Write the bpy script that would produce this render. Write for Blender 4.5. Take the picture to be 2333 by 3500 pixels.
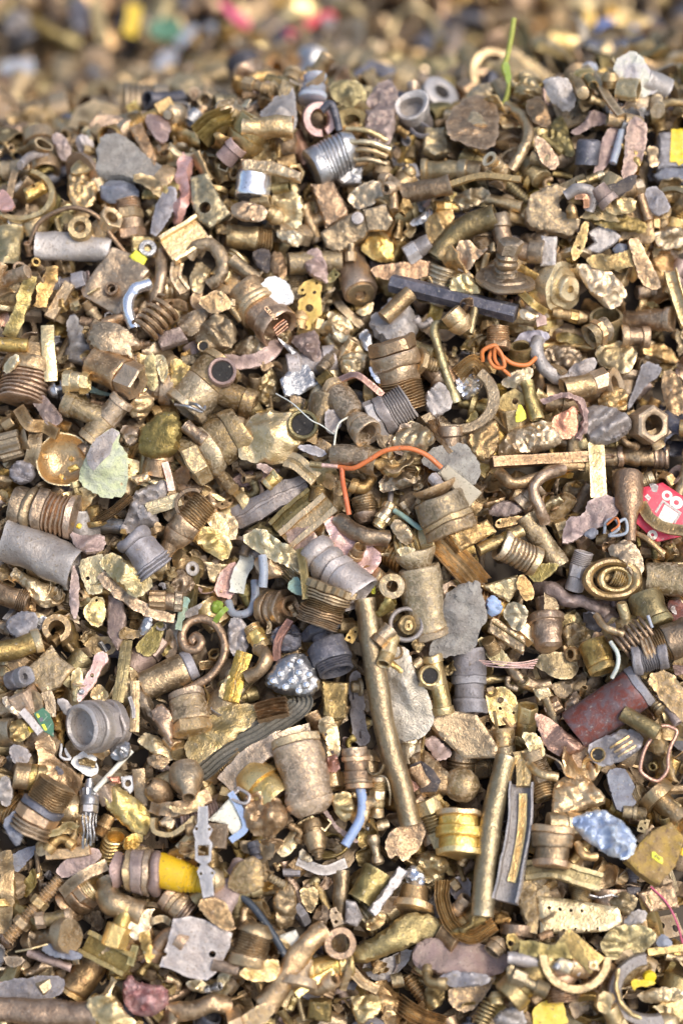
import bpy, math, random, numpy as np
from mathutils import Vector, Matrix, noise, geometry
R = math.radians
PI = math.pi
for o in list(bpy.data.objects): bpy.data.objects.remove(o)
scn = bpy.context.scene
COL = scn.collection

# ------------------------------------------------------------------ camera
TILT, PITCH, DIST, VH = R(33), R(45), 1.30, 0.70          # heap slope, camera pitch, distance, height seen at the focus
ORG = np.array([0.0, 0.0, 0.40])
FU = np.array([1.0, 0, 0]); FV = np.array([0, math.cos(TILT), math.sin(TILT)]); FW = np.array([0, -math.sin(TILT), math.cos(TILT)])
CAMP = ORG + DIST * np.array([0, -math.cos(PITCH), math.sin(PITCH)])
VIEW = np.array([0, math.cos(PITCH), -math.sin(PITCH)]); CUP = np.array([0, math.sin(PITCH), math.cos(PITCH)])
cd = bpy.data.cameras.new('camera'); cam = bpy.data.objects.new('camera', cd); COL.objects.link(cam)
cam.location = CAMP; cam.rotation_euler = (PI/2 - PITCH, 0, 0)
cd.sensor_fit = 'VERTICAL'; cd.sensor_height = 24.0; cd.sensor_width = 16.0
cd.lens = 12.0 / (VH / 2 / DIST)
cd.clip_start = 0.02; cd.clip_end = 200
cd.dof.use_dof = True; cd.dof.focus_distance = 1.272; cd.dof.aperture_fstop = cd.lens / 29.0
scn.camera = cam
# ------------------------------------------------------------------ sky, sun, exposure
SUN_EL, SUN_AZ = R(54), R(128)       # azimuth from +Y (away from the camera) towards +X
w = bpy.data.worlds.new('World'); scn.world = w; w.use_nodes = True
nt = w.node_tree; nt.nodes.clear()
sky = nt.nodes.new('ShaderNodeTexSky'); sky.sky_type = 'NISHITA'; sky.sun_disc = False
sky.sun_elevation = SUN_EL; sky.sun_rotation = SUN_AZ; sky.air_density = 1.0; sky.dust_density = 3.0
bg = nt.nodes.new('ShaderNodeBackground'); bg.inputs[1].default_value = 0.15
wo = nt.nodes.new('ShaderNodeOutputWorld'); nt.links.new(sky.outputs[0], bg.inputs[0]); nt.links.new(bg.outputs[0], wo.inputs[0])
sd = bpy.data.lights.new('sun', 'SUN'); sd.energy = 1.35; sd.angle = R(12); sd.color = (1, .95, .87)
so = bpy.data.objects.new('sun', sd); COL.objects.link(so)
sv = Vector((math.sin(SUN_AZ)*math.cos(SUN_EL), math.cos(SUN_AZ)*math.cos(SUN_EL), math.sin(SUN_EL)))
so.rotation_euler = sv.to_track_quat('Z', 'Y').to_euler()
vs = scn.view_settings; vs.view_transform = 'Standard'; vs.look = 'None'; vs.gamma = 1; vs.exposure = 0.60; vs.use_curve_mapping = False
scn.cycles.max_bounces = 6; scn.cycles.diffuse_bounces = 4; scn.cycles.glossy_bounces = 4

# ------------------------------------------------------------------ materials
def nd(nt, t, **kw):
    n = nt.nodes.new(t)
    for k, v in kw.items():
        if k in n.inputs: n.inputs[k].default_value = v
        else: setattr(n, k, v)
    return n
def mixc(nt, f, a, b):
    m = nt.nodes.new('ShaderNodeMix'); m.data_type = 'RGBA'; m.clamp_factor = True
    for s, v in ((m.inputs[0], f), (m.inputs[6], a), (m.inputs[7], b)):
        if hasattr(v, 'is_linked') or isinstance(v, bpy.types.NodeSocket): nt.links.new(v, s)
        elif isinstance(v, (tuple, list)): s.default_value = (*v, 1)
        else: s.default_value = v
    return m.outputs[2]
def mathn(nt, op, a, b=0.0, c=0.0):
    m = nt.nodes.new('ShaderNodeMath'); m.operation = op
    for s, v in zip(m.inputs, (a, b, c)):
        if isinstance(v, bpy.types.NodeSocket): nt.links.new(v, s)
        else: s.default_value = v
    return m.outputs[0]
def ramp(nt, v, a, b):
    m = nt.nodes.new('ShaderNodeMapRange'); m.interpolation_type = 'SMOOTHSTEP'; nt.links.new(v, m.inputs[0])
    m.inputs[1].default_value = a; m.inputs[2].default_value = b
    return m.outputs[0]
MATS = {}
def metal(name, base, alt, dirt, rough=.38, metallic=.85, dirty=.5, val=.28, bump=.38, speck=620, patch=120):
    if metallic > .3: alt = tuple(x*1.3 for x in alt); dirt = tuple(x*1.22 for x in dirt)
    m = bpy.data.materials.new(name); m.use_nodes = True; t = m.node_tree; t.nodes.clear(); MATS[name] = m
    tc = nd(t, 'ShaderNodeTexCoord'); oi = nd(t, 'ShaderNodeObjectInfo')
    off = t.nodes.new('ShaderNodeVectorMath'); off.operation = 'MULTIPLY_ADD'
    t.links.new(oi.outputs['Random'], off.inputs[0]); off.inputs[1].default_value = (7.1, 3.3, 5.7); t.links.new(tc.outputs['Object'], off.inputs[2])
    def nz(scale, det=3, rg=.6, dist=0):
        n = nd(t, 'ShaderNodeTexNoise', Scale=scale, Detail=det, Roughness=rg, Distortion=dist); t.links.new(off.outputs[0], n.inputs['Vector']); return n.outputs[0]
    n1, n2, n3 = nz(patch, 4, .6, .4), nz(speck, 3, .7), nz(patch*2.7, 3, .6, 1.0)
    c = mixc(t, ramp(t, n1, .38, .62), base, alt)
    geo = nd(t, 'ShaderNodeNewGeometry')                          # handled edges are rubbed bright
    c = mixc(t, mathn(t, 'MULTIPLY', ramp(t, geo.outputs['Pointiness'], .515, .60), .75 if metallic > .3 else .15), c, tuple(min(1, x*1.45+.05) for x in base))
    dm = mathn(t, 'ADD', mathn(t, 'MULTIPLY', n3, .62), mathn(t, 'MULTIPLY', n2, .38))
    lo = .69 - .25*dirty
    df = ramp(t, dm, lo, lo + .10)
    c = mixc(t, mathn(t, 'MULTIPLY', df, .85), c, dirt)
    sp = ramp(t, n2, .575, .68)                                   # dark pits
    c = mixc(t, mathn(t, 'MULTIPLY', sp, .6), c, tuple(x*.35 for x in dirt))
    lt = ramp(t, nz(speck*.6, 2, .6), .63, .74)                   # pale dust grains
    c = mixc(t, mathn(t, 'MULTIPLY', lt, .45), c, (.55, .48, .38))
    h = nd(t, 'ShaderNodeHueSaturation'); t.links.new(c, h.inputs['Color'])
    rnd = oi.outputs['Random']
    t.links.new(mathn(t, 'MULTIPLY_ADD', rnd, 2*val, 1-val), h.inputs['Value'])
    r2 = mathn(t, 'FRACT', mathn(t, 'MULTIPLY', rnd, 37.7))
    t.links.new(mathn(t, 'MULTIPLY_ADD', r2, .28 if metallic > .3 else .06, .79 if metallic > .3 else .97), h.inputs['Saturation'])
    r3 = mathn(t, 'FRACT', mathn(t, 'MULTIPLY', rnd, 91.3))
    t.links.new(mathn(t, 'MULTIPLY_ADD', r3, .020, .494), h.inputs['Hue'])
    b = nd(t, 'ShaderNodeBsdfPrincipled'); t.links.new(h.outputs[0], b.inputs['Base Color'])
    mt = mathn(t, 'MULTIPLY_ADD', df, -metallic*.75, metallic); t.links.new(mt, b.inputs['Metallic'])
    rr = mathn(t, 'ADD', mathn(t, 'MULTIPLY_ADD', df, .28, rough+.05), mathn(t, 'MULTIPLY_ADD', n2, .24, -.12)); t.links.new(rr, b.inputs['Roughness'])
    hb = mathn(t, 'ADD', mathn(t, 'MULTIPLY', n2, .35), mathn(t, 'MULTIPLY', n3, 1.0))
    bp = nd(t, 'ShaderNodeBump', Strength=bump, Distance=.0016); t.links.new(hb, bp.inputs['Height']); t.links.new(bp.outputs[0], b.inputs['Normal'])
    o = nd(t, 'ShaderNodeOutputMaterial'); t.links.new(b.outputs[0], o.inputs[0]); m.diffuse_color = (*base, 1)
    return m
metal('brass', (.50, .32, .125), (.23, .14, .055), (.26, .175, .09))
metal('brass_dull', (.42, .285, .14), (.21, .14, .07), (.29, .21, .13), rough=.42, dirty=.85)
metal('brass_pale', (.58, .43, .235), (.35, .245, .12), (.33, .245, .15), rough=.34, dirty=.5)
metal('brass_yellow', (.62, .44, .21), (.36, .24, .09), (.29, .20, .10), rough=.33, dirty=.25)
metal('brass_olive', (.37, .27, .105), (.18, .13, .05), (.22, .16, .08), rough=.42, dirty=.5)
metal('brass_gold', (.72, .46, .17), (.48, .28, .08), (.38, .23, .09), rough=.30, dirty=.15)
metal('bronze', (.43, .285, .16), (.21, .135, .075), (.27, .195, .125), rough=.38, dirty=.6)
metal('mauve', (.37, .255, .21), (.23, .155, .135), (.26, .18, .135), rough=.5, metallic=.5, dirty=.6)
metal('tan_brass', (.38, .27, .13), (.25, .17, .08), (.25, .18, .10), rough=.36, dirty=.5, val=.05)
metal('copper', (.52, .25, .16), (.34, .16, .10), (.30, .18, .13), rough=.38, dirty=.35)
metal('copper_pink', (.62, .36, .29), (.55, .36, .32), (.40, .25, .22), rough=.45, metallic=.6, dirty=.4)
metal('steel', (.40, .39, .38), (.29, .275, .265), (.27, .225, .18), rough=.28, dirty=.2, val=.15)
metal('chrome', (.85, .85, .87), (.78, .78, .80), (.50, .46, .40), rough=.12, dirty=.05, val=.1, bump=.15)
metal('zinc', (.39, .345, .315), (.27, .23, .205), (.27, .21, .155), rough=.5, metallic=.55, dirty=.55, val=.2)
metal('lead', (.28, .26, .265), (.17, .15, .145), (.25, .195, .145), rough=.55, metallic=.5, dirty=.5, val=.2)
metal('iron_dark', (.07, .07, .085), (.12, .11, .12), (.26, .21, .16), rough=.45, metallic=.5, dirty=.45, val=.2)
metal('stone_grey', (.35, .32, .28), (.26, .23, .20), (.19, .16, .135), rough=.85, metallic=.1, dirty=.5, val=.1, bump=.8)
metal('crust_pale', (.62, .60, .50), (.52, .47, .46), (.44, .42, .22), rough=.85, metallic=.05, dirty=.5, val=.1, bump=.8)
metal('crust_green', (.60, .62, .36), (.55, .56, .40), (.42, .40, .36), rough=.85, metallic=.0, dirty=.4, val=.05, bump=.8)
metal('patina', (.28, .42, .36), (.32, .38, .26), (.34, .30, .20), rough=.7, metallic=.2, dirty=.5, val=.1)
metal('red_brown', (.19, .058, .04), (.16, .11, .11), (.20, .16, .17), rough=.45, metallic=.2, dirty=.55, val=.05)
metal('soot', (.06, .05, .05), (.13, .10, .08), (.20, .16, .12), rough=.8, metallic=.1, dirty=.5, val=.1)  # sooty black; also paints the shade inside slots and rivet holes
metal('scrap_bed', (.34, .24, .13), (.20, .14, .08), (.17, .13, .09), rough=.55, metallic=.5, dirty=.6, val=.0)
def paint(name, col, dirt=(.25, .19, .12), rough=.4, dirty=.25):
    return metal(name, col, tuple(x*.9 for x in col), dirt, rough=rough, metallic=0, dirty=dirty, val=.06, bump=.12)
paint('paint_yellow', (.78, .50, .02), dirty=.4); paint('paint_lemon', (.88, .80, .05), dirty=.05); paint('paint_red', (.72, .09, .10), dirt=(.55, .35, .36), dirty=.2)
paint('plastic_blue', (.33, .42, .60), dirty=.2); paint('plastic_white', (.74, .73, .72), dirty=.15); paint('plastic_grey', (.36, .37, .41), dirty=.3)
paint('plastic_black', (.02, .02, .025), dirt=(.10, .08, .07), dirty=.3); paint('cable_navy', (.035, .045, .06), dirt=(.2, .18, .17), dirty=.3)
paint('wire_orange', (.68, .16, .05), dirt=(.38, .2, .13), dirty=.4); paint('cream', (.82, .77, .62), dirty=.1); paint('wire_white', (.70, .68, .58), dirty=.2)
paint('board_green', (.03, .14, .07), dirt=(.12, .14, .10), dirty=.2); paint('leaf_green', (.24, .34, .04), dirty=.1); paint('stalk', (.42, .42, .08), dirty=.1)
paint('plastic_green', (.10, .24, .13)); paint('plastic_pink', (.75, .10, .20)); paint('blue_far', (.20, .30, .55)); paint('ink', (.16, .13, .02), dirty=0); paint('wire_pink', (.55, .10, .16), dirty=.1)
metal('bore_dark', (.014, .011, .009), (.02, .016, .012), (.03, .024, .018), rough=.8, metallic=.0, dirty=.2, val=.02)  # near-black colour stands in for the shade inside bores
paint('fluff', (.50, .46, .50), dirty=.4)
metal('slate', (.24, .25, .28), (.18, .18, .21), (.27, .23, .19), rough=.55, metallic=.2, dirty=.5, val=.12)
metal('white_enamel', (.86, .86, .84), (.84, .83, .78), (.55, .46, .18), rough=.16, metallic=.0, dirty=.25, val=.02, bump=.1)
metal('ochre', (.52, .34, .10), (.48, .31, .10), (.38, .26, .10), rough=.45, metallic=.6, dirty=.15, val=.03, bump=.1)
metal('putty', (.48, .42, .30), (.46, .40, .29), (.36, .31, .22), rough=.6, metallic=.0, dirty=.2, val=.02, bump=.1)
metal('board_red', (.60, .03, .055), (.58, .05, .08), (.62, .38, .40), rough=.35, metallic=.0, dirty=.35, val=.02, bump=.08)
metal('pink_foil', (.58, .38, .33), (.50, .34, .33), (.40, .28, .26), rough=.42, metallic=.55, dirty=.4, val=.05)
metal('pewter', (.42, .37, .29), (.27, .235, .175), (.28, .23, .165), rough=.42, metallic=.75, dirty=.45, val=.04)
metal('gunmetal', (.33, .32, .32), (.25, .245, .24), (.24, .205, .16), rough=.38, dirty=.35, val=.03, bump=.12)
metal('webbing', (.20, .18, .14), (.15, .14, .11), (.26, .23, .18), rough=.8, metallic=.1, dirty=.5, val=.02, bump=.6)
metal('maroon', (.30, .12, .11), (.36, .22, .20), (.13, .06, .06), rough=.5, metallic=.4, dirty=.5, val=.03)
metal('pink_stone', (.38, .265, .225), (.33, .22, .20), (.23, .165, .14), rough=.7, metallic=.1, dirty=.4, val=.03, bump=.6)
metal('blue_white', (.58, .64, .72), (.24, .32, .44), (.36, .33, .14), rough=.32, metallic=.55, dirty=.4, val=.02, bump=.4)
metal('rust_ochre', (.42, .26, .06), (.34, .21, .08), (.22, .13, .09), rough=.6, metallic=.2, dirty=.6, val=.02, bump=.5)
for k in ('plastic_blue', 'plastic_grey', 'wire_white'): MATS[k].node_tree.nodes['Principled BSDF'].inputs['Subsurface Weight'].default_value = .15

# ------------------------------------------------------------------ slope frame
def crest(u): return -.020 + .312 + .030*np.clip((u+.06)/.2, -1, .45) - .012*np.sin(u*23)
def base_w(u, v):
    u = np.asarray(u, float); v = np.asarray(v, float)
    d = v - crest(u)
    fall = np.log1p(np.exp(np.clip(d/.020, -50, 50)))*.020          # soft knee
    f = fall*math.tan(R(62))
    f = .62 - np.log1p(np.exp(np.clip((.62-f)/.04, -50, 50)))*.04   # foot of the far side
    b = -f + .010*np.sin(u*15+v*7+1)*np.cos(v*17-u*5) + .006*np.sin(u*31-v*13)
    e = np.clip(np.abs(u)-.55, 0, 9)
    return b - e*.9 - np.clip(-v-.60, 0, 9)*.25
def toworld(p): p = np.asarray(p, float); return ORG + p[..., 0:1]*FU + p[..., 1:2]*FV + p[..., 2:3]*FW
def tolocal(q): q = np.asarray(q, float) - ORG; return np.stack([q@FU, q@FV, q@FW], -1)
CAML = tolocal(CAMP)
def raydir(x, y):
    d = VIEW + FU*((x-1166.5)/3500*VH/DIST) + CUP*(-(y-1750)/3500*VH/DIST)
    d = d/np.linalg.norm(d)
    return np.array([d@FU, d@FV, d@FW])
def hit(x, y, h=.012):
    d = raydir(x, y); t = 0.9
    for i in range(400):                                # march, then refine
        p = CAML + d*t; g = p[2] - (float(base_w(p[0], p[1])) + h)
        if g < .0002: break
        t += max(g*.5, .0002)
    return CAML + d*t
def proj(p):                                            # slope frame -> photo pixels
    q = toworld(p) - CAMP; z = q@VIEW
    return 1166.5 + (q@FU)/z*DIST/VH*3500, 1750 - (q@CUP)/z*DIST/VH*3500
CELL = .002; HU0, HV0, HNU, HNV = -.60, -.62, 600, 900
uu, vv = np.meshgrid(HU0 + (np.arange(HNU)+.5)*CELL, HV0 + (np.arange(HNV)+.5)*CELL)
H = base_w(uu, vv) - .014
def cells(p):
    i = np.clip(((p[:, 0]-HU0)/CELL).astype(int), 0, HNU-1); j = np.clip(((p[:, 1]-HV0)/CELL).astype(int), 0, HNV-1)
    return j*HNU + i
def rest(p, q):
    """how far (along the slope normal) to lift point cloud p so that it rests on the heap"""
    c = cells(p); uq, inv = np.unique(c, return_inverse=True)
    lo = np.full(len(uq), 1e9); np.minimum.at(lo, inv, p[:, 2])
    return float(np.quantile(H.ravel()[uq] - lo, q))
def stamp(p):
    np.maximum.at(H.ravel(), cells(p), p[:, 2])

# ------------------------------------------------------------------ mesh parts as numpy
class G:                                                # a bag of vertices and faces
    def __init__(s): s.v = []; s.f = []; s.n = 0
    def add(s, v, f):
        s.v.append(np.asarray(v, float)); s.f += [tuple(i+s.n for i in q) for q in f]; s.n += len(v); return s
    def V(s): return np.concatenate(s.v)
    def setV(s, v): s.v = [v]
def rings(g, rs, loop=False, cap=(True, True)):
    n = len(rs[0]); m = len(rs); f = []
    for j in range(m if loop else m-1):
        a, b = j*n, ((j+1) % m)*n
        for i in range(n):
            k = (i+1) % n; f.append((a+i, a+k, b+k, b+i))
    if not loop:
        if cap[0]: f.append(tuple(range(n-1, -1, -1)))
        if cap[1]: f.append(tuple(range((m-1)*n, m*n)))
    return g.add(np.concatenate(rs), f)
def kf(th, k):
    if k < 3: return np.ones_like(th)
    a = 2*PI/k; return math.cos(a/2)/np.cos((th % a) - a/2)
def lathe(g, prof, seg=24, loop=False, cap=(True, True), ph=0, knurl=0):
    """profile of (x, r[, k]) about the X axis"""
    th = np.arange(seg)/seg*2*PI; rs = []
    for q in prof:
        x, r = q[0], max(q[1], 1e-5); k = q[2] if len(q) > 2 else 0
        rr = r*kf(th, abs(k))
        if k < 0: rr = r*(1 + .06*np.where(np.arange(seg) % 2, 1, -1))
        rs.append(np.stack([np.full(seg, x), rr*np.cos(th+ph), rr*np.sin(th+ph)], -1))
    return rings(g, rs, loop, cap)
def smooth_path(pts, n=8):
    p = [np.array(q, float) for q in pts]
    if len(p) == 2: return np.array([p[0] + (p[1]-p[0])*t for t in np.linspace(0, 1, max(n, 8))])
    p = [2*p[0]-p[1]] + p + [2*p[-1]-p[-2]]; out = []
    for i in range(1, len(p)-2):
        for t in np.linspace(0, 1, n, endpoint=False):
            a, b, c, d = p[i-1:i+3]
            out.append(.5*((2*b)+(c-a)*t+(2*a-5*b+4*c-d)*t*t+(3*b-a-3*c+d)*t**3))
    out.append(p[-2]); return np.array(out)
def frames(P):
    T = np.gradient(P, axis=0); T /= np.linalg.norm(T, axis=1)[:, None]+1e-12
    Z = np.tile(np.array([0, 0, 1.0]), (len(P), 1)); N = np.cross(Z, T); N /= np.linalg.norm(N, axis=1)[:, None]+1e-9
    return T, N, np.cross(T, N)
def sweep(g, P, sec, scale=None, twist=0, cap=(True, True)):
    """section polygon (n, 2) in (in-plane normal, up) swept along P"""
    T, N, B = frames(P); rs = []
    for i in range(len(P)):
        s = 1 if scale is None else scale[i]; a = twist*i/(len(P)-1); c, d = math.cos(a), math.sin(a)
        x = (sec[:, 0]*c - sec[:, 1]*d)*s; y = (sec[:, 0]*d + sec[:, 1]*c)*s
        rs.append(P[i] + x[:, None]*N[i] + y[:, None]*B[i])
    return rings(g, rs, False, cap)
def circ(r, n=12, ry=None):
    th = np.arange(n)/n*2*PI; return np.stack([r*np.cos(th), (ry or r)*np.sin(th)], -1)
def pipe_path(g, P, r, wall=None, n=16, collars=0):
    """hollow (wall) or solid round tube along P"""
    m = len(P); rs = np.full(m, r)
    if collars:
        k = max(2, int(m*collars)); rs[:k] = r*1.18; rs[-k:] = r*1.18
    T, N, B = frames(P); th = np.arange(n)/n*2*PI
    def ring(i, q): return P[i] + (q*np.cos(th))[:, None]*N[i] + (q*np.sin(th))[:, None]*B[i]
    if wall is None:
        return rings(g, [ring(0, rs[0]*.8)]+[ring(i, rs[i]) for i in range(m)]+[ring(m-1, rs[-1]*.8)])
    inn = r - wall
    return rings(g, [ring(i, rs[i]) for i in range(m)] + [ring(i, inn) for i in range(m-1, -1, -1)], loop=True)
def inpoly(P, poly):
    x, y = P[:, 0], P[:, 1]; c = np.zeros(len(P), bool); n = len(poly)
    for i in range(n):
        x1, y1 = poly[i]; x2, y2 = poly[(i+1) % n]
        if y1 == y2: continue
        c ^= ((y1 > y) != (y2 > y)) & (x < (x2-x1)*(y-y1)/(y2-y1)+x1)
    return c
def pdist(P, poly):
    d = np.full(len(P), 1e9); n = len(poly)
    for i in range(n):
        a = poly[i]; b = poly[(i+1) % n]; ab = b-a; t = np.clip(((P-a)@ab)/(ab@ab+1e-12), 0, 1)
        d = np.minimum(d, np.linalg.norm(P - a - t[:, None]*ab, axis=1))
    return d
def resample(poly, step, jit=0, rng=None):
    out = []; n = len(poly)
    for i in range(n):
        a, b = poly[i], poly[(i+1) % n]; L = np.linalg.norm(b-a); k = max(1, int(round(L/step)))
        for j in range(k):
            p = a + (b-a)*j/k
            if jit and j: p = p + rng.normal(0, jit, 2)
            out.append(p)
    return np.array(out)
def roundpoly(poly, it=1):
    for _ in range(it):
        n = len(poly); q = []
        for i in range(n):
            a, b = poly[i], poly[(i+1) % n]; q += [a*.78+b*.22, a*.22+b*.78]
        poly = np.array(q)
    return poly
def tri_fill(poly, holes, step, rng):
    lo, hi = poly.min(0), poly.max(0)
    xs, ys = np.arange(lo[0], hi[0], step), np.arange(lo[1], hi[1], step*.87)
    pts = np.array([(x + (step/2 if j % 2 else 0), y) for j, y in enumerate(ys) for x in xs]) if len(xs)*len(ys) else np.zeros((0, 2))
    if len(pts):
        pts = pts + rng.normal(0, step*.10, pts.shape)
        k = inpoly(pts, poly) & (pdist(pts, poly) > step*.45)
        for h in holes: k &= ~inpoly(pts, h) & (pdist(pts, h) > step*.4)
        pts = pts[k]
    V = [Vector(p) for p in poly]; E = [(i, (i+1) % len(poly)) for i in range(len(poly))]
    for h in holes:
        s = len(V); V += [Vector(p) for p in h]; E += [(s+i, s+(i+1) % len(h)) for i in range(len(h))]
    V += [Vector(p) for p in pts]
    ov, oe, of, *_ = geometry.delaunay_2d_cdt(V, E, [], 0, 1e-7)
    P = np.array([tuple(v) for v in ov]); F = [tuple(f) for f in of]
    C = np.array([P[list(f)].mean(0) for f in F]); k = inpoly(C, poly)
    for h in holes: k &= ~inpoly(C, h)
    return P, [f for f, q in zip(F, k) if q]
def two_sided(g, P, F, zt, zb):
    used = sorted({i for f in F for i in f}); mp = {i: j for j, i in enumerate(used)}
    P = P[used]; zt = zt[used]; zb = zb[used]; F = [tuple(mp[i] for i in f) for f in F]; n = len(P)
    ec = {}
    for f in F:
        for a, b in zip(f, f[1:]+f[:1]): ec[(a, b)] = 1
    f2 = list(F) + [tuple(i+n for i in reversed(f)) for f in F]
    for (a, b) in ec:
        if (b, a) not in ec: f2.append((b, a, a+n, b+n))
    return g.add(np.concatenate([np.c_[P, zt], np.c_[P, zb]]), f2)
def nvec(p, s, seed): return noise.noise_vector(Vector((p[0]*s+seed*3.7, p[1]*s-seed*1.3, p[2]*s+seed*2.1)))
def nval(p, s, seed): return noise.noise(Vector((p[0]*s+seed*3.7, p[1]*s-seed*1.3, p[2]*s+seed*2.1)))
def dent(v, amp, size, seed, ridge=0):
    if amp <= 0 and ridge <= 0: return v
    out = v.copy(); s = 1/size
    for i, p in enumerate(v):
        d = nvec(p, s, seed); out[i] = p + np.array(d)*amp
        if ridge:
            q = (1-abs(nval(p, s*1.3, seed+9))*2)*ridge + nval(p, s*3.1, seed+4)*ridge*.4; out[i, 2] += q
    return out
def bendx(v, ang):
    """curl about the Y axis along X by the total angle"""
    if abs(ang) < 1e-3: return v
    L = v[:, 0].max()-v[:, 0].min(); r = L/ang; a = v[:, 0]/r; z = v[:, 2]
    return np.stack([(r-z)*np.sin(a), v[:, 1], r-(r-z)*np.cos(a)], -1)
def crushz(v, k, seed=0):
    """flatten across Z, widen across Y, more at one end"""
    if not k: return v
    L = max(v[:, 0].max()-v[:, 0].min(), 1e-6); t = (v[:, 0]-v[:, 0].min())/L
    if seed % 2: t = 1-t
    c = k*(.45+.55*t); o = v.copy(); o[:, 2] *= (1-c); o[:, 1] *= (1+c*.35); return o

def pitch_profile(pat, L, Rr, seed=0):
    """profile sections for a string of letters; returns list of (part, [(x, r, k)...])"""
    runs = []
    for c in pat:
        if runs and runs[-1][0] == c and c in 'WBGTHK': runs[-1][1] += 1
        else: runs.append([c, 1])
    wts = {'F': .35, 'C': .6, 'N': .8, 'S': .5}; tot = sum(wts.get(c, 1)*m for c, m in runs); x = -L/2; out = []
    for c, mult in runs:
        d = L*wts.get(c, 1)*mult/tot; e = min(d*.12, Rr*.08); a, b = x, x+d; nk = 4*mult
        if c == 'T':
            np_ = max(4, int(round(d/.0017))); q = [(a, .76*Rr)]
            for i in range(np_): q += [(a+d*(i+.40)/np_, .88*Rr), (a+d*(i+.52)/np_, .88*Rr), (a+d*(i+.95)/np_, .78*Rr)]
            q += [(b, .76*Rr)]; nm = 'thread'
        elif c == 'H': q = [(a, .9*Rr, 6), (a+e, Rr, 6), (b-e, Rr, 6), (b, .9*Rr, 6)]; nm = 'hex_collar'
        elif c == 'B': q = [(a, .84*Rr), (a+e, .86*Rr)] + [(a+e+(d-2*e)*i/nk, .87*Rr) for i in range(1, nk)] + [(b-e, .86*Rr), (b, .84*Rr)]; nm = 'body'
        elif c == 'W': q = [(a, .95*Rr), (a+e, Rr)] + [(a+e+(d-2*e)*i/nk, Rr) for i in range(1, nk)] + [(b-e, Rr), (b, .95*Rr)]; nm = 'body'
        elif c == 'C': q = [(a, .92*Rr), (a+e, Rr), (b-e, Rr), (b, .92*Rr)]; nm = 'collar'
        elif c == 'F': q = [(a, Rr), (a+d*.3, Rr*1.03), (b-d*.3, Rr*1.03), (b, Rr)]; nm = 'flange'
        elif c == 'N': q = [(a, .58*Rr), (a+d*.5, .54*Rr), (b, .58*Rr)]; nm = 'body'
        elif c == 'S': q = [(a, .42*Rr), (b, .42*Rr)]; nm = 'spout'
        elif c == 'K': q = [(a, .9*Rr, -2), (a+e, Rr, -2), (b-e, Rr, -2), (b, .9*Rr, -2)]; nm = 'knurled_ring'
        elif c == 'G':
            k = max(3, int(d/.0028)); q = []
            for i in range(k): q += [(a+d*(i+.05)/k, .87*Rr), (a+d*(i+.25)/k, .95*Rr), (a+d*(i+.65)/k, .96*Rr), (a+d*(i+.9)/k, .86*Rr)]
            nm = 'ribbed_barrel'
        elif c == 'Y': q = [(a, .60*Rr), (a+d*.35, .8*Rr), (a+d*.7, .95*Rr), (b, Rr)]; nm = 'body'      # opens out
        elif c == 'V': q = [(a, Rr), (a+d*.3, .95*Rr), (a+d*.65, .8*Rr), (b, .60*Rr)]; nm = 'body'      # closes in
        elif c == 'D': q = [(a+d*math.sin(t*PI/2), .86*Rr*math.cos(t*PI/2)) for t in (0, .2, .4, .6, .8, .94, .995)]; nm = 'dome'
        elif c == 'O': q = [(a+d*(1-math.cos(t*PI))/2, .75*Rr+.25*Rr*math.sin(t*PI)) for t in (0, .17, .33, .5, .67, .83, 1)]; nm = 'bulge'
        out.append((nm, q)); x = b
    return out
def build_fitting(pat, L, Rr, bore=.55, ends='oo', seg=24, split=True):
    """turned fitting: letters along X, bored from the ends marked o"""
    secs = pitch_profile(pat, L, Rr); parts = []
    if not split:
        secs = [('body', sum([q for _, q in secs], []))]
    else:
        mg = []
        for nm, q in secs:
            if mg and mg[-1][0] == nm: mg[-1][1].extend(q)
            else: mg.append([nm, list(q)])
        secs = mg
    ns = len(secs)
    dep = .45*L
    for i, (nm, q) in enumerate(secs):
        g = G(); x0, x1 = q[0][0], q[-1][0]
        def rb(end):                                    # bore radius at that end
            return min(bore*Rr, (q[0][1] if end == 0 else q[-1][1])*.86)
        if ns == 1:
            pre = [(x0+dep, 1e-4), (x0+dep, rb(0)), (x0+.04*L, rb(0))] if ends[0] == 'o' else [(x0, 1e-4)]
            post = [(x1-.04*L, rb(1)), (x1-dep, rb(1)), (x1-dep, 1e-4)] if ends[1] == 'o' else [(x1, 1e-4)]
            if ends == 'oo' : post[1] = (x1-dep, rb(1)); post[2] = (x1-dep, 1e-4)
        else:
            pre = [(x0+min(dep, (x1-x0)*.9), 1e-4), (x0+min(dep, (x1-x0)*.9), rb(0)), (x0+.002, rb(0))] if (i == 0 and ends[0] == 'o') else [(x0, 1e-4)]
            post = [(x1-.002, rb(1)), (x1-min(dep, (x1-x0)*.9), rb(1)), (x1-min(dep, (x1-x0)*.9), 1e-4)] if (i == ns-1 and ends[1] == 'o') else [(x1, 1e-4)]
            if (i == 0 and ends[0] == 'o') and (i == ns-1 and ends[1] == 'o'): pass
        lathe(g, pre + q + post, seg, cap=(False, False)); parts.append((nm, g))
    return parts

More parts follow.
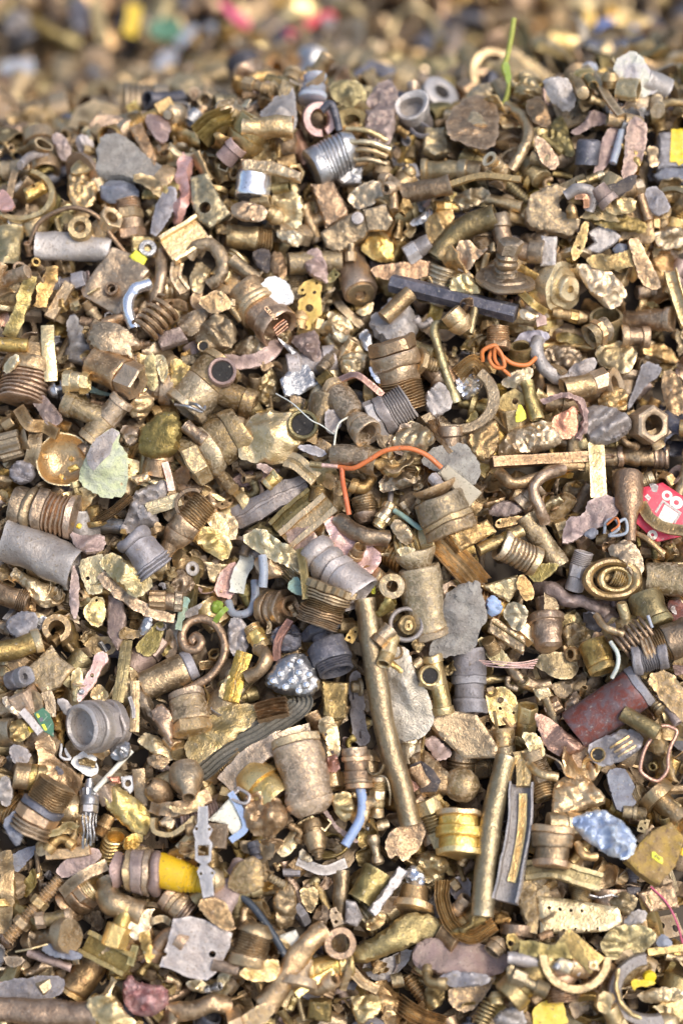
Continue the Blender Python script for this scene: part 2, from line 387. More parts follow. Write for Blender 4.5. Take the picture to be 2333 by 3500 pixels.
# ------------------------------------------------------------------ linking objects
def new_mesh(name, g, mat, sharp=38):
    me = bpy.data.meshes.new(name); v = g.V(); me.from_pydata(v.tolist(), [], g.f); me.validate()
    me.polygons.foreach_set('use_smooth', [True]*len(me.polygons)); me.set_sharp_from_angle(angle=R(sharp)); me.materials.append(mat if not isinstance(mat, str) else MATS[mat]); return me
def basis(xd, zd):
    x = xd/np.linalg.norm(xd); z = zd - x*(zd@x); z /= np.linalg.norm(z); return np.stack([x, np.cross(z, x), z], 1)
FM = np.stack([FU, FV, FW], 1)                          # slope frame -> world rotation
def place(o, M3, pos, s=(1, 1, 1)):
    m = Matrix((FM@M3).tolist()).to_4x4(); m.translation = Vector(toworld(np.asarray(pos, float)).tolist())
    o.matrix_world = m @ Matrix.Diagonal((*s, 1))
HERO = []                                               # landmarks for the labels of the small pieces
def link_thing(name, parts, mat, M3, pos, label, cat, group=None, pm=None):
    """parts: list of (part name, G[, material]); one part -> one mesh, more -> an Empty with children"""
    if len(parts) == 1:
        me = new_mesh(name, parts[0][1], (parts[0][2] if len(parts[0]) > 2 else mat)); o = bpy.data.objects.new(name, me); COL.objects.link(o)
    else:
        o = bpy.data.objects.new(name, None); o.empty_display_size = .01; COL.objects.link(o); last = {}
        for q in parts:
            nm, g = q[0], q[1]; m = q[2] if len(q) > 2 else (pm or {}).get(nm, mat)
            if isinstance(m, str) and m in MATS: m = MATS[m]
            par = o
            if '>' in nm: pn, nm = nm.split('>'); par = last.get(pn, o)
            c = bpy.data.objects.new(nm, new_mesh(nm, g, m)); COL.objects.link(c); c.parent = par; last[nm] = c
    place(o, M3, pos); o['label'] = label; o['category'] = cat
    if group: o['group'] = group
    return o
# ------------------------------------------------------------------ one traced piece
TO = [(x, y) for y in (0, 550, 1100, 1650, 2200, 2750) for x in (0, 780, 1533)]
TS = 800/1568
NAMES = dict(fit='pipe_fitting', pipe='pipe', bent='bent_pipe', rod='metal_rod', strip='metal_strip', sheet='scrap_sheet', slab='metal_block',
             chunk='scrap_lump', wire='wire', elbow='elbow_fitting', tee='tee_fitting', bolt='bolt', ring='ring', lath='turned_part', chan='channel_offcut', nut='hex_nut', coil='coil_spring')
SEED = [0]
DEF = []
def P(tile, shape, pts, w, mat, label, **k): DEF.append((tile, shape, pts, w, mat, label, k))
def px(tile, p): x0, y0 = TO[tile]; return x0 + p[0]*TS, y0 + p[1]*TS
def normal_at(p):
    e = .02; u, v = p[0], p[1]; d = .012
    n = np.array([-(base_w(u+e, v)-base_w(u-e, v))/(2*e), -(base_w(u, v+e)-base_w(u, v-e))/(2*e), 1.0]); n /= np.linalg.norm(n)
    vd = CAML - p; vd /= np.linalg.norm(vd); n = n + .35*vd; return n/np.linalg.norm(n)
def hexnut(L, Rr, bore=.55, k=6):
    g = G(); e = Rr*.10
    lathe(g, [(-L/2+e*.5, Rr*bore), (-L/2, Rr*(bore+.08)), (-L/2, Rr*.86, k), (-L/2+e, Rr, k), (0, Rr, k), (L/2-e, Rr, k), (L/2, Rr*.86, k), (L/2, Rr*(bore+.08)), (L/2-e*.5, Rr*bore), (0, Rr*bore)], 24, loop=True)
    return g
SECT = {
 'flat': lambda W, t: np.array([(-W/2, -t/2), (-W/6, -t/2), (W/6, -t/2), (W/2, -t/2), (W/2, t/2), (W/6, t/2), (-W/6, t/2), (-W/2, t/2)]),
 'edge': lambda W, t: np.array([(-t/2, -W/2), (t/2, -W/2), (t/2, 0), (t/2, W/2), (-t/2, W/2), (-t/2, 0)]),
 'bar': lambda W, t: np.array([(-W/2, -t/2), (W/2, -t/2), (W/2, t/2*.8), (W/2*.88, t/2), (-W/2*.88, t/2), (-W/2, t/2*.8)]),
 'u': lambda W, t: np.array([(-W/2, W*.22), (-W/2, -W*.22), (W/2, -W*.22), (W/2, W*.22), (W/2-t, W*.22), (W/2-t, -W*.22+t), (-W/2+t, -W*.22+t), (-W/2+t, W*.22)]),
 'n': lambda W, t: np.array([(-W/2, -W*.22), (-W/2, W*.16), (-W*.3, W*.22), (-W*.08, W*.22), (-W*.05, W*.14), (W*.05, W*.14), (W*.08, W*.22), (W*.3, W*.22), (W/2, W*.16), (W/2, -W*.22)]),
 'rib': lambda W, t: np.array([(-W/2, -t/2), (W/2, -t/2)] + [(W/2-W*i/10, t/2 - (t*.55 if i % 2 else 0) - .12*t*math.sin(i*2.3)) for i in range(11)]),
 'lip': lambda W, t: np.array([(-W/2, -t), (W/2, -t), (W/2, t*1.6), (W*.42, t*1.6), (W*.40, t*.2), (0, 0), (-W*.40, t*.2), (-W*.42, t*1.6), (-W/2, t*1.6)]),
}
def build_shape(shape, P3, W, k, rng, seed, mat):
    """P3: points in the piece's own frame (x along, y across, z up). returns parts"""
    L = k.get('Lm') or np.linalg.norm(P3[-1]-P3[0]); r = W/2
    if shape == 'fit':
        return build_fitting(k.get('pat', 'HB'), L, r, k.get('bore', .55), k.get('ends', 'oo'), k.get('seg', 24))
    if shape == 'lath':                                  # own profile: (t along 0..1, r as share)
        g = G(); lathe(g, [((q[0]-.5)*L, q[1]*r) + tuple(q[2:]) for q in k['prof']], k.get('seg', 28), loop=k.get('loop', False), cap=(True, True)); parts = [('body', g)]
        for nm, pr, m in k.get('extra', []):
            g = G(); lathe(g, [((q[0]-.5)*L, q[1]*r) + tuple(q[2:]) for q in pr], 24); parts.append((nm, g, m or mat))
        return parts
    if shape == 'pipe':
        g = G(); wl = k.get('wall', .16)*r; n = 14
        pr = [(-L/2 + L*i/n, r) for i in range(n+1)] + [(L/2-L*i/n, r-wl) for i in range(n+1)]
        lathe(g, pr, 22, loop=True); parts = [('body', g)]
        if k.get('plug'): h = G(); lathe(h, [(-L*.42, r-wl*1.02), (L*.40, r-wl*1.02)], 16); parts.append(('plug', h, k['plug']))
        return parts
    if shape == 'rod':
        g = G(); s = k.get('k', 0); n = 8
        lathe(g, [(-L/2, r*.86, s)] + [(-L/2+r*.08+(L-r*.16)*i/n, r, s) for i in range(n+1)] + [(L/2, r*.86, s)], 16 if s not in (6, 3) else 18, ph=k.get('ph', 0)); return [('body', g)]
    if shape == 'bolt':
        hl = k.get('head', .2)*L; out = []
        g = G(); sh = k.get('shank', .55)*r
        lathe(g, pitch_thread(-L/2, L/2-hl, sh), 16); out.append(('thread', g))
        h = G(); lathe(h, [(L/2-hl, r*.88, k.get('hk', 6)), (L/2-hl*.9, r, k.get('hk', 6)), (L/2-hl*.15, r, k.get('hk', 6)), (L/2, r*.85, k.get('hk', 6))], 24); out.append(('head', h))
        for t in k.get('nuts', []):
            h = hexnut(L*.12, r, .5); v = h.V(); v[:, 0] += (t-.5)*L; h.setV(v); out.append(('hex_nut', h))
        return out
    if shape in ('bent', 'wire'):
        pts = P3.copy(); z = k.get('z')
        if z is not None: pts[:, 2] += np.array(z)*1e-3
        Pp = smooth_path(pts, k.get('ns', 8)); g = G()
        if shape == 'wire' or k.get('solid'):
            g = pipe_path(g, Pp, r, None, 10 if shape == 'wire' else 14)
        else: g = pipe_path(g, Pp, r, r*k.get('wall', .2), 18, k.get('col', 0))
        out = [('body', g)]
        return out
    if shape == 'elbow':
        pts = P3.copy(); a, c, b = pts[0], pts[1], pts[-1]
        q = [a, a*.45+c*.55, a*.12+c*.76+b*.12, b*.45+c*.55, b]
        Pp = smooth_path(q, 5); g = pipe_path(G(), Pp, r*.82, r*.26, 20); out = [('body', g)]
        for (e, d) in ((a, c), (b, c)):
            t = d-e; l = np.linalg.norm(t); t = t/l; h = G(); m = k.get('colk', 0)
            lathe(h, [(-.001, r*.70), (-.001, r*.93, m), (.0, r, m), (l*.36, r, m), (l*.38, r*.93, m), (l*.38, r*.70)], 24, loop=True)
            v = h.V(); z = np.array([0, 0, 1.]); y = np.cross(z, t); h.setV(e + v[:, 0:1]*t + v[:, 1:2]*y + v[:, 2:3]*z); out.append(('collar', h))
        return out
    if shape == 'tee':
        a, b, c = P3[0], P3[1], P3[2]; out = []           # run a-b, branch ends at c
        def cyl(p, q, rr, nm, bore=True):
            t = q-p; l = np.linalg.norm(t); t = t/l; h = G()
            pr = [(0, rr*.9), (l*.02, rr*.95), (l*.5, rr*.92), (l*.74, rr*.92), (l*.76, rr*1.04), (l*.97, rr*1.04), (l, rr*.98)]
            if bore: pr += [(l, rr*.68), (l*.7, rr*.66), (l*.7, 1e-4)]
            lathe(h, pr, 22, cap=(True, False)); v = h.V(); z = np.array([0, 0, 1.]) if abs(t[2]) < .9 else np.array([0, 1., 0]); y = np.cross(z, t); y /= np.linalg.norm(y); z = np.cross(t, y)
            h.setV(p + v[:, 0:1]*t + v[:, 1:2]*y + v[:, 2:3]*z); return (nm, h)
        m = (a+b)/2; out += [cyl(m, a, r, 'body'), cyl(m, b, r*.998, 'run_end'), cyl(m, c, r*k.get('br', .9), 'branch')]
        return out
    if shape == 'strip':
        pts = P3.copy(); z = k.get('z')
        if z is not None: pts[:, 2] += np.array(z)*1e-3
        Pp = smooth_path(pts, k.get('ns', 9)); t = k.get('t', 1.0)*1e-3
        sec = SECT[k.get('sec', 'flat')](W, t); sc = None
        if k.get('taper'): sc = np.linspace(k['taper'][0], k['taper'][1], len(Pp))
        return [('body', sweep(G(), Pp, sec, sc, k.get('tw', 0)))]
    if shape == 'ring':                                   # flat or round ring, maybe open: centre in frame, W outer diameter
        ri = k.get('inner', .7); a0, a1 = k.get('arc', (0, 360)); full = a1-a0 >= 360
        n = 40 if full else max(12, int((a1-a0)/9)); an = np.radians(np.linspace(a0, a1, n, endpoint=not full)); e = k.get('ell', 1)
        rm, bw, t = r*(1+ri)/2, r*(1-ri), k.get('t', 2.0)*1e-3; g = G()
        if k.get('round'): sec = circ(bw/2, 10, min(bw/2, t/2) if k.get('t') else None)
        else: sec = np.array([(-bw/2, -t/2), (bw/2, -t/2), (bw/2, t*.3), (bw*.4, t/2), (-bw*.4, t/2), (-bw/2, t*.3)])
        rs = [np.stack([(rm+sec[:, 0])*math.cos(a), (rm+sec[:, 0])*math.sin(a)*e, sec[:, 1]], -1) for a in an]
        rings(g, rs, full); return [('body', g)]
    if shape == 'nut':
        return [('body', hexnut(k.get('tm', W*.4), r, k.get('bore', .5), k.get('kk', 6)))]
    if shape == 'coil':
        n = int(k['turns']*22); wr = k['wire']*r; rr = r-wr; rs = []; ph = np.arange(8)/8*2*PI
        for i in range(n):
            t = i/(n-1); a = t*k['turns']*2*PI; e = np.array([0, math.cos(a), math.sin(a)]); w2 = wr*(1 if 2 < i < n-3 else .7)
            rs.append(np.array([(t-.5)*(L-2*wr), 0, 0]) + rr*e + (w2*np.cos(ph))[:, None]*e + (w2*1.1*np.sin(ph))[:, None]*np.array([1., 0, 0]))
        return [('body', rings(G(), rs))]
    if shape in ('sheet', 'slab', 'chunk'):
        poly = P3[:, :2]; step = k.get('step', max(.0013, min(.003, math.sqrt(np.ptp(poly[:, 0])*np.ptp(poly[:, 1]))/21)))
        area = .5*abs(sum(poly[i-1][0]*poly[i][1]-poly[i][0]*poly[i-1][1] for i in range(len(poly))))
        if sum(poly[i-1][0]*poly[i][1]-poly[i][0]*poly[i-1][1] for i in range(len(poly))) < 0: poly = poly[::-1]
        if shape == 'slab' and not k.get('soft'): k['sharp'] = 1
        if not k.get('sharp'): poly = roundpoly(poly, 1)
        poly = resample(poly, step, 0 if k.get('sharp') else step*.16, rng)
        if not k.get('sharp'):
            oc = poly.mean(0); am_ = .02*math.sqrt(area); poly = np.array([p + (p-oc)/(np.linalg.norm(p-oc)+1e-9)*am_*(noise.noise(Vector((p[0]*170+seed, p[1]*170, 1)))*1.5 + noise.noise(Vector((p[0]*420+seed, p[1]*420, 3)))*.8) for p in poly])
        hl = [np.array(h0[:2])+circ(h0[2], 12)[::-1] for h0 in k.get('hm', [])] + list(k.get('hq', []))
        Pq, F = tri_fill(poly, hl, step, rng); d = pdist(Pq, poly)
        if shape == 'sheet':
            t = k.get('t', .9)*1e-3; z = np.zeros(len(Pq)); cr = k.get('cr', .06)*math.sqrt(area)
            for i, q in enumerate(Pq):
                z[i] = cr*(noise.noise(Vector((q[0]*60+seed, q[1]*60, seed*.3)))*1.3 + (abs(noise.noise(Vector((q[0]*130+seed, q[1]*130, 5))))*1.2-.4))
            g = two_sided(G(), Pq, F, z+t/2, z-t/2)
        elif shape == 'slab':
            t = k.get('t', 6)*1e-3; b = k.get('bev', .0012); f = np.sqrt(np.clip(1-(1-np.clip(d/b, 0, 1))**2, 0, 1)); z = t/2 - b*(1-f)
            if k.get('dent', 1) > .035: z = z + np.array([.10*t*(noise.noise(Vector((q[0]*70+seed, q[1]*70, 1)))*2 + .7*(.4-abs(noise.noise(Vector((q[0]*160+seed, q[1]*160, 6))))*2)) for q in Pq])
            g = two_sided(G(), Pq, F, z, np.full(len(Pq), -t/2))
        else:
            dm = max(d.max(), 1e-5); T = k.get('t', None); T = T*1e-3 if T else dm*1.2*k.get('fat', .85); f = np.sqrt(np.clip(1-(1-np.clip(d/dm, 0, 1))**2, 0, 1))**k.get('pw', .6)
            z = T*f; fc = k.get('facet', .8)
            if fc:
                n = k.get('planes', 11)
                for i in range(n):
                    a = rng.uniform(0, 2*PI); sl = rng.uniform(.15, .75); off = rng.uniform(.62, .95)*T; c0 = Pq[rng.integers(len(Pq))]*.4
                    z = z*(1-fc) + fc*np.minimum(z, np.maximum(off + sl*((Pq[:, 0]-c0[0])*math.cos(a)+(Pq[:, 1]-c0[1])*math.sin(a)), 0))
            cr = max(k.get('cr', .08), .04)*.8*dm; zz = np.array([cr*(1.4*noise.noise(Vector((q[0]*90+seed, q[1]*90, seed*.7))) + 1.6*(.35-abs(noise.noise(Vector((q[0]*190+seed, q[1]*190, 2.2)))))) for q in Pq])
            fr = k.get('fr', 1.7)/max(np.ptp(poly[:, 0]), np.ptp(poly[:, 1])); th = rng.uniform(0, PI); ca, sa = math.cos(th), math.sin(th)
            cz = np.array([abs(noise.noise(Vector(((q[0]*ca+q[1]*sa)*fr*.8+seed, (q[1]*ca-q[0]*sa)*fr*1.7, seed*.2)))) for q in Pq])
            z = z*(1-.75*k.get('fold', .6) + k.get('fold', .6)*np.clip(cz*2.6, 0, 1)) if k.get('fold', .6) else z
            z = z + zz*np.clip(d/dm*4, .1, 1); g = two_sided(G(), Pq, F, z, -T*.55*f - 2e-4)
        return [('body', g)]
    raise ValueError(shape)
def pitch_thread(a, b, r):
    n = max(3, int(round(abs(b-a)/.0021))); q = [(a, .7*r)]; d = b-a
    for i in range(n): q += [(a+d*(i+.2)/n, .86*r), (a+d*(i+.45)/n, r), (a+d*(i+.6)/n, r), (a+d*(i+.9)/n, .84*r)]
    return q + [(b, .84*r)]
MASK = np.zeros((220, 150), bool)                          # photo / 16: where traced pieces cover the bed
def mark(xs, ys, wpx):
    for x, y in zip(xs, ys):
        r = max(.6, wpx*.22/16); cx, cy = x/16, y/16
        j0, j1, i0, i1 = int(max(0, cy-r)), int(min(219, cy+r))+1, int(max(0, cx-r)), int(min(149, cx+r))+1
        if j1 > j0 and i1 > i0: MASK[j0:j1, i0:i1] = True
def top_at(F, p, rad=.0025):
    d = np.hypot(F[:, 0]-p[0], F[:, 1]-p[1]); m = d < rad
    return F[m, 2].max() if m.any() else F[np.argsort(d)[:4], 2].max()
def text_geo(txt, size, depth=.0003):
    cu = bpy.data.curves.new('t', 'FONT'); cu.body = txt; cu.size = size; cu.extrude = depth; cu.align_x = 'CENTER'; cu.align_y = 'CENTER'; cu.resolution_u = 2
    o = bpy.data.objects.new('t', cu); COL.objects.link(o); bpy.context.view_layer.update(); me = bpy.data.meshes.new_from_object(o)
    v = np.array([tuple(x.co) for x in me.vertices]); f = [tuple(p.vertices) for p in me.polygons]; bpy.data.objects.remove(o); bpy.data.curves.remove(cu); bpy.data.meshes.remove(me)
    return v, f
def add_extras(k, parts, F, Q, tile, c, Bm, s, rng, seed, mat, Wm, kk):
    """marks, rivets, mouths and attached pieces, built in the tilted frame of the piece"""
    def loc(p): return ((phit if HB[0] is not None else hit)(*px(tile, p))-c)@Bm
    def put(nm, v, f, m): g = G(); g.add(np.asarray(v)@Q, f); parts.append((nm, g, m))
    for e in k.get('ext', []):
        nm, shp, pts, W, m, k2, zo = e; P3 = np.array([loc(p) for p in pts]); P3[:, 2] = 0; k2 = dict(k2)
        if 'L' in k2: k2['Lm'] = k2['L']*TS*s
        ce = P3.mean(0) if len(pts) > 1 else P3[0]; zo = zo*1e-3
        if k2.get('vert'): ps = P3*0
        elif shp in ('sheet', 'slab', 'chunk', 'ring', 'strip', 'bent', 'wire'): ps = P3-ce; ps[:, 2] = 0
        else: ps = np.array([[0, 0, 0], [np.linalg.norm(P3[-1]-P3[0]), 0, 0]])
        for pn, g, *mm in build_shape(shp, ps, (W or 20)*TS*s, k2, rng, seed, m):
            v = g.V()
            if k2.get('vert'): v = v[:, [1, 2, 0]]; z = top_at(F, ce)
            elif len(ps) == 2 and shp in ('rod', 'lath', 'fit', 'pipe'):
                a = math.atan2(P3[-1][1]-P3[0][1], P3[-1][0]-P3[0][0]); v = np.stack([v[:, 0]*math.cos(a)-v[:, 1]*math.sin(a), v[:, 0]*math.sin(a)+v[:, 1]*math.cos(a), v[:, 2]], -1); z = 0
            else: z = 0
            if nm in ('terminal', 'crimp', 'yellow_boot', 'boot_tail'): z = 0
            put(nm, v + np.array([ce[0], ce[1], z+zo*(.3 if k2.get('vert') else 1)]), g.f, m)
    for nm, pp, m in k.get('dec', []):
        if isinstance(pp[0], (int, float)):
            ce = loc(pp[:2])[:2]; poly = ce+circ(pp[2]*TS*s, 16); hl = [ce+circ(pp[3]*TS*s, 12)[::-1]] if len(pp) > 3 else []
        else:
            poly = np.array([loc(p)[:2] for p in pp]); hl = []
            if sum(poly[i-1][0]*poly[i][1]-poly[i][0]*poly[i-1][1] for i in range(len(poly))) < 0: poly = poly[::-1]
        st = max(.0012, math.sqrt(np.ptp(poly[:, 0])*np.ptp(poly[:, 1]))/9); poly = resample(poly, st)
        try: Pq, Fq = tri_fill(poly, hl, st, rng)
        except Exception: continue
        z = np.array([top_at(F, q, .0022) for q in Pq]) + .00025; g = two_sided(G(), Pq, Fq, z, z-.0006); put(nm, g.V(), g.f, MATS[m] if isinstance(m, str) else m)
    if 'mouth' in k:
        x, y, dp, *mm = k['mouth']; ce = loc((x, y)); rr = dp*TS*s/2; z = top_at(F, ce, rr*.8); h = rr*.45
        g = lathe(G(), [(-h, rr*1.02), (h*.6, rr), (h*.75, rr*.94), (h*.6, rr*.78), (.15*h, rr*.72)], 24, cap=(True, False)); v = g.V()[:, [1, 2, 0]]; put('mouth', v+np.array([ce[0], ce[1], z]), g.f, MATS[mm[0]] if mm else MATS[mat])
        g = lathe(G(), [(.1*h, rr*.74), (.22*h, rr*.72), (.2*h, .0001)], 20); v = g.V()[:, [1, 2, 0]]; put('bore', v+np.array([ce[0], ce[1], z]), g.f, MATS['bore_dark'])  # shallow near-black disc paints the shade down a deep bore
    for x, y in k.get('studs', []):
        ce = loc((x, y)); rr = 26*TS*s; g = lathe(G(), [(-.0012, rr), (.0002, rr), (.0012, rr*.8), (.0018, rr*.3)], 12); v = g.V()[:, [1, 2, 0]]; put('stud', v+np.array([ce[0], ce[1], top_at(F, ce)]), g.f, MATS['chrome'])
    for a, b in k.get('ribs', []):
        A, B = loc(a), loc(b); n = 8; pth = np.array([[*(A+(B-A)*t)[:2], top_at(F, A+(B-A)*t)+.0004] for t in np.linspace(0, 1, n)]); g = sweep(G(), pth, SECT['bar'](.0014, .0022)); put('rib', g.V(), g.f, MATS['brass'])
    if 'text' in k:
        t, fx = k['text']; L = kk.get('Lm', .05); v, f = text_geo(t, Wm*.13); zt = top_at(F, ((fx-.5)*L*.8, 0), .004); put('embossed_letters', v+np.array([(fx-.5)*L*.8, 0, zt+.0002]), f, MATS[mat])
    if 'stick' in k:
        t, x, y, an = k['stick']; ce = loc((x, y)); v, f = text_geo(t, 30*TS*s, .0001); a = R(an); v = np.stack([v[:, 0]*math.cos(a)-v[:, 1]*math.sin(a), v[:, 0]*math.sin(a)+v[:, 1]*math.cos(a), v[:, 2]], -1)
        put('sticker_digits', v+np.array([ce[0], ce[1], top_at(F, ce)+.0006]), f, MATS['ink'])
HB = [None]
def phit(x, y):
    d = raydir(x, y); dw = d@FM.T; t = ((HB[0]-CAMP)@VIEW)/(dw@VIEW); return CAML + d*t
def realize(d, idx):
    tile, shape, pts, W, mat, label, k = d; rng = np.random.default_rng(1000+idx); seed = idx*1.37 % 97
    q = [px(tile, p) for p in pts]; h3 = np.array([hit(x, y) for x, y in q]); HB[0] = None
    hd = (toworld(h3)-CAMP)@VIEW; auto = np.ptp(hd) > .07 and shape != 'wire'
    if 'flat' in k or auto:                              # crosses the crest: stands up from its base point, square to the line of sight
        far = hd.min() > 1.42; bp = k.get('flat'); bq = px(tile, bp) if bp else (np.mean([a[0] for a in q]), np.mean([a[1] for a in q])) if far else max(q, key=lambda a: a[1])
        hb = hit(*bq); i0, j0 = int((hb[0]-HU0)/CELL), int((hb[1]-HV0)/CELL); hl = float(H[max(0, j0-5):j0+6, max(0, i0-5):i0+6].mean() - hb[2])
        HB[0] = toworld(hb) - VIEW*(max(.012, hl+.012) if far else max(.004, hl*.7)) - VIEW*k.get('up', 0)*1e-3; h3 = np.array([phit(x, y) for x, y in q])
    cpx = np.mean([[min(a) , max(a)] for a in zip(*q)], 1) if shape not in ('fit', 'pipe', 'rod', 'bolt', 'coil', 'lath') else np.array([(q[0][0]+q[-1][0])/2, (q[0][1]+q[-1][1])/2])
    c = phit(*cpx) if HB[0] is not None else hit(*cpx); depth = float((toworld(c)-CAMP)@VIEW); s = depth*VH/DIST/3500
    Z = normal_at(c) if HB[0] is None else np.array([-(VIEW@FU), -(VIEW@FV), -(VIEW@FW)])
    if len(pts) == 1: X = np.array([1., 0, 0])
    elif shape in ('sheet', 'slab', 'chunk'): X = np.array([1., 0, 0])
    else: X = h3[-1]-h3[0]; X = X if np.linalg.norm(X) > 1e-5 else np.array([1., 0, 0])
    Bm = basis(X, Z); P3 = (h3-c)@Bm; P3[:, 2] = 0
    Wm = W*TS*s if W else .01; kk = dict(k)
    if 'L' in k: kk['Lm'] = k['L']*TS*s
    elif shape in ('fit', 'pipe', 'rod', 'bolt', 'lath', 'coil') and 'pitch' in k: kk['Lm'] = np.linalg.norm(P3[-1]-P3[0])/max(.35, math.cos(R(k['pitch'])))
    if 'holes' in k:
        hm = []
        for hx, hy, hr in k['holes']:
            hp = (hit(*px(tile, (hx, hy)))-c)@Bm; hm.append((hp[0], hp[1], hr*TS*s))
        kk['hm'] = hm
    if 'sq' in k:
        a, b, e = k['sq']; kk['hq'] = [np.array([((hit(*px(tile, p))-c)@Bm)[:2] for p in ((a-e, b-e), (a-e, b+e), (a+e, b+e), (a+e, b-e))])]
    if 't' in k and shape == 'nut': kk['tm'] = k['t']*TS*s
    parts = build_shape(shape, P3, Wm, kk, rng, seed, mat)
    if shape == 'fit' or shape == 'bolt' or shape == 'lath': pass
    am = k.get('dent', .085 if shape in ('fit', 'lath', 'elbow', 'tee') else .11 if shape in ('pipe', 'bent') else .04 if shape in ('rod', 'slab') else .0 if shape in ('wire', 'bolt', 'coil', 'nut') else .03 if shape == 'ring' else .05)
    size = Wm if Wm > .003 else .01
    if shape in ('sheet', 'slab', 'chunk'): size = max(.006, .4*max(np.ptp(P3[:, 0]), np.ptp(P3[:, 1])))
    ang = R(k.get('pitch', 0)); roll = R(k.get('roll', 0)); span = max(np.ptp([a[0] for a in q]), np.ptp([a[1] for a in q]), 40); tm = float(np.clip(900/span, 1, 7)) if shape not in ('wire', 'bent') else 1.0
    tx, ty = R(k.get('tx', rng.uniform(-tm, tm))), R(k.get('ty', rng.uniform(-tm, tm)))
    Ry = np.array([[math.cos(ang), 0, -math.sin(ang)], [0, 1, 0], [math.sin(ang), 0, math.cos(ang)]])       # raises the far (last) end
    Rx = np.array([[1, 0, 0], [0, math.cos(roll), -math.sin(roll)], [0, math.sin(roll), math.cos(roll)]])
    Tx = np.array([[1, 0, 0], [0, math.cos(tx), -math.sin(tx)], [0, math.sin(tx), math.cos(tx)]]); Ty = np.array([[math.cos(ty), 0, -math.sin(ty)], [0, 1, 0], [math.sin(ty), 0, math.cos(ty)]])
    M3 = Bm@Tx@Ty@Ry@Rx
    if shape == 'fit' or shape == 'lath' or shape == 'pipe' or shape == 'rod' or shape == 'bolt': pass
    if shape == 'fit' and 'crush' not in k and 'pitch' not in k: kk['crush'] = rng.uniform(0, .2)
    allv = []
    for pt in parts:
        g = pt[1]; v = g.V(); v = crushz(v, kk['crush'], int(seed)) if kk.get('crush') else v
        v = bendx(v, R(k.get('bend', 0))) if k.get('bend') else v
        if k.get('bendy'): v = bendx(v[:, [0, 2, 1]], R(k['bendy']))[:, [0, 2, 1]]
        v = dent(v, am*size, size*k.get('ds', .9), seed, k.get('ridge', 0)*size)
        if k.get('dent2', 1) and shape not in ('wire', 'bolt', 'coil'): v = dent(v, am*size*.4, size*.3, seed+5)
        g.setV(v); allv.append(v)
    Q = Ry@Rx
    add_extras(k, parts, np.concatenate(allv)@Q.T, Q, tile, c, Bm, s, rng, seed, mat, Wm, kk)
    A = np.concatenate(allv); A2 = A@M3.T
    dr = c - CAML; dr /= np.linalg.norm(dr); pos = c.copy()
    if 'gap' in k or True:
        pos[2] -= 0
    thin = min(np.ptp([a[0] for a in q]) if len(pts) > 2 and shape in ('sheet', 'slab', 'chunk') else 1e9, (W or 1e9)*TS); spn = max(span, (W or 0)*TS)
    q0 = .97 if depth > 1.42 else .93 if spn < 85 or thin < 26 else .74 if shape in ('wire', 'bent') else .82
    if depth > 1.42: kk['up'] = max(5, k.get('up', 0))
    for _ in range(2 if HB[0] is None else 0):
        dz = rest(A2+pos, k.get('q', q0)) + kk.get('up', 0)*1e-3
        dz = min(dz, (.029 if depth < 1.42 else .08) + kk.get('up', 0)*1e-3 - (pos[2]-float(base_w(pos[0], pos[1]))))
        pos = pos + dr*(dz/dr[2])
    stamp(A2+pos)
    name = k.get('name', NAMES[shape]); cat = k.get('cat', name.replace('_', ' '))
    o = link_thing(name, parts, MATS[mat], M3, pos, label, cat, k.get('group'), k.get('pm'))
    HERO.append((cpx[0], cpx[1], k.get('n'), o)); return o, c, Bm, s, pos, M3
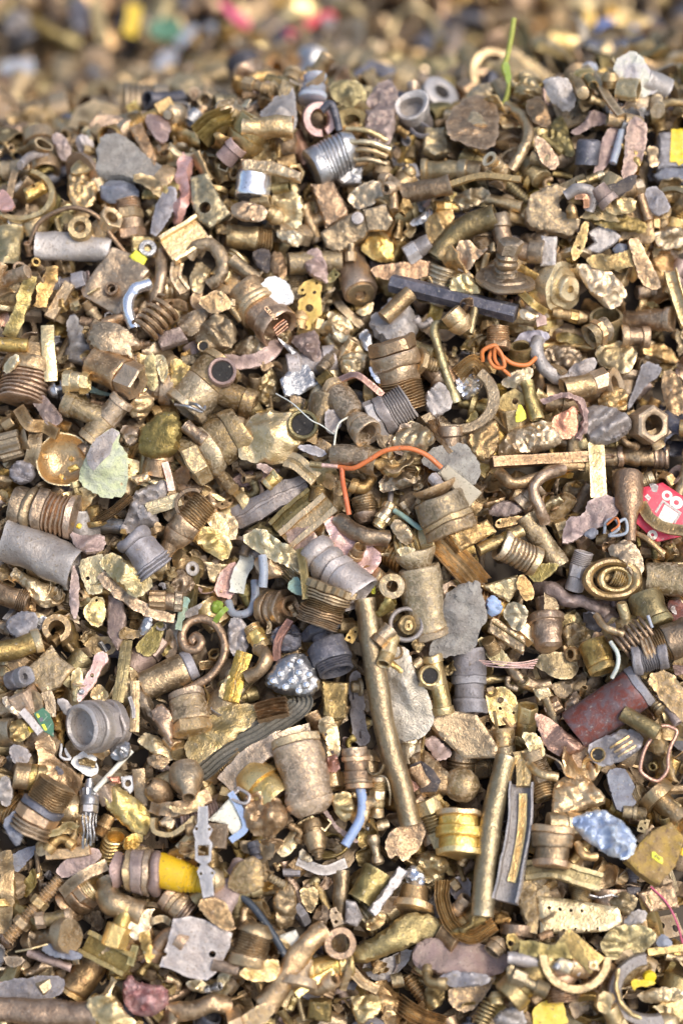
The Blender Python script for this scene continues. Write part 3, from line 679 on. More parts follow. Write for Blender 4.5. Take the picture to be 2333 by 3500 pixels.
# ------------------------------------------------------------------ the smaller scrap: prototypes
frng = np.random.default_rng(77)
PROTO = []                                                 # (kind phrase, name, mesh, cloud, materials)
def proto(name, phrase, parts, am=.06, size=None, crush=0, bend=0, seed=0, ridge=0, w=1, q=.8):
    g = G()
    for p in parts: g.add(p[1].V(), p[1].f)
    v = g.V(); sz = size or (v[:, 1].max()-v[:, 1].min())
    v = crushz(v, crush, int(seed)); v = bendx(v, bend); v = dent(v, am*sz, sz*.9, seed, ridge*sz); v = dent(v, am*sz*.4, sz*.3, seed+3); g.setV(v)
    me = new_mesh(name, g, MATS['brass']); name = phrase.replace(' ', '_'); me.name = name; PROTO.append((name, phrase, me, v.copy(), w, q))
def build_protos():
    sd = 0
    for pat, L, r, b, e in [('HB', 26, 9, .6, 'oo'), ('THB', 34, 9, .6, 'oc'), ('TT', 20, 10, .75, 'oc'), ('BHT', 30, 8, .5, 'co'), ('BC', 22, 11, .7, 'oo'), ('GC', 24, 10, .6, 'co'),
                            ('FN', 20, 11, .4, 'co'), ('HN', 24, 8, .5, 'oo'), ('CBC', 30, 9, .6, 'oo'), ('VBH', 30, 10, .5, 'oc'), ('TNH', 28, 7, .5, 'co'), ('YB', 22, 12, .75, 'oo'), ('BFT', 26, 9, .5, 'cc'), ('HTH', 26, 8, .5, 'oo')]:
        sd += 1; proto('pipe_fitting', {'T': 'threaded fitting', 'G': 'ribbed fitting'}.get(pat[0], 'pipe fitting' if 'T' not in pat else 'screw fitting'), build_fitting(pat, L*1e-3, r*1e-3, b, e, 20, False), .05, seed=sd, w=1.3)
    for L, r, cr, bn in [(30, 6, .2, .1), (22, 8, .5, 0), (40, 5, .3, .3), (26, 7, .65, .2), (18, 9, .1, 0), (34, 7, .45, -.3)]:
        sd += 1; proto('pipe_offcut', 'crushed pipe offcut' if cr > .4 else 'pipe offcut', build_shape('pipe', np.array([[-L/2000, 0, 0], [L/2000, 0, 0]]), r*.002, {'wall': .22}, frng, sd, ''), .12, crush=cr, bend=bn, seed=sd, w=1.4)
    for L, r, kk in [(7, 9, 6), (10, 11, 6), (6, 7, 6), (12, 9, 8)]:
        sd += 1; proto('hex_nut', 'hexagonal nut', [('b', hexnut(L*1e-3, r*1e-3, .58, kk))], .03, seed=sd, w=1)
    for L, r in [(28, 6), (20, 7), (38, 6)]:
        sd += 1; proto('bolt', 'bolt', build_shape('bolt', np.array([[0, 0, 0], [L*1e-3, 0, 0]]), r*.002, {}, frng, sd, ''), .02, seed=sd, w=.6)
    for a, w_ in [(13, 13), (17, 15), (11, 10)]:
        sd += 1; m = a*1e-3; proto('elbow_fitting', 'elbow fitting', build_shape('elbow', np.array([[-m, -m/2, 0], [m*.3, -m/2, 0], [m*.3, m, 0]]), w_*1e-3, {}, frng, sd, ''), .05, size=.015, seed=sd, w=.9)
    for a, r in [(14, 12), (10, 10)]:
        sd += 1; m = a*1e-3; proto('tee_fitting', 'tee fitting', build_shape('tee', np.array([[-m, 0, 0], [m, 0, 0], [0, m*1.1, 0]]), r*1e-3, {}, frng, sd, ''), .05, size=.013, seed=sd, w=.5)
    def blob(n, a, b):
        th = np.sort(frng.uniform(0, 2*PI, n)); rr = frng.uniform(.75, 1.15, n); return np.stack([a*rr*np.cos(th), b*rr*np.sin(th), 0*th], -1)*1e-3
    for i in range(9):
        sd += 1; a = frng.uniform(12, 20); proto('scrap_sheet', ['crumpled sheet scrap', 'torn sheet scrap', 'bent sheet scrap'][i % 3], build_shape('sheet', blob(8, a, a*frng.uniform(.5, .9)), .01, {'cr': .10, 't': .9, 'step': .0024}, frng, sd, ''), .18, size=.014, bend=[0, .7, 1.6][i % 3], seed=sd, w=1.2, q=.88)
    for i in range(10):
        sd += 1; a = frng.uniform(10, 17); proto('scrap_lump', ['crushed lump', 'chunky offcut', 'folded scrap piece'][i % 3], build_shape('chunk', blob(8, a, a*frng.uniform(.5, .85)), .01, {'fat': .8, 'cr': .12, 'step': .0020, 'facet': .9}, frng, sd, ''), .10, size=.012, seed=sd, w=.75)
    for i in range(6):
        sd += 1; L, r = frng.uniform(24, 40), frng.uniform(7, 10); proto('x', ['flattened tube piece', 'squashed can piece', 'torn tube piece'][i % 3], build_shape('pipe', np.array([[-L/2000, 0, 0], [L/2000, 0, 0]]), r*.002, {'wall': .12}, frng, sd, ''), .30, crush=.62, bend=[0, .5, -.6][i % 3], seed=sd, w=1.2, ridge=.08)
    for i in range(6):
        sd += 1; a = frng.uniform(14, 22); proto('x', ['rolled sheet scrap', 'folded sheet scrap'][i % 2], build_shape('sheet', blob(7, a, a*frng.uniform(.4, .7)), .01, {'cr': .12, 't': 1.1, 'step': .0024}, frng, sd, ''), .22, size=.016, bend=[2.4, 3.2, 4.0][i % 3], seed=sd, w=1.1, q=.8)
    for i in range(8):
        sd += 1; L = frng.uniform(22, 40); pts = np.array([[-L/2, 0, 0], [-L/6, frng.uniform(-3, 3), 0], [L/5, frng.uniform(-4, 4), 0], [L/2, frng.uniform(-3, 3), 0]])*1e-3
        proto('metal_strip', ['bent strip', 'channel offcut', 'ribbed strip', 'thin bent strip'][i % 4], build_shape('strip', pts, frng.uniform(5, 10)*1e-3, {'sec': ['flat', 'u', 'rib', 'edge'][i % 4], 't': [1.4, 1.1, 3, 1.2][i % 4], 'z': [0, frng.uniform(-3, 5), frng.uniform(-3, 5), 0], 'tw': frng.uniform(-1, 1)}, frng, sd, ''), .12, size=.010, seed=sd, w=1.2)
    for L, r, kk in [(30, 3.5, 0), (22, 5, 6), (36, 4, 4), (26, 3, 0)]:
        sd += 1; proto('metal_rod', {0: 'round rod', 6: 'hexagonal bar', 4: 'square bar'}[kk]+' offcut', build_shape('rod', np.array([[0, 0, 0], [L*1e-3, 0, 0]]), r*.002, {'k': kk, 'ph': PI/4}, frng, sd, ''), .06, bend=.15, seed=sd, w=1)
    for w_, inn, t, arc in [(24, .6, 3, (0, 360)), (30, .75, 5, (0, 250)), (20, .5, 2, (0, 360)), (34, .8, 6, (20, 200))]:
        sd += 1; proto('ring', 'washer ring' if arc[1] == 360 else 'broken ring piece', build_shape('ring', np.zeros((1, 3)), w_*1e-3, {'inner': inn, 't': t, 'arc': arc}, frng, sd, ''), .03, size=.02, seed=sd, w=.6)
    for pr, L, r in [([(0, .3), (0, 1), (.25, 1), (.35, .7), (.9, .65), (1, .5)], 14, 12), ([(0, .9), (.1, 1), (.5, 1), (.7, .8), (.8, .4), (1, .35)], 18, 9), ([(0, .2), (.1, .5), (.4, .5), (.45, 1), (.6, 1), (.65, .4), (1, .38)], 22, 9)]:
        sd += 1; proto('turned_part', 'turned spindle piece', build_shape('lath', np.zeros((2, 3)), r*.002, {'prof': pr, 'Lm': L*1e-3}, frng, sd, ''), .04, seed=sd, w=.7)
    for i in range(3):
        sd += 1; a = frng.uniform(13, 17); b = a*.6
        proto('bracket', 'drilled bracket', build_shape('sheet', np.array([[-a, -b, 0], [a, -b, 0], [a, b*.4, 0], [a*.3, b, 0], [-a, b, 0]])*1e-3, .01, {'cr': .03, 't': 1.6, 'sharp': 1, 'hm': [(a*.4e-3, -b*.2e-3, .0022), (-a*.5e-3, b*.3e-3, .003)], 'step': .0028}, frng, sd, ''), .03, size=.02, bend=.5*i, seed=sd, w=.6, q=.9)
FM_ = [('brass', 'dull brass', 26), ('brass_dull', 'dusty brown', 24), ('brass_pale', 'pale brass', 15), ('brass_yellow', 'yellow brass', 7), ('brass_olive', 'olive brass', 9), ('bronze', 'brown bronze', 14),
       ('mauve', 'mauve brown', 3.5), ('zinc', 'grey', 3.5), ('copper', 'copper', 1.2), ('tan_brass', 'tan brass', 14), ('steel', 'silvery', 1.8), ('iron_dark', 'black', .7), ('lead', 'dark grey', 1.6), ('brass_gold', 'golden', 1.4)]
def random_rot(rng, flat):
    a = rng.uniform(0, 2*PI); b = rng.normal(0, .45 if flat else .33); c = rng.uniform(0, 2*PI) if not flat else rng.normal(0, .35)
    Rz = np.array([[math.cos(a), -math.sin(a), 0], [math.sin(a), math.cos(a), 0], [0, 0, 1]]); Ry = np.array([[math.cos(b), 0, -math.sin(b)], [0, 1, 0], [math.sin(b), 0, math.cos(b)]])
    Rx = np.array([[1, 0, 0], [0, math.cos(c), -math.sin(c)], [0, math.sin(c), math.cos(c)]]); return Rz@Ry@Rx
class _F:
    def __contains__(s, n): return any(w in n for w in ('sheet', 'strip', 'ring', 'bracket', 'nut', 'elbow', 'tee', 'lump', 'channel')) and 'string' not in n
FLAT = _F()
def tangent(p):
    n = normal_at(p); return basis(np.array([1., 0, 0]), n)
FILL = []; COUNT = {}
def drop(u, v, smin, smax, rng, lim=290, sink=0):
    wts = np.array([p[4] for p in PROTO]); i = rng.choice(len(PROTO), p=wts/wts.sum()); nm, ph, me, cloud, _, q = PROTO[i]
    if COUNT.get(nm, 0) >= lim: return None
    s = smin + (smax-smin)*rng.random()**1.3; s3 = s*rng.uniform(.88, 1.15, 3)
    M3 = tangent(np.array([u, v, float(base_w(u, v))])) @ random_rot(rng, nm in FLAT)
    A = (cloud*s3)@M3.T; pos = np.array([u, v, float(base_w(u, v))]); dz = rest(A+pos, q-.12); 
    pos[2] += dz; 
    if pos[2]-float(base_w(u, v)) > .030: return None
    stamp(A+pos)
    o = bpy.data.objects.new(nm, me); COL.objects.link(o); COUNT[nm] = COUNT.get(nm, 0)+1
    place(o, M3, pos, s3); mw = np.array([m[2] for m in FM_], float); j = rng.choice(len(FM_), p=mw/mw.sum())
    if v > crest(u)+.03 and rng.random() < .55: j = rng.choice([4, 5, 5, 1, 11, 0])  # far slope's weaker light put into darker material picks
    o.material_slots[0].link = 'OBJECT'; o.material_slots[0].material = MATS[FM_[j][0]]
    FILL.append((o, nm, ph, FM_[j][1], s*np.ptp(cloud, 0).max(), proj(pos), M3)); return o
def bed():
    rng = np.random.default_rng(5); vs, fs, n = [], [], 0
    low = [p for p in PROTO if len(p[3]) < 520]
    for i in range(3600):
        back = i > 2300
        if not back: u, v = rng.uniform(-.36, .36), rng.uniform(-.44, .36)
        else: u, v = rng.uniform(-.58, .58), rng.uniform(.28, .95)
        nm, ph, me, cloud, _, q = low[rng.integers(len(low))]; s3 = rng.uniform(.6, 1.15)*rng.uniform(.85, 1.15, 3)
        M3 = tangent(np.array([u, v, float(base_w(u, v))])) @ random_rot(rng, nm in FLAT); A = (cloud*s3)@M3.T; pos = np.array([u, v, float(base_w(u, v))])
        pos[2] += rest(A+pos, .40)
        if pos[2]-float(base_w(u, v)) > .008: continue
        stamp(A+pos); vs.append(toworld(A+pos)); fs += [tuple(a+n for a in p.vertices) for p in me.polygons]; n += len(A)
    V = np.concatenate(vs); me = bpy.data.meshes.new('scrap_fragments'); me.from_pydata(V.tolist(), [], fs)
    me.polygons.foreach_set('use_smooth', [True]*len(me.polygons)); me.set_sharp_from_angle(angle=R(38)); me.materials.append(MATS['scrap_bed'])
    o = bpy.data.objects.new('scrap_fragments', me); COL.objects.link(o); o['kind'] = 'stuff'; o['label'] = 'bed of small brown brass fragments showing dark between the larger scrap'; o['category'] = 'metal fragments'
def ground():
    m = bpy.data.materials.new('ground_earth'); m.use_nodes = True; t = m.node_tree; b = t.nodes['Principled BSDF']; tc = nd(t, 'ShaderNodeTexCoord'); n = nd(t, 'ShaderNodeTexNoise', Scale=60.0, Detail=6.0); t.links.new(tc.outputs['Object'], n.inputs['Vector'])
    t.links.new(mixc(t, n.outputs[0], (.05, .04, .03), (.14, .11, .08)), b.inputs['Base Color']); b.inputs['Roughness'].default_value = .9
    us = np.concatenate([[-30, -8, -3, -1.6], np.linspace(-1.2, 1.2, 81), [1.6, 3, 8, 30]]); vs = np.concatenate([[-30, -8, -3], np.linspace(-1.6, 2.2, 110), [3, 8, 30]])
    U, V = np.meshgrid(us, vs); W = base_w(U, V) - .022; Q = toworld(np.stack([U, V, W], -1)); z0 = -.25
    near = (np.abs(U) < 1.3) & (V > -1.7) & (V < 2.3)
    Q[..., 2] = np.where(near, np.maximum(Q[..., 2], z0), z0); Q[~near] = np.stack([U, V*1.0, np.full_like(U, z0)], -1)[~near]
    n, k = U.shape; f = [(j*k+i, j*k+i+1, (j+1)*k+i+1, (j+1)*k+i) for j in range(n-1) for i in range(k-1)]
    me = bpy.data.meshes.new('ground'); me.from_pydata(Q.reshape(-1, 3).tolist(), [], f); me.materials.append(m); me.polygons.foreach_set('use_smooth', [True]*len(me.polygons))
    o = bpy.data.objects.new('ground', me); COL.objects.link(o); o['kind'] = 'structure'; o['label'] = 'dark earth under the scrap heap'
def fillers():
    rng = np.random.default_rng(11); n = 0
    for i in range(NFRONT):
        u, v = rng.uniform(-.31, .31), rng.uniform(-.40, .34); X, Y = proj(np.array([u, v, float(base_w(u, v))]))
        if not (-60 < X < 2393 and -60 < Y < 3570): continue
        j, ii = int(np.clip(Y/16, 0, 218)), int(np.clip(X/16, 0, 145))
        if MASK[j, ii] and rng.random() < .9: continue
        drop(u, v, .5, 1.25, rng)
    for i in range(NBACK):
        u, v = rng.uniform(-.50, .50), rng.uniform(.27, .92); X, Y = proj(np.array([u, v, float(base_w(u, v))]))
        if not (-60 < X < 2393 and -80 < Y < 700): continue
        drop(u, v, *((.5, 1.2) if v < crest(u)+.06 else (1.1, 2.1)), rng)

def gap_fillers(n):
    """small pieces that have slid into the hollows between the larger ones"""
    rng = np.random.default_rng(23); k = 0
    for i in range(n*12):
        if k >= n: break
        u, v = rng.uniform(-.30, .30), rng.uniform(-.37, .31); X, Y = proj(np.array([u, v, float(base_w(u, v))]))
        if not (-20 < X < 2353 and 200 < Y < 3520): continue
        i0, j0 = int((u-HU0)/CELL), int((v-HV0)/CELL); win = H[j0-6:j0+7, i0-6:i0+7]; c = H[j0-1:j0+2, i0-1:i0+2].max()
        if c < win.mean()-.0035: 
            if drop(u, v, .28, .62, rng): k += 1
    print('gap pieces', k)
NFRONT, NBACK = 3800, 1700
# ------------------------------------------------------------------ the pieces one can tell apart, traced from the photograph
# P(tile, shape, points in the tile, width, material, label, ...)
# --- far side of the heap, out of focus
P(0,'strip',[(900,30),(890,130),(860,240)],95,'paint_yellow','blurred yellow strip standing in the far scrap at upper left',name='plastic_strip',t=2)
P(0,'sheet',[(970,190),(1070,110),(1230,160),(1190,270),(1050,250)],0,'plastic_green','blurred green plate lying in the far scrap',name='plastic_plate',t=2,n='far green plate')
P(0,'strip',[(1260,400),(1370,390),(1490,365)],60,'brass_yellow','blurred yellow-green bar right of the far green plate',up=25,t=3)
P(0,'chunk',[(0,420),(110,400),(230,380),(230,500),(130,570),(0,560)],0,'plastic_grey','blurred pale blue-grey lump at the upper left edge',name='plastic_lump',n='far blue-grey lump')
P(0,'chunk',[(40,90),(130,75),(220,110),(150,200),(40,250)],0,'zinc','blurred pale grey lump near the top left corner')
P(0,'chunk',[(760,535),(850,480),(940,555),(900,630),(790,615)],0,'brass_yellow','blurred bright yellow brass nugget left of centre on the crest',up=25)
P(0,'rod',[(860,510),(1120,520)],90,'brass_pale','blurred pale straight rod above the yellow brass nugget')
P(0,'chunk',[(1010,440),(1080,350),(1180,330),(1190,390),(1090,470)],0,'plastic_grey','blurred lavender fragment below the far green plate',name='plastic_lump')
P(0,'strip',[(1190,300),(1250,240),(1310,180)],70,'plastic_grey','blurred lavender strip right of the far green plate',name='plastic_strip',t=2)
P(0,'chunk',[(1350,190),(1400,130),(1455,150),(1430,220)],0,'plastic_grey','small blurred pale blue fragment beside the pink scrap',name='plastic_lump')
P(0,'chunk',[(600,610),(650,560),(715,590),(700,650),(620,660)],0,'plastic_grey','small blurred lavender fragment in the dark hollow at upper left',up=22,q=.99,name='plastic_lump')
P(0,'sheet',[(1460,40),(1500,30),(1680,120),(1660,170),(1560,130)],0,'plastic_pink','blurred pink plastic scrap near the top edge',name='plastic_scrap',t=2,n='far pink scrap')
P(0,'ring',[(560,560)],210,'bronze','blurred bronze ring open towards its lower right, upper left',inner=.6,t=5,arc=(20,250))
P(0,'sheet',[(460,0),(600,0),(590,210),(500,200)],0,'iron_dark','blurred dark panel near the top left',t=2,name='dark_panel')
P(0,'strip',[(650,-20),(660,120),(690,280)],70,'brass_olive','blurred olive strip right of the dark panel at the top',t=2)
P(1,'strip',[(405,225),(560,150),(700,85)],66,'paint_red','blurred red plastic strip with a silver rivet, top centre',name='plastic_strip',t=3,n='far red strip',ext=[('rivet','lath',[(660,165),(661,165)],95,'zinc',{'prof':[(0,.8),(.5,1),(.9,.9),(1,.4)],'L':40,'vert':1},4)])
P(1,'bent',[(1075,220),(1140,140),(1250,110),(1360,150),(1430,260)],52,'brass_pale','blurred wide brass arch near the top centre',z=[0,4,12,4,0],solid=1,n='far brass arch',cat='curved rod')
P(1,'fit',[(575,500),(565,690)],185,'plastic_grey','pale blue-grey screw cap standing on the crest at top centre',pat='DTC',ends='cc',name='plastic_plug',pitch=15,n='blue-grey cap')
P(1,'chunk',[(680,560),(760,530),(880,540),(930,640),(930,730),(820,740),(690,660)],0,'brass_olive','large dark olive chunk right of the blue-grey cap on the crest',n='olive crest chunk',fat=.6)
P(1,'chunk',[(205,760),(290,700),(330,670),(400,680),(440,640),(465,860),(350,845),(240,810)],0,'zinc','jagged pale grey fragment left of the blue-grey cap',fat=.5)
P(1,'pipe',[(430,850),(100,860)],145,'brass_pale','short pale brass tube lying level left of the crest chain of scrap',n='level pale tube',ty=0)
P(1,'ring',[(610,800)],230,'copper_pink','thick pink copper ring standing open above the silver bellows',inner=.55,t=14,arc=(-60,280),tx=35)
P(1,'bent',[(620,790),(680,780),(740,900)],50,'iron_dark','black bent strap hooked through the pink copper ring',z=[8,12,4],solid=1,name='black_strap',cat='strap')
P(1,'fit',[(560,1120),(850,985)],270,'steel','silvery corrugated bellows tapering to its upper right, top centre',pat='WGGV',ends='cc',n='silver bellows',name='bellows',bore=.3)
for i_,(a_,b_) in enumerate([((790,860),(1060,950)),((820,950),(1080,1010)),((830,1000),(1060,1055)),((830,1070),(1055,1105))]):
    P(1,'bent',[a_,((a_[0]+b_[0])//2,(a_[1]+b_[1])//2-6),b_],38,'brass_pale',['topmost','second','third','lowest'][i_]+' of four pale brass prongs fanned right of the silver bellows',solid=1,z=[0,4,2],group='pale brass prongs beside the bellows',name='brass_prong')
P(1,'chunk',[(920,720),(1000,680),(1080,690),(1150,745),(1100,950),(1010,950),(915,870)],0,'mauve','crumpled violet-mauve lump near the crest right of centre',n='violet lump',cr=.3)
P(1,'fit',[(1235,555),(1220,735)],110,'bronze','tan upright plug right of the black rubber piece',pat='DB',ends='cc',pitch=20,name='plug')
P(1,'nut',[(1410,640)],240,'zinc','thick pale ring nut on the crest right of centre',bore=.42,t=90,kk=0,pitch=70,tx=25,n='pale ring nut',name='ring_nut')
P(1,'fit',[(1340,760),(1190,850)],225,'zinc','pale grey open tube mouth below the ring nut near the crest',pat='NBC',ends='oo',bore=.68,pitch=38,n='pale tube mouth')
P(1,'slab',[(1310,900),(1440,890),(1480,1010),(1380,1040),(1300,1010)],0,'brass_pale','square pale block below the open grey tube mouth',t=8)
P(2,'chunk',[(-20,830),(150,740),(320,720),(340,880),(240,960),(100,940),(-20,930)],0,'bronze','broad flat brown piece below the ring nut near the crest',fat=.3,cr=.05)
P(2,'wire',[(430,140),(412,270),(385,400),(362,465),(400,560),(380,670),(330,745)],34,'stalk','green and yellow plant stalk sticking up out of the heap',name='plant_stalk',cat='plant stalk',z=[8,6,4,3,2,1,0],n='green stalk',flat=(330,745),ext=[('leaf','sheet',[(350,450),(390,440),(412,560),(380,600)],0,'leaf_green',{'t':.6},14)])
P(2,'chunk',[(100,650),(180,565),(300,560),(340,640),(250,710),(140,705)],0,'brass_pale','rounded pale nugget left of the green stalk',n='nugget by the stalk')
P(2,'chunk',[(-10,470),(60,420),(200,430),(230,540),(90,610),(0,560)],0,'bronze','dark brown block left of the green stalk on the crest')
P(2,'chunk',[(240,440),(280,405),(315,450),(280,550),(245,520)],0,'brass_pale','small pale upright piece touching the green stalk',up=5,q=.97)
P(2,'chunk',[(420,520),(490,470),(560,500),(640,620),(560,690),(440,660)],0,'brass_olive','knobbly olive cluster right of the green stalk',cr=.4,n='knobbly olive cluster')
P(2,'chunk',[(620,530),(720,510),(810,530),(860,700),(790,760),(700,700),(640,600)],0,'zinc','large silver-grey lump on the crest at right',n='silver crest lump')
P(2,'rod',[(840,510),(900,640)],85,'bronze','short brown stub leaning right of the silver crest lump')
P(2,'strip',[(910,520),(1000,590),(1070,700),(1150,840)],55,'brass','bent golden strip running down right of the silver crest lump',t=3,z=[0,4,3,0])
P(2,'chunk',[(880,440),(940,405),(1000,440),(980,500),(900,500)],0,'plastic_grey','blurred pale blue disc behind the silver crest lump',name='plastic_lump')
P(2,'chunk',[(990,175),(1090,125),(1220,105),(1300,125),(1280,205),(1100,215),(1010,235)],0,'blue_far','blurred blue scrap near the top right',name='plastic_lump',fat=.4,n='far blue scrap')
P(2,'chunk',[(780,-20),(1000,-20),(960,50),(840,50)],0,'brass_yellow','blurred yellow disc cut by the top edge at right')
for i_,(a_,b_,c_) in enumerate([(750,105,52),(935,112,52),(765,230,60),(1075,75,55)]):
    P(2,'chunk',[(a_+c_*math.cos(t_),b_+c_*math.sin(t_)) for t_ in (0,1,2.1,3.1,4.2,5.2)],0,'brass_gold',['blurred golden bead left of the far yellow disc','blurred golden bead right of and below the far yellow disc','lowest blurred golden bead near the top right','rightmost pale golden bead near the top right'][i_],name='brass_bead',fat=.85,group='golden beads out of focus')  # gold-coloured lumps stand in for warm out-of-focus highlights
P(2,'chunk',[(1100,440),(1150,370),(1220,335),(1300,370),(1310,420),(1400,530),(1390,620),(1310,650),(1350,790),(1250,760),(1180,640),(1120,530)],0,'crust_pale','big pale shell-like crust jutting up at the right of the crest',n='pale shell',flat=(1300,760),name='shell_crust',cat='crust',cr=.3,fat=.45)
P(2,'bent',[(1400,720),(1480,690),(1600,700)],55,'brass','blurred brass arc right of the pale shell',solid=1,cat='curved rod')
P(2,'bent',[(400,750),(500,830),(545,960),(500,1080),(420,1180)],75,'brass_pale','smooth curved tan rod bowing right below the green stalk',solid=1,z=[0,6,8,6,0],n='bowed tan rod',cat='curved rod')
P(2,'chunk',[(500,730),(610,680),(700,780),(640,840),(540,800)],0,'bronze','creased brown wedge right of the bowed tan rod')
P(2,'chunk',[(680,830),(750,780),(800,880),(850,1030),(820,1060),(720,1010),(670,940)],0,'brass_olive','pinched olive clip with an open jaw near the crest at right',cr=.3)
P(2,'sheet',[(560,930),(650,960),(750,1080),(700,1140),(610,1080)],0,'bronze','flat brown flap below the pinched olive clip',t=2)
P(2,'lath',[(935,1080),(930,960)],160,'iron_dark','round black cap with a worn rim near the right of the crest',prof=[(0,.95),(.3,1),(.8,1),(.95,.9),(1,.7)],pitch=35,name='black_end_piece',n='black cap')
P(2,'chunk',[(800,880),(900,830),(940,740),(1080,790),(1090,830),(950,850),(860,900)],0,'mauve','long mauve folded scrap above the black cap')
P(2,'chunk',[(1040,880),(1130,850),(1140,960),(1020,1170),(960,1150)],0,'mauve','left one of two dark mauve slabs standing at right',fat=.6)
P(2,'rod',[(1155,880),(1100,1090)],52,'plastic_grey','grey-blue rod wedged between the two dark mauve slabs')
P(2,'chunk',[(1190,820),(1240,790),(1320,860),(1310,1000),(1240,1180),(1150,1200),(1180,1000)],0,'mauve','right, broader one of two dark mauve slabs at right',fat=.6,cr=.3,n='dark mauve slabs')
P(2,'slab',[(1400,900),(1568,900),(1600,1120),(1400,1130)],0,'lead','grey block with yellow paint on it at the right edge',t=9,name='painted_block',n='grey block with yellow paint',dec=[('yellow_paint',[(1475,890),(1550,890),(1560,1110),(1530,1125),(1515,1100),(1470,1100)],'paint_yellow')])
P(2,'chunk',[(1330,970),(1400,990),(1395,1050),(1410,1110),(1350,1120),(1330,1050)],0,'brass_pale','small waisted brass piece left of the grey block with yellow paint')
P(5,'slab',[(1370,90),(1440,50),(1600,70),(1600,170),(1400,130)],0,'slate','slate-blue block under the grey block with yellow paint',t=8)
P(5,'chunk',[(1310,200),(1370,160),(1440,220),(1490,330),(1390,370),(1320,300)],0,'lead','flat dark grey lump below the slate-blue block',fat=.5)
P(5,'rod',[(1275,230),(1335,400)],70,'bronze','slim brown stub left of the flat dark grey lump')
P(5,'chunk',[(1040,300),(1130,240),(1240,260),(1250,340),(1170,360),(1080,350)],0,'brass_gold','shiny orange-gold nugget under the mauve slabs at right')
P(5,'chunk',[(950,210),(1100,150),(1250,90),(1240,180),(1100,270),(980,290)],0,'soot','dark sooty wedge under the mauve slabs')
P(5,'fit',[(860,150),(1030,100)],75,'brass_pale','small pale fitting lying above the sooty wedge',pat='NBC')
# --- upper part of the slope
P(3,'pipe',[(70,440),(60,720)],150,'brass_pale','fluted pale bundle at the left edge of the upper slope',crush=.4,ridge=.12,name='fluted_tube',n='fluted bundle')
P(3,'ring',[(160,240)],450,'brass_pale','broad flat pale ring, mostly complete, at upper left',inner=.80,t=6,arc=(-160,75),ell=.85,n='broad flat ring',tx=5)
P(3,'slab',[(160,200),(290,150),(320,200),(180,260)],0,'brass_gold','small golden drilled block lying inside the broad flat ring',t=6,holes=[(230,185,12)])
P(3,'strip',[(60,260),(110,120),(170,60)],45,'brass','thin bent brass strip inside the broad flat ring',t=2,z=[0,6,0])
P(3,'sheet',[(0,190),(60,220),(115,330),(-20,330)],0,'copper_pink','flat pink copper flake at the left edge',t=2)
P(3,'bent',[(140,30),(200,-20),(310,-50)],55,'zinc','thin grey curved tube above the broad flat ring',solid=1,cat='curved rod')
P(3,'chunk',[(450,130),(510,60),(590,100),(650,170),(640,290),(520,330),(450,240)],0,'brass_yellow','folded yellow brass pouch left of the stone-like slab',cr=.25,n='yellow brass pouch')
P(3,'sheet',[(460,70),(530,10),(650,-10),(640,40),(520,90)],0,'brass_yellow','bent yellow flap above the yellow brass pouch',t=2,cr=.12)
P(3,'slab',[(620,115),(650,20),(700,-80),(830,-100),(960,-50),(1060,10),(1180,80),(1160,150),(1000,128)],0,'stone_grey','large pale stone-like slab on the upper left slope',t=10,n='stone-like slab',soft=1,dent=.08)
P(0,'fit',[(690,880),(880,880)],200,'bronze','ribbed brown barrel out of focus on the upper left crest',pat='GGC',ends='cc',n='ribbed barrel on the crest')
P(0,'chunk',[(340,910),(400,880),(480,970),(470,1090),(400,1060)],0,'mauve','soft-focus pink-mauve flake above the broad flat ring')
P(0,'chunk',[(500,930),(560,890),(640,960),(600,1050),(530,1020)],0,'zinc','soft-focus pale grey chip left of the ribbed barrel')
P(0,'slab',[(880,930),(960,890),(1050,1020),(1030,1070),(950,1010)],0,'bronze','flat brown plate between the ribbed barrel and the stone-like slab',t=4)
P(0,'chunk',[(970,850),(1060,800),(1150,820),(1110,920),(1020,910)],0,'mauve','small glossy mauve cap on the crest left of centre')
P(0,'strip',[(1340,920),(1450,850),(1568,790)],170,'brass_olive','fan-folded brass piece on the crest left of the level pale tube',sec='rib',t=8,z=[0,4,0])
P(3,'chunk',[(670,165),(750,130),(890,150),(945,220),(880,270),(740,290),(670,240)],0,'slate','blue-grey painted cap beneath the stone-like slab',n='blue-grey painted cap',fat=.9)
P(3,'fit',[(850,270),(880,520)],200,'bronze','dusty threaded fitting right under the blue-grey painted cap',pat='THBH',n='fitting under the painted cap')
P(3,'chunk',[(1060,250),(1130,165),(1190,190),(1170,330),(1060,500),(1000,480)],0,'lead','dark tapering strip left of the twisted copper ribbon',fat=.5)
P(3,'strip',[(1275,-20),(1230,110),(1260,230),(1215,330),(1190,400)],90,'copper_pink','twisted pink copper ribbon hanging down the upper left slope',t=5,z=[0,6,2,8,0],tw=1.0,n='twisted copper ribbon',dent=.25)
P(3,'slab',[(1285,120),(1390,85),(1440,190),(1545,360),(1410,455),(1330,400),(1285,280)],0,'brass_pale','square pale block with a round drilled hole, upper left',t=8,holes=[(1380,320,40)],n='block with round hole')
P(3,'strip',[(1120,610),(1365,445)],205,'brass_pale','open pale tray with raised sides above the brass hook',sec='u',t=2.5,n='open tray')
P(3,'bent',[(1265,640),(1330,585),(1430,590),(1500,690),(1480,790),(1400,830)],92,'brass_dull','thick smooth brass hook curling down to the right, upper left',solid=1,z=[0,4,6,6,4,0],n='brass hook',cat='hook',name='brass_hook')
P(3,'bent',[(1075,610),(1085,790),(1035,980)],84,'bronze','curved brown rod standing left of the brass hook',solid=1,z=[0,5,0],cat='curved rod')
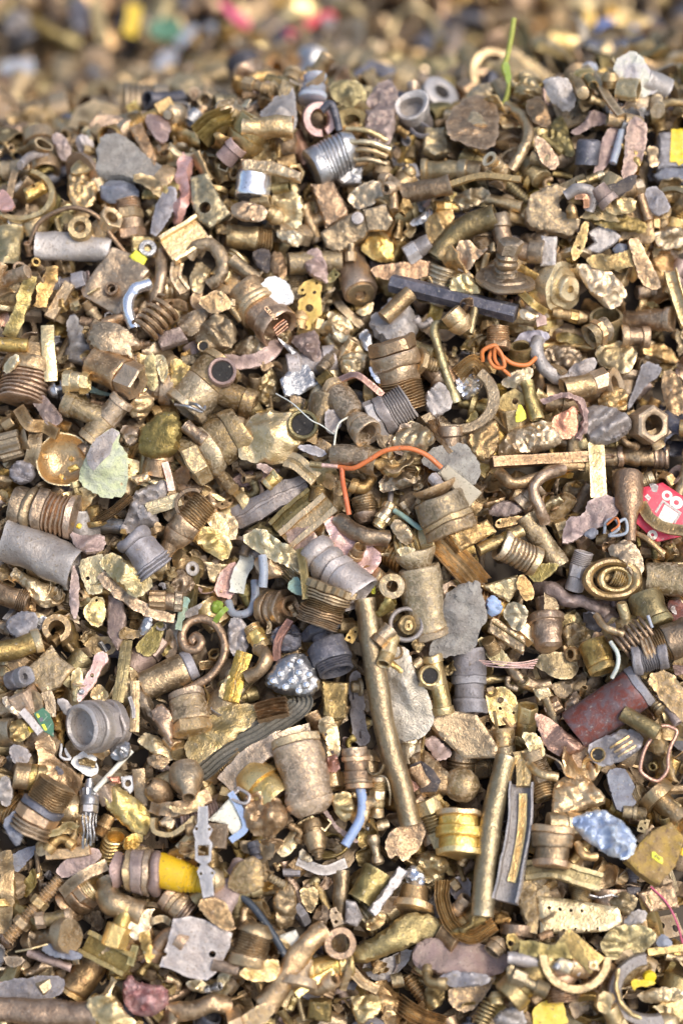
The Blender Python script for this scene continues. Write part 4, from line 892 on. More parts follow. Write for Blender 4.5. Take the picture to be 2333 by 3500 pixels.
P(3,'chunk',[(1270,770),(1330,660),(1430,740),(1390,800),(1340,900),(1270,850)],0,'brass_pale','folded pale piece inside the curl of the brass hook')
P(3,'strip',[(1190,690),(1180,790),(1240,880)],80,'bronze','bent brown strip left of the piece inside the brass hook',sec='u',t=2)
P(3,'wire',[(200,540),(280,420),(480,362),(650,410),(760,530),(850,620)],34,'bronze','thin brown wire arching over the grey crushed pipe',z=[0,6,12,12,6,0],n='brown wire arch')
P(3,'pipe',[(235,570),(745,590)],165,'zinc','crushed grey pipe lying level on the upper left slope',crush=.35,n='crushed grey pipe',wall=.2)
P(3,'ring',[(540,455)],165,'brass','small brass ring under the brown wire arch',inner=.45,t=7)
P(3,'slab',[(880,505),(1030,510),(1035,640),(885,610)],0,'brass_yellow','square yellow base plate with a steel eye, upper left',t=4,ext=[('eye','ring',[(990,600)],120,'steel',{'inner':.4,'t':3},4)])
P(3,'slab',[(550,865),(640,760),(770,605),(900,640),(1012,760),(950,830),(800,1055),(690,980),(565,910)],0,'bronze','large dusty square plate with a central hole on the left',t=11,holes=[(762,875,26)],n='dusty plate with a hole',ty=6,ext=[('boss','ring',[(762,875)],95,'bronze',{'inner':.58,'t':4},6)])
P(3,'slab',[(865,640),(912,598),(987,650),(952,712)],0,'paint_lemon','small bright yellow tag on the corner of the dusty plate',t=1.6,name='yellow_tag',cat='tag',n='yellow tag',q=.7,sharp=1)
P(3,'coil',[(950,1150),(1150,950)],215,'bronze','stout brown coil spring right of the dusty plate with a hole',turns=5.2,wire=.15,name='coil_spring',n='brown coil spring',group='coil springs')
P(3,'bent',[(900,1120),(860,1010),(900,900),(1000,830)],85,'chrome','mirror-bright chrome crescent between dusty plate and coil spring',solid=1,z=[0,5,6,2],name='chrome_crescent',n='chrome crescent')
P(3,'strip',[(470,830),(330,1050)],78,'brass_pale','flat pale strip pointing down left, left of the dusty plate',t=5,sec='bar')
P(3,'strip',[(215,780),(150,980),(60,1180)],90,'brass_olive','long olive leaf-like strip at the left edge of the slope',t=3,z=[0,6,0],dent=.2)
P(3,'strip',[(350,730),(310,850),(270,980)],100,'brass','folded brass strip right of the olive leaf-like strip',t=5,z=[0,4,0],dent=.25)
P(3,'nut',[(240,680)],64,'brass','tiny brass tube end below the crushed grey pipe',bore=.6,t=30,kk=0,pitch=70,name='tube_end')
P(3,'chunk',[(1310,930),(1470,860),(1580,970),(1420,1035)],0,'bronze','flat angular brown slab at the lower right of the brass hook',fat=.4,cr=.03)
P(3,'chunk',[(1170,1060),(1350,985),(1430,1010),(1310,1180),(1200,1150)],0,'brass_dull','faceted dark block right of the brown coil spring',facet=.9)
P(4,'fit',[(180,30),(150,250)],235,'chrome','bright silver cup with a brass shoulder, upper centre',pat='CWW',ends='cc',n='silver cup',pm={'collar':'brass_pale'})
P(4,'slab',[(90,-10),(300,10),(490,90),(480,150),(300,90),(100,60)],0,'brass_pale','long pale slab lying across the top of the silver cup',t=7)
P(4,'slab',[(715,130),(780,60),(905,45),(885,165),(770,165)],0,'steel','small grey cube below the silver bellows',t=10)
P(4,'chunk',[(275,240),(345,175),(490,225),(515,330),(480,455),(385,450),(325,380)],0,'brass_pale','large rounded pale boulder-like casting, upper centre',n='boulder-like casting')
P(4,'chunk',[(15,300),(120,260),(270,320),(240,410),(100,405),(30,370)],0,'bronze','brown lump under the silver cup')
P(4,'slab',[(550,165),(700,150),(800,340),(800,380),(650,455),(600,300)],0,'bronze','long rectangular brown block leaning down, upper centre',t=10,n='leaning block')
P(4,'slab',[(620,490),(740,410),(860,338),(915,370),(945,460),(910,530),(740,625),(650,580)],0,'bronze','thick box-shaped casting with a round boss, upper centre',t=14,n='box-shaped casting',ext=[('boss','lath',[(860,405),(861,405)],85,'zinc',{'prof':[(0,1),(.7,1),(.9,.9),(1,.5)],'L':40,'vert':1},9)])
P(4,'sheet',[(790,240),(880,160),(1000,130),(1080,230),(960,290),(860,330)],0,'brass_pale','crumpled pale yellow sheet above the golden saddle',cr=.16,t=2)
P(4,'slab',[(905,330),(1060,290),(1100,400),(1060,460),(930,470)],0,'bronze','dark flat plate beneath the crumpled pale yellow sheet',t=5)
P(4,'chunk',[(875,590),(960,490),(1090,520),(1140,660),(1020,680),(930,640)],0,'brass_gold','shiny golden saddle-shaped piece right of the box-shaped casting',n='golden saddle')
P(4,'fit',[(1290,60),(1700,70)],150,'brass_pale','long stepped pale fitting lying level, upper right of centre',pat='FBBCB',ends='cc')
P(4,'pipe',[(1170,220),(1490,160)],140,'bronze','plain brown pipe under the long stepped pale fitting')
P(4,'rod',[(1100,160),(1110,330)],60,'bronze','short upright brown stub left of the plain brown pipe')
P(4,'chunk',[(1205,420),(1290,350),(1375,325),(1360,390),(1240,440)],0,'steel','thin silver wedge between brown pipe and bent olive pipe')
P(4,'chunk',[(1310,410),(1400,330),(1490,300),(1520,380),(1430,500),(1360,570),(1320,500)],0,'brass','warm brown flared casting left of the bent olive pipe')
P(4,'fit',[(1350,540),(1190,640)],135,'zinc','grey hexagonal stub under the flared brown casting',pat='BH',ends='cc')
P(4,'bent',[(1395,655),(1480,540),(1620,430),(1790,368)],160,'brass_olive','thick bent olive pipe with its dark mouth at lower left',n='bent olive pipe',wall=.22)
P(4,'chunk',[(935,720),(1100,690),(1350,655),(1430,720),(1300,790),(1000,795)],0,'bronze','long flat brown piece above the black hexagonal bar',fat=.45)
P(4,'fit',[(-10,500),(290,540)],190,'brass','brass pipe with a threaded right end, upper centre left',pat='BBT',ends='oo',n='pipe with threaded end')
P(4,'chunk',[(320,455),(480,460),(515,520),(450,590),(330,520)],0,'brass_pale','pale lump right of the pipe with threaded end')
P(4,'rod',[(20,660),(200,800)],95,'bronze','short brown peg left of the white cap',n='brown peg')
P(4,'chunk',[(150,620),(210,585),(290,600),(280,760),(200,740)],0,'soot','blackened jagged scrap above the white cap',cr=.4)
P(4,'chunk',[(290,600),(370,620),(400,750),(360,800),(280,740)],0,'bronze','half-round brown rim right of the blackened jagged scrap')
P(4,'rod',[(400,690),(760,670)],150,'brass_dull','stout dusty rod lying level behind the striped foil',k=0)
P(4,'chunk',[(500,670),(540,590),(610,580),(660,690),(672,830),(600,800),(530,760)],0,'mauve','striped mauve foil twist above the ochre drilled plate',cr=.35,n='mauve foil twist')
P(4,'lath',[(795,590),(885,900)],245,'bronze','large dusty cylinder with a threaded brass eye in its lower end',prof=[(0,.6),(.04,.8),(.5,.86),(.55,.93),(.95,.96),(1,.9),(1,.5)],pitch=32,n='cylinder with a brass eye',name='eye_cylinder',extra=[('brass_eye',[(.99,.74),(1.03,.74),(1.04,.68),(1.04,.32),(1.0,.28),(.96,.28),(.96,.01)],'brass_yellow'),('dark_bore',[(.97,.27),(1.005,.27),(1.005,.001)],'bore_dark')])  # dark disc paints the shade inside the eye's bore
P(4,'chunk',[(840,1010),(930,960),(980,940),(960,1020),(900,1040)],0,'brass_pale','small pale flake under the cylinder with a brass eye')
P(4,'rod',[(1085,815),(1920,1022)],128,'iron_dark','long black hexagonal bar with a bright chipped edge',k=6,n='black hexagonal bar',name='hexagonal_bar',dent=.03,tx=0,ty=0)
P(4,'chunk',[(935,1060),(1030,1000),(1100,900),(1220,960),(1290,1080),(1240,1210),(1120,1250),(1000,1220)],0,'zinc','bulky grey joint casting under the black hexagonal bar',n='grey joint casting')
P(4,'rod',[(1040,1060),(1220,880)],110,'bronze','brown peg lying across the bulky grey joint casting')
P(4,'strip',[(700,880),(760,1000),(890,1115)],55,'bronze','curved brown strap below the cylinder with a brass eye',t=3,z=[0,5,0])
P(4,'chunk',[(650,1010),(760,1030),(860,1110),(780,1180),(680,1130)],0,'brass_pale','worn pale casting right of the ochre drilled plate',cr=.25)
P(4,'fit',[(110,880),(330,1140)],300,'bronze','wide stepped bronze socket packed with copper strands',pat='WFFBW',ends='co',bore=.78,pitch=22,n='socket with copper strands',text=('CEUW',.72),ext=[('copper_strand','wire',[(295,1155),(330,1125),(375,1095)],13,'copper',{},12),('copper_strand','wire',[(305,1172),(345,1142),(382,1110)],13,'copper',{},12),('copper_strand','wire',[(290,1140),(325,1108),(360,1085)],13,'copper',{},12),('copper_strand','wire',[(312,1185),(350,1160),(385,1130)],13,'copper',{},12)])
P(4,'sheet',[(190,880),(215,820),(270,785),(335,775),(400,820),(440,920),(425,965),(340,975),(230,930)],0,'white_enamel','glossy white oval cap with a yellow rim',t=3,n='white cap',name='white_cap',cat='cap',cr=.02,bend=35,q=.7)
P(4,'sheet',[(465,880),(480,835),(560,795),(612,788),(632,830),(615,905),(628,960),(628,1030),(575,1065),(560,1132),(487,1132),(492,1062),(465,1010),(470,935),(520,905),(527,880),(490,897)],0,'ochre','ochre drilled contact plate with a round collar',t=2.2,cr=.01,holes=[(500,865,12),(592,828,10),(578,885,13),(545,985,29),(518,1112,14)],n='ochre drilled plate',name='contact_plate',q=.7,step=.0016,tx=0,ty=0,roundk=1)
P(5,'chunk',[(10,260),(130,190),(260,175),(290,230),(200,290),(90,345)],0,'brass_pale','bright crinkled nugget left of the C-shaped chunk',cr=.3)
P(5,'rod',[(250,255),(490,310)],82,'brass_pale','short pale rod left of the C-shaped chunk',k=0)
P(5,'strip',[(0,165),(220,105),(480,125)],42,'brass','long thin brass strip running level above the C-shaped chunk',t=3,sec='bar')
P(5,'slab',[(498,340),(555,225),(690,160),(805,200),(725,280),(728,335),(800,375),(870,390),(865,460),(810,515),(620,480),(515,430)],0,'brass_dull','thick C-shaped pale chunk open to the right, upper right',t=12,n='C-shaped chunk',soft=1,dent=.08)
P(5,'bent',[(770,240),(860,205),(945,240),(935,340)],75,'zinc','grey curved strap clasping the C-shaped chunk',solid=1,z=[4,8,6,2],cat='strap')
P(5,'strip',[(830,260),(890,270),(905,330)],40,'copper','thin orange copper liner inside the grey curved strap',t=2,z=[9,11,8])
P(5,'fit',[(830,380),(815,285)],85,'brass','short golden peg in the gap of the C-shaped chunk',pat='BD',ends='cc',pitch=20)
P(5,'elbow',[(335,370),(370,590),(625,620)],150,'bronze','brown pipe elbow pointing up and right, upper right',n='brown elbow')
P(5,'slab',[(620,500),(722,510),(715,710),(612,700)],0,'zinc','smooth pale grey flat plate right of the brown elbow',t=4,sharp=1,n='pale flat plate')
P(5,'lath',[(370,800),(402,590)],395,'bronze','wide flanged plug with a grooved stem and hexagonal head',prof=[(0,.5),(.05,.9),(.12,1),(.2,.98),(.24,.75),(.28,.7),(.32,.45),(.38,.40),(.42,.40),(.46,.34),(.52,.40),(.58,.40),(.62,.34),(.68,.38),(.74,.3),(.76,.4,6),(.97,.42,6),(1,.34,6)],L=330,pitch=40,n='flanged plug',name='flanged_plug',seg=30)
P(5,'lath',[(700,840),(800,870)],340,'brass_pale','lumpy round valve cap with a small square hole',prof=[(0,.9),(.3,1),(.6,.95),(.62,.75),(.7,.72),(.72,.5),(.95,.5),(1,.44),(1,.16),(.8,.14),(.8,.001)],L=190,pitch=62,n='round valve cap',name='round_valve',dent=.12)
P(5,'chunk',[(860,680),(980,695),(1110,760),(1195,880),(1160,960),(1080,1005),(960,900),(880,780)],0,'brass_pale','large crumpled pale shell right of the round valve cap',cr=.3)
P(5,'slab',[(930,480),(1040,410),(1145,510),(1100,570),(1000,625),(900,595),(975,545)],0,'zinc','pale grey arrowhead-shaped plate, upper right',t=5,n='arrowhead plate',dent=.06)
P(5,'chunk',[(1090,590),(1130,550),(1190,560),(1200,610),(1130,630)],0,'slate','little ball of crumpled dark foil by the arrowhead plate',cr=.5,name='foil_ball',cat='foil')
P(5,'chunk',[(915,650),(1000,615),(1090,630),(1240,580),(1295,640),(1280,700),(1060,745),(960,705)],0,'brass','folded golden trough under the arrowhead plate',n='golden trough',fat=.7)
P(5,'sheet',[(1200,520),(1260,510),(1330,640),(1425,830),(1380,870),(1280,810),(1220,620)],0,'bronze','long dark brown flap running down from the arrowhead plate',t=3,cr=.06)
P(5,'chunk',[(920,375),(1050,350),(1200,370),(1325,440),(1300,500),(1130,470),(1000,420)],0,'brass_olive','folded olive piece with a looped right end',cr=.3)
P(5,'chunk',[(1335,480),(1460,435),(1570,450),(1580,570),(1400,605)],0,'brass_pale','broad folded pale piece at the right edge, upper slope',cr=.2)
P(5,'sheet',[(900,400),(945,420),(895,600),(830,690),(815,600),(860,500)],0,'brass','narrow brass lug with a small hole beside the flanged plug',t=3,holes=[(865,585,15)])
P(5,'fit',[(1190,1065),(1480,1065)],165,'bronze','mushroom-headed brown knob at the right edge',pat='BBBF',ends='cc',pitch=30,n='mushroom-headed knob')
P(5,'pipe',[(1055,1190),(1045,1050)],225,'brass_olive','short wide tube with a ragged rim, right',pitch=45,crush=.2,n='ragged wide tube')
P(5,'strip',[(1480,740),(1520,900),(1590,1100)],85,'brass_gold','bright gold serrated strip at the right edge',t=4,sec='lip')
P(5,'sheet',[(50,555),(130,530),(200,600),(280,580),(190,650),(130,745),(40,730)],0,'bronze','curled brown sheet left of the flanged plug',cr=.15,t=2)
P(5,'chunk',[(0,790),(100,755),(165,780),(225,870),(120,900),(0,870)],0,'brass_pale','crusty pale lump above the black hexagonal bar',cr=.3)
P(5,'strip',[(480,880),(560,960),(640,1010)],50,'brass','curved brass strap at the right end of the black hexagonal bar',t=3,z=[0,7,0])
P(5,'chunk',[(470,990),(560,970),(610,1030),(560,1080),(480,1060)],0,'brass_pale','rounded brass end piece on the tip of the black hexagonal bar')
P(5,'fit',[(690,1010),(920,1060)],90,'brass','small golden tapered plug under the round valve cap',pat='YBHV',ends='cc')
# --- second band
P(6,'fit',[(210,160),(150,540)],330,'bronze','huge ringed screw cap at the left edge',pat='BWGG',ends='cc',n='ringed screw cap',ty=8)
P(6,'strip',[(320,30),(325,180),(345,400)],88,'brass_gold','straight golden strap standing on the ringed screw cap',t=3,sec='bar',z=[0,3,0],n='golden strap')
P(6,'rod',[(-30,150),(190,160)],95,'brass','pale stepped rod at the left edge above the ringed screw cap')
P(6,'chunk',[(15,320),(60,240),(130,210),(135,280),(50,355)],0,'brass_pale','small pale chip on the ringed screw cap')
P(6,'chunk',[(570,110),(640,0),(800,15),(940,110),(955,170),(890,190),(905,270),(790,245),(610,200)],0,'bronze','large smooth brown pear-shaped casting on the left',n='pear-shaped casting',fold=.15,cr=.04,facet=.2)
P(6,'chunk',[(435,30),(480,-60),(560,20),(575,140),(640,170),(660,220),(570,300),(470,270),(430,215),(470,130)],0,'zinc','lavender-grey hooked fragment left of the pear-shaped casting',n='lavender hook',fat=.6)
P(6,'fit',[(610,260),(940,420)],245,'bronze','dusty barrel with an octagonal open end, left',pat='WWH',ends='co',bore=.28,n='dusty barrel',pitch=12)
P(6,'slab',[(1045,90),(1210,48),(1262,130),(1080,180)],0,'mauve','small mauve-brown box left of the dented bulb casting',t=10)
P(6,'chunk',[(965,240),(1040,195),(1065,420),(1020,475),(965,390)],0,'brass_olive','tall olive fold beside the dusty barrel')
P(6,'sheet',[(1030,222),(1112,228),(1138,350),(1090,425),(1050,300)],0,'brass_pale','narrow pale bracket with an oval hole, left of centre',t=2,holes=[(1083,270,14)])
P(6,'chunk',[(1140,265),(1180,245),(1335,330),(1200,480),(1150,560),(1135,380)],0,'brass_yellow','folded yellow brass corner box left of the large tee valve',facet=.8)
P(6,'chunk',[(1285,120),(1330,20),(1480,-60),(1580,20),(1590,170),(1410,195)],0,'bronze','dented brown bulb casting with a small spout, left of centre',n='dented bulb casting',mouth=(1365,165,80))
P(6,'tee',[(1230,590),(1490,270),(1700,560)],310,'brass_dull','large dusty tee valve with a clogged purple bore',n='large tee valve',br=.62,mouth=(1478,375,190,'mauve'))
for i_,(a_,b_) in enumerate([((1175,555),(1345,610)),((1270,545),(1360,600))]):
    P(6,'wire',[a_,((a_[0]+b_[0])//2,a_[1]+25),b_,(b_[0]+10,b_[1]-25)],22,'steel',['lower loop of dark steel wire below the large tee valve','upper loop of dark steel wire below the large tee valve'][i_],z=[0,8,6,4],group='steel wire loops')
P(6,'fit',[(455,430),(320,475)],110,'steel','small silver-headed bolt fitting by the golden strap',pat='WNFD',ends='cc',pitch=10,n='silver-headed bolt')
P(6,'fit',[(420,400),(600,410)],155,'brass_pale','angular pale nut fitting left of the dusty barrel',pat='HBH',ends='oo')
P(6,'strip',[(600,450),(690,480),(785,492)],48,'patina','green verdigris spike under the dusty barrel',t=5,taper=(1,.15),n='verdigris spike',sec='bar')
P(6,'chunk',[(200,500),(290,480),(350,550),(430,650),(400,690),(320,705),(270,620)],0,'mauve','mauve-red crusted fragment below the silver-headed bolt',cr=.2,n='mauve-red fragment')
P(6,'tee',[(830,520),(590,800),(425,545)],175,'brass_dull','Y-shaped brown pipe fitting, left',n='Y-shaped fitting',br=.9)
P(6,'chunk',[(845,570),(960,455),(1055,530),(960,665),(880,640)],0,'brass_pale','smooth angular pale nugget right of the Y-shaped fitting',facet=.8)
P(6,'chunk',[(795,700),(930,690),(945,800),(850,850)],0,'bronze','small brown plate between Y-shaped fitting and olive gourd')
P(6,'chunk',[(920,810),(960,700),(1090,590),(1200,620),(1235,740),(1175,910),(1030,935),(935,890)],0,'brass_olive','glossy dark olive gourd-like lump streaked with yellow',n='olive gourd',facet=.15,cr=.06,fold=.12)
P(6,'pipe',[(1240,690),(1370,800)],90,'bronze','tiny brown tube below the large tee valve',wall=.35)
P(6,'lath',[(415,950),(417,948)],360,'brass_gold','shiny golden dish with a slot and small knobs',prof=[(0,.001),(.05,.5),(.35,.86),(.9,1),(1,1.02),(1,.97),(.75,.90),(.4,.78),(.2,.45),(.18,.001)],L=100,pitch=78,n='golden dish',name='brass_dish',ext=[('tab','slab',[(468,985),(525,960),(545,990),(485,1015)],0,'brass_gold',{'t':5},5),('knob','lath',[(405,1035),(406,1035)],36,'brass_gold',{'prof':[(0,1),(.8,1),(1,.6)],'L':30,'vert':1},3),('knob','lath',[(308,905),(309,905)],36,'brass_gold',{'prof':[(0,1),(.8,1),(1,.6)],'L':30,'vert':1},3),('knob','lath',[(465,910),(466,910)],30,'brass_gold',{'prof':[(0,1),(.8,1),(1,.6)],'L':30,'vert':1},3)])
P(6,'chunk',[(520,1040),(580,890),(635,780),(755,705),(812,745),(800,810),(855,900),(850,1030),(835,1165),(700,1185),(560,1115)],0,'crust_green','pale green and white crusted slab right of the golden dish',n='green crusted slab',t=12,name='crusted_slab',cr=.12,dec=[('grey_skin',[(590,900),(640,790),(755,712),(808,745),(760,820),(745,890),(640,1000),(600,960)],'zinc')])
P(6,'fit',[(-70,880),(195,790)],190,'bronze','knurled mesh-textured cone at the left edge',pat='TKKKY',ends='oo',n='knurled cone',seg=30)
P(6,'strip',[(245,740),(235,850),(190,990)],92,'bronze','wavy brown strap left of the golden dish',t=2.5,z=[0,6,0])
P(6,'strip',[(130,580),(210,690),(300,700),(390,750)],85,'brass','bent brass clip between mauve-red fragment and golden dish',t=2.5,z=[0,7,2,5],tw=.5)
P(6,'chunk',[(60,980),(130,920),(230,950),(240,1050),(150,1100),(70,1060)],0,'lead','dark grey ball below the golden dish',n='dark grey ball',facet=.2)
P(6,'slab',[(880,1040),(990,1005),(1010,1060),(920,1095)],0,'brass_gold','small golden block right of the green crusted slab',t=7)
P(6,'strip',[(1105,940),(1130,1030),(1150,1130)],45,'copper_pink','thin pinkish strip left of the bulky dented pipe',t=3)
P(6,'fit',[(1230,960),(1640,710)],330,'brass_dull','bulky dented pipe with crushed left end, left of centre',pat='HOBW',ends='oc',n='bulky dented pipe',crush=.25,dent=.1)
P(7,'chunk',[(45,140),(180,80),(290,110),(300,170),(240,240),(140,250),(40,190)],0,'brass_pale','rough pale stone-like nugget left of the pale blue blade',cr=.2)
P(7,'strip',[(-20,270),(140,290),(270,240),(340,120)],95,'mauve','bent pink-mauve strap left of the pale blue blade',t=4,z=[0,6,8,3],n='pink-mauve strap',dent=.2)
P(7,'chunk',[(400,115),(570,48),(612,120),(625,255),(570,275),(500,205)],0,'mauve','crumpled mauve cloth-like foil right of the pale blue blade',cr=.5,n='crumpled mauve foil')
P(7,'slab',[(330,112),(420,165),(540,270),(600,410),(480,480),(380,498),(345,385),(440,285),(415,210)],0,'steel','curved pale blue-grey blade, centre left',t=2.5,n='pale blue blade',name='blade',bend=25,dent=.03)
P(7,'bent',[(650,40),(730,110),(850,190),(920,280)],80,'brass_pale','knotted pale metal twig above the big threaded collar',solid=1,z=[0,7,5,0],dent=.35,cat='twisted scrap',name='twisted_scrap')
P(7,'chunk',[(750,230),(850,190),(955,240),(900,340),(800,378),(752,330)],0,'brass_pale','small crumpled pale pot left of the big threaded collar',cr=.3)
P(7,'chunk',[(870,90),(930,40),(970,110),(960,200),(900,180)],0,'steel','shiny grey bead above the small crumpled pale pot')
P(7,'fit',[(1165,520),(1115,190)],330,'bronze','big threaded collar with an octagonal open top, centre',pat='TTBWH',ends='oo',bore=.62,pitch=36,n='big threaded collar',seg=32)
P(7,'chunk',[(935,310),(975,300),(1025,410),(985,400)],0,'chrome','glinting blue-silver chip at the left of the threaded collar',up=5,q=.97,facet=.8)
P(7,'bent',[(1480,20),(1385,80),(1430,290),(1530,540)],62,'brass_olive','long tapering olive prong right of the big threaded collar',solid=1,z=[0,10,8,0],n='olive prong',cat='curved rod')
P(7,'chunk',[(1305,490),(1395,408),(1475,440),(1515,560),(1385,645),(1320,600)],0,'zinc','pale grey hollow stone-like cup right of centre',n='grey stone-like cup')
P(7,'fit',[(690,410),(945,780)],205,'brass_dull','dusty tube with a flared crumpled mouth, centre',pat='CBBBYW',ends='oo',bore=.62,pitch=18,n='tube with flared mouth')
P(7,'fit',[(960,660),(1210,530)],270,'zinc','grey-brown fitting with a threaded right end, centre',pat='HWTT',ends='oo',n='grey threaded-end fitting')
P(7,'fit',[(695,885),(945,905)],135,'brass_dull','short smooth cylinder above the orange wire',pat='WW',ends='oc',bore=.3,n='short smooth cylinder')
P(7,'sheet',[(648,585),(742,600),(765,680),(700,755),(648,730)],0,'zinc','smooth pale lavender flake, centre',t=1.5,cr=.03,n='lavender flake')
P(7,'wire',[(325,490),(440,575),(560,690),(630,715),(705,755)],9,'wire_white','hair-thin white wire over the crumpled golden can',z=[4,9,12,8,3])
P(7,'wire',[(825,655),(745,730),(705,890)],14,'cream','thin pale wire left of the tube with flared mouth',z=[6,9,2])
P(7,'chunk',[(60,900),(100,705),(175,612),(300,598),(440,612),(560,690),(582,745),(505,815),(450,870),(462,945),(300,952),(95,935)],0,'brass_yellow','big crumpled golden can with a round mouth, centre left',n='crumpled golden can',cr=.05,fat=.7,facet=.95,fold=.25,mouth=(495,705,200,'brass_olive'))
P(7,'strip',[(400,930),(480,960),(590,1060)],105,'brass_pale','bent spout of pale brass sheet below the golden can',t=4,z=[4,4,0],sec='u')
P(7,'sheet',[(450,840),(560,820),(670,870),(620,905),(520,880)],0,'lead','dark toothed blade right of the golden can',t=1.5)
P(7,'strip',[(740,392),(860,380),(960,440),(1030,490)],42,'copper','thin dark copper strip left of the threaded collar',t=2,z=[0,5,3,0])
P(7,'chunk',[(160,450),(280,300),(330,380),(355,480),(280,570),(200,540)],0,'brass_pale','crumbly pale scrap below the pale blue blade',cr=.45)
P(7,'chunk',[(1090,790),(1160,720),(1245,655),(1400,775),(1350,830),(1200,885),(1100,835)],0,'brass_pale','jagged pale rock-like piece, centre right',facet=.8,n='jagged pale rock')
P(7,'chunk',[(1280,940),(1340,860),(1500,805),(1610,830),(1690,1000),(1640,1120),(1480,1080),(1400,1010)],0,'stone_grey','large grey-brown crusted block right of the orange wire',n='crusted block')
P(7,'chunk',[(1000,1060),(1150,995),(1300,1020),(1290,1090),(1120,1125),(1015,1150)],0,'brass_pale','folded pale scrap under the arch of the orange wire',cr=.4)
P(7,'fit',[(250,1100),(330,1020)],95,'brass_gold','small golden ferrule below the crumpled golden can',pat='CBC')
P(7,'chunk',[(0,1070),(100,1000),(250,1010),(345,955),(350,1010),(200,1090),(60,1110)],0,'mauve','long mauve twist below the crumpled golden can',cr=.25)
P(8,'ring',[(50,505)],580,'bronze','broad bronze crescent open at its upper left, right of centre',inner=.72,t=4,arc=(-150,48),n='broad bronze crescent',ell=.92)
P(8,'chunk',[(28,385),(150,330),(242,400),(200,485),(110,522),(50,470)],0,'chrome','ball of shiny silver foil inside the bronze crescent',cr=.5,name='foil_ball',cat='foil',n='silver foil ball')
P(8,'strip',[(50,360),(140,290),(245,370)],110,'brass_pale','ribbed pale yellow hood over the silver foil ball',sec='rib',t=3,z=[2,10,2])
P(8,'fit',[(325,190),(335,30)],160,'bronze','brown threaded plug behind the orange tangle',pat='HTT',ends='cc')
P(8,'pipe',[(485,290),(470,170)],150,'brass_olive','short open tube beside the orange tangle',pitch=42,wall=.25,n='open tube by the tangle')
P(8,'wire',[(215,270),(205,210),(280,178),(320,230),(400,290),(500,300),(565,250)],30,'wire_orange','bright orange wire looping right of the tangle',z=[4,8,10,9,9,8,6],n='orange wire tangle',q=.95,name='orange_wire')
P(8,'wire',[(280,195),(255,260),(290,320),(350,320),(330,240),(290,200),(300,280),(400,370),(420,385)],26,'wire_orange','knotted inner loop of the orange wire tangle',z=[7,9,10,11,12,12,8,5,3],name='orange_wire')
P(8,'chunk',[(430,140),(480,70),(600,50),(690,90),(620,160),(520,150)],0,'fluff','tuft of grey fluff right of the threaded plug',cr=.6,name='fluff_tuft',cat='fluff',n='grey fluff')
P(8,'bent',[(590,110),(570,220),(640,330),(760,385),(880,370)],90,'zinc','grey crescent clamp cradling a crushed casting',solid=1,z=[2,8,8,6,2],n='grey crescent clamp',dent=.15,name='clamp')
P(8,'chunk',[(620,210),(700,150),(790,160),(880,200),(900,300),(750,345),(640,280)],0,'bronze','crushed casting held in the grey crescent clamp',cr=.35)
P(8,'chunk',[(805,300),(960,230),(995,290),(905,400),(800,395)],0,'zinc','pale grey spout at the right of the crescent clamp',fat=.6)
P(8,'sheet',[(975,195),(1050,108),(1120,120),(1205,150),(1265,230),(1190,365),(1090,330),(1000,280)],0,'brass_yellow','crumpled yellow-brass lid right of the crescent clamp',t=4,cr=.10,n='crumpled brass lid')
P(8,'fit',[(1060,40),(940,100)],190,'brass_dull','worn brown fitting above the crescent clamp',pat='BHB')
P(8,'fit',[(1140,100),(1335,100)],155,'bronze','level brown sleeve above the crumpled brass lid',pat='CBC',ends='oc')
P(8,'fit',[(1050,390),(765,460)],155,'bronze','smooth brown stub with a dark round mouth',pat='HWW',ends='co',bore=.5,n='stub with dark mouth')
P(8,'chunk',[(355,390),(430,320),(555,300),(562,375),(440,445),(360,430)],0,'brass_pale','bright pale pebble under the orange tangle')
P(8,'pipe',[(520,400),(585,655)],95,'brass_olive','mustard-coloured tube standing right of centre',n='mustard tube',wall=.3)
P(8,'sheet',[(445,640),(470,530),(528,645),(450,680)],0,'paint_lemon','bright yellow leaf-like scrap left of the mustard tube',t=1.2,name='plastic_scrap',n='yellow leaf-like scrap',up=3)
P(8,'chunk',[(995,510),(1090,430),(1200,460),(1192,600),(1130,620),(1010,560)],0,'brass','accordion-folded brown piece, right',cr=.3)
P(8,'sheet',[(1290,265),(1425,290),(1400,370),(1310,430),(1200,605),(1190,560),(1260,390)],0,'lead','large dark triangular sheet with a bright rim, right',t=3,cr=.04,n='dark triangular sheet')
P(8,'chunk',[(1420,340),(1500,310),(1570,420),(1600,580),(1500,650),(1430,520)],0,'brass','long folded brass husk at the right edge',cr=.3)
P(8,'chunk',[(1260,200),(1420,130),(1500,180),(1560,280),(1430,270)],0,'brass','folded brown wing above the dark triangular sheet',cr=.2)
P(8,'chunk',[(690,650),(760,600),(855,560),(870,740),(775,795),(700,720)],0,'copper','red copper bowl-like fragment left of the lavender lumps',n='red copper bowl',fat=.5,cr=.06)
P(8,'strip',[(620,540),(740,510),(850,560),(880,700),(850,790)],35,'mauve','torn mauve rim around the red copper bowl',t=4,z=[0,7,9,8,4],dent=.4)
P(8,'chunk',[(870,600),(960,560),(1080,560),(1210,640),(1225,725),(1100,812),(950,825),(900,740)],0,'zinc','large creased lavender lump left of the hexagonal ring',n='creased lavender lump',cr=.15)
P(8,'nut',[(1335,690)],262,'bronze','big hexagonal ring nut with a round bore, right',bore=.52,t=150,kk=6,pitch=68,n='big hexagonal ring',tx=14)
P(8,'chunk',[(340,790),(480,690),(640,655),(750,720),(765,810),(650,875),(440,885),(335,895)],0,'brass_pale','wrapped pale crumpled bundle above the square bar',cr=.35,n='crumpled pale bundle')
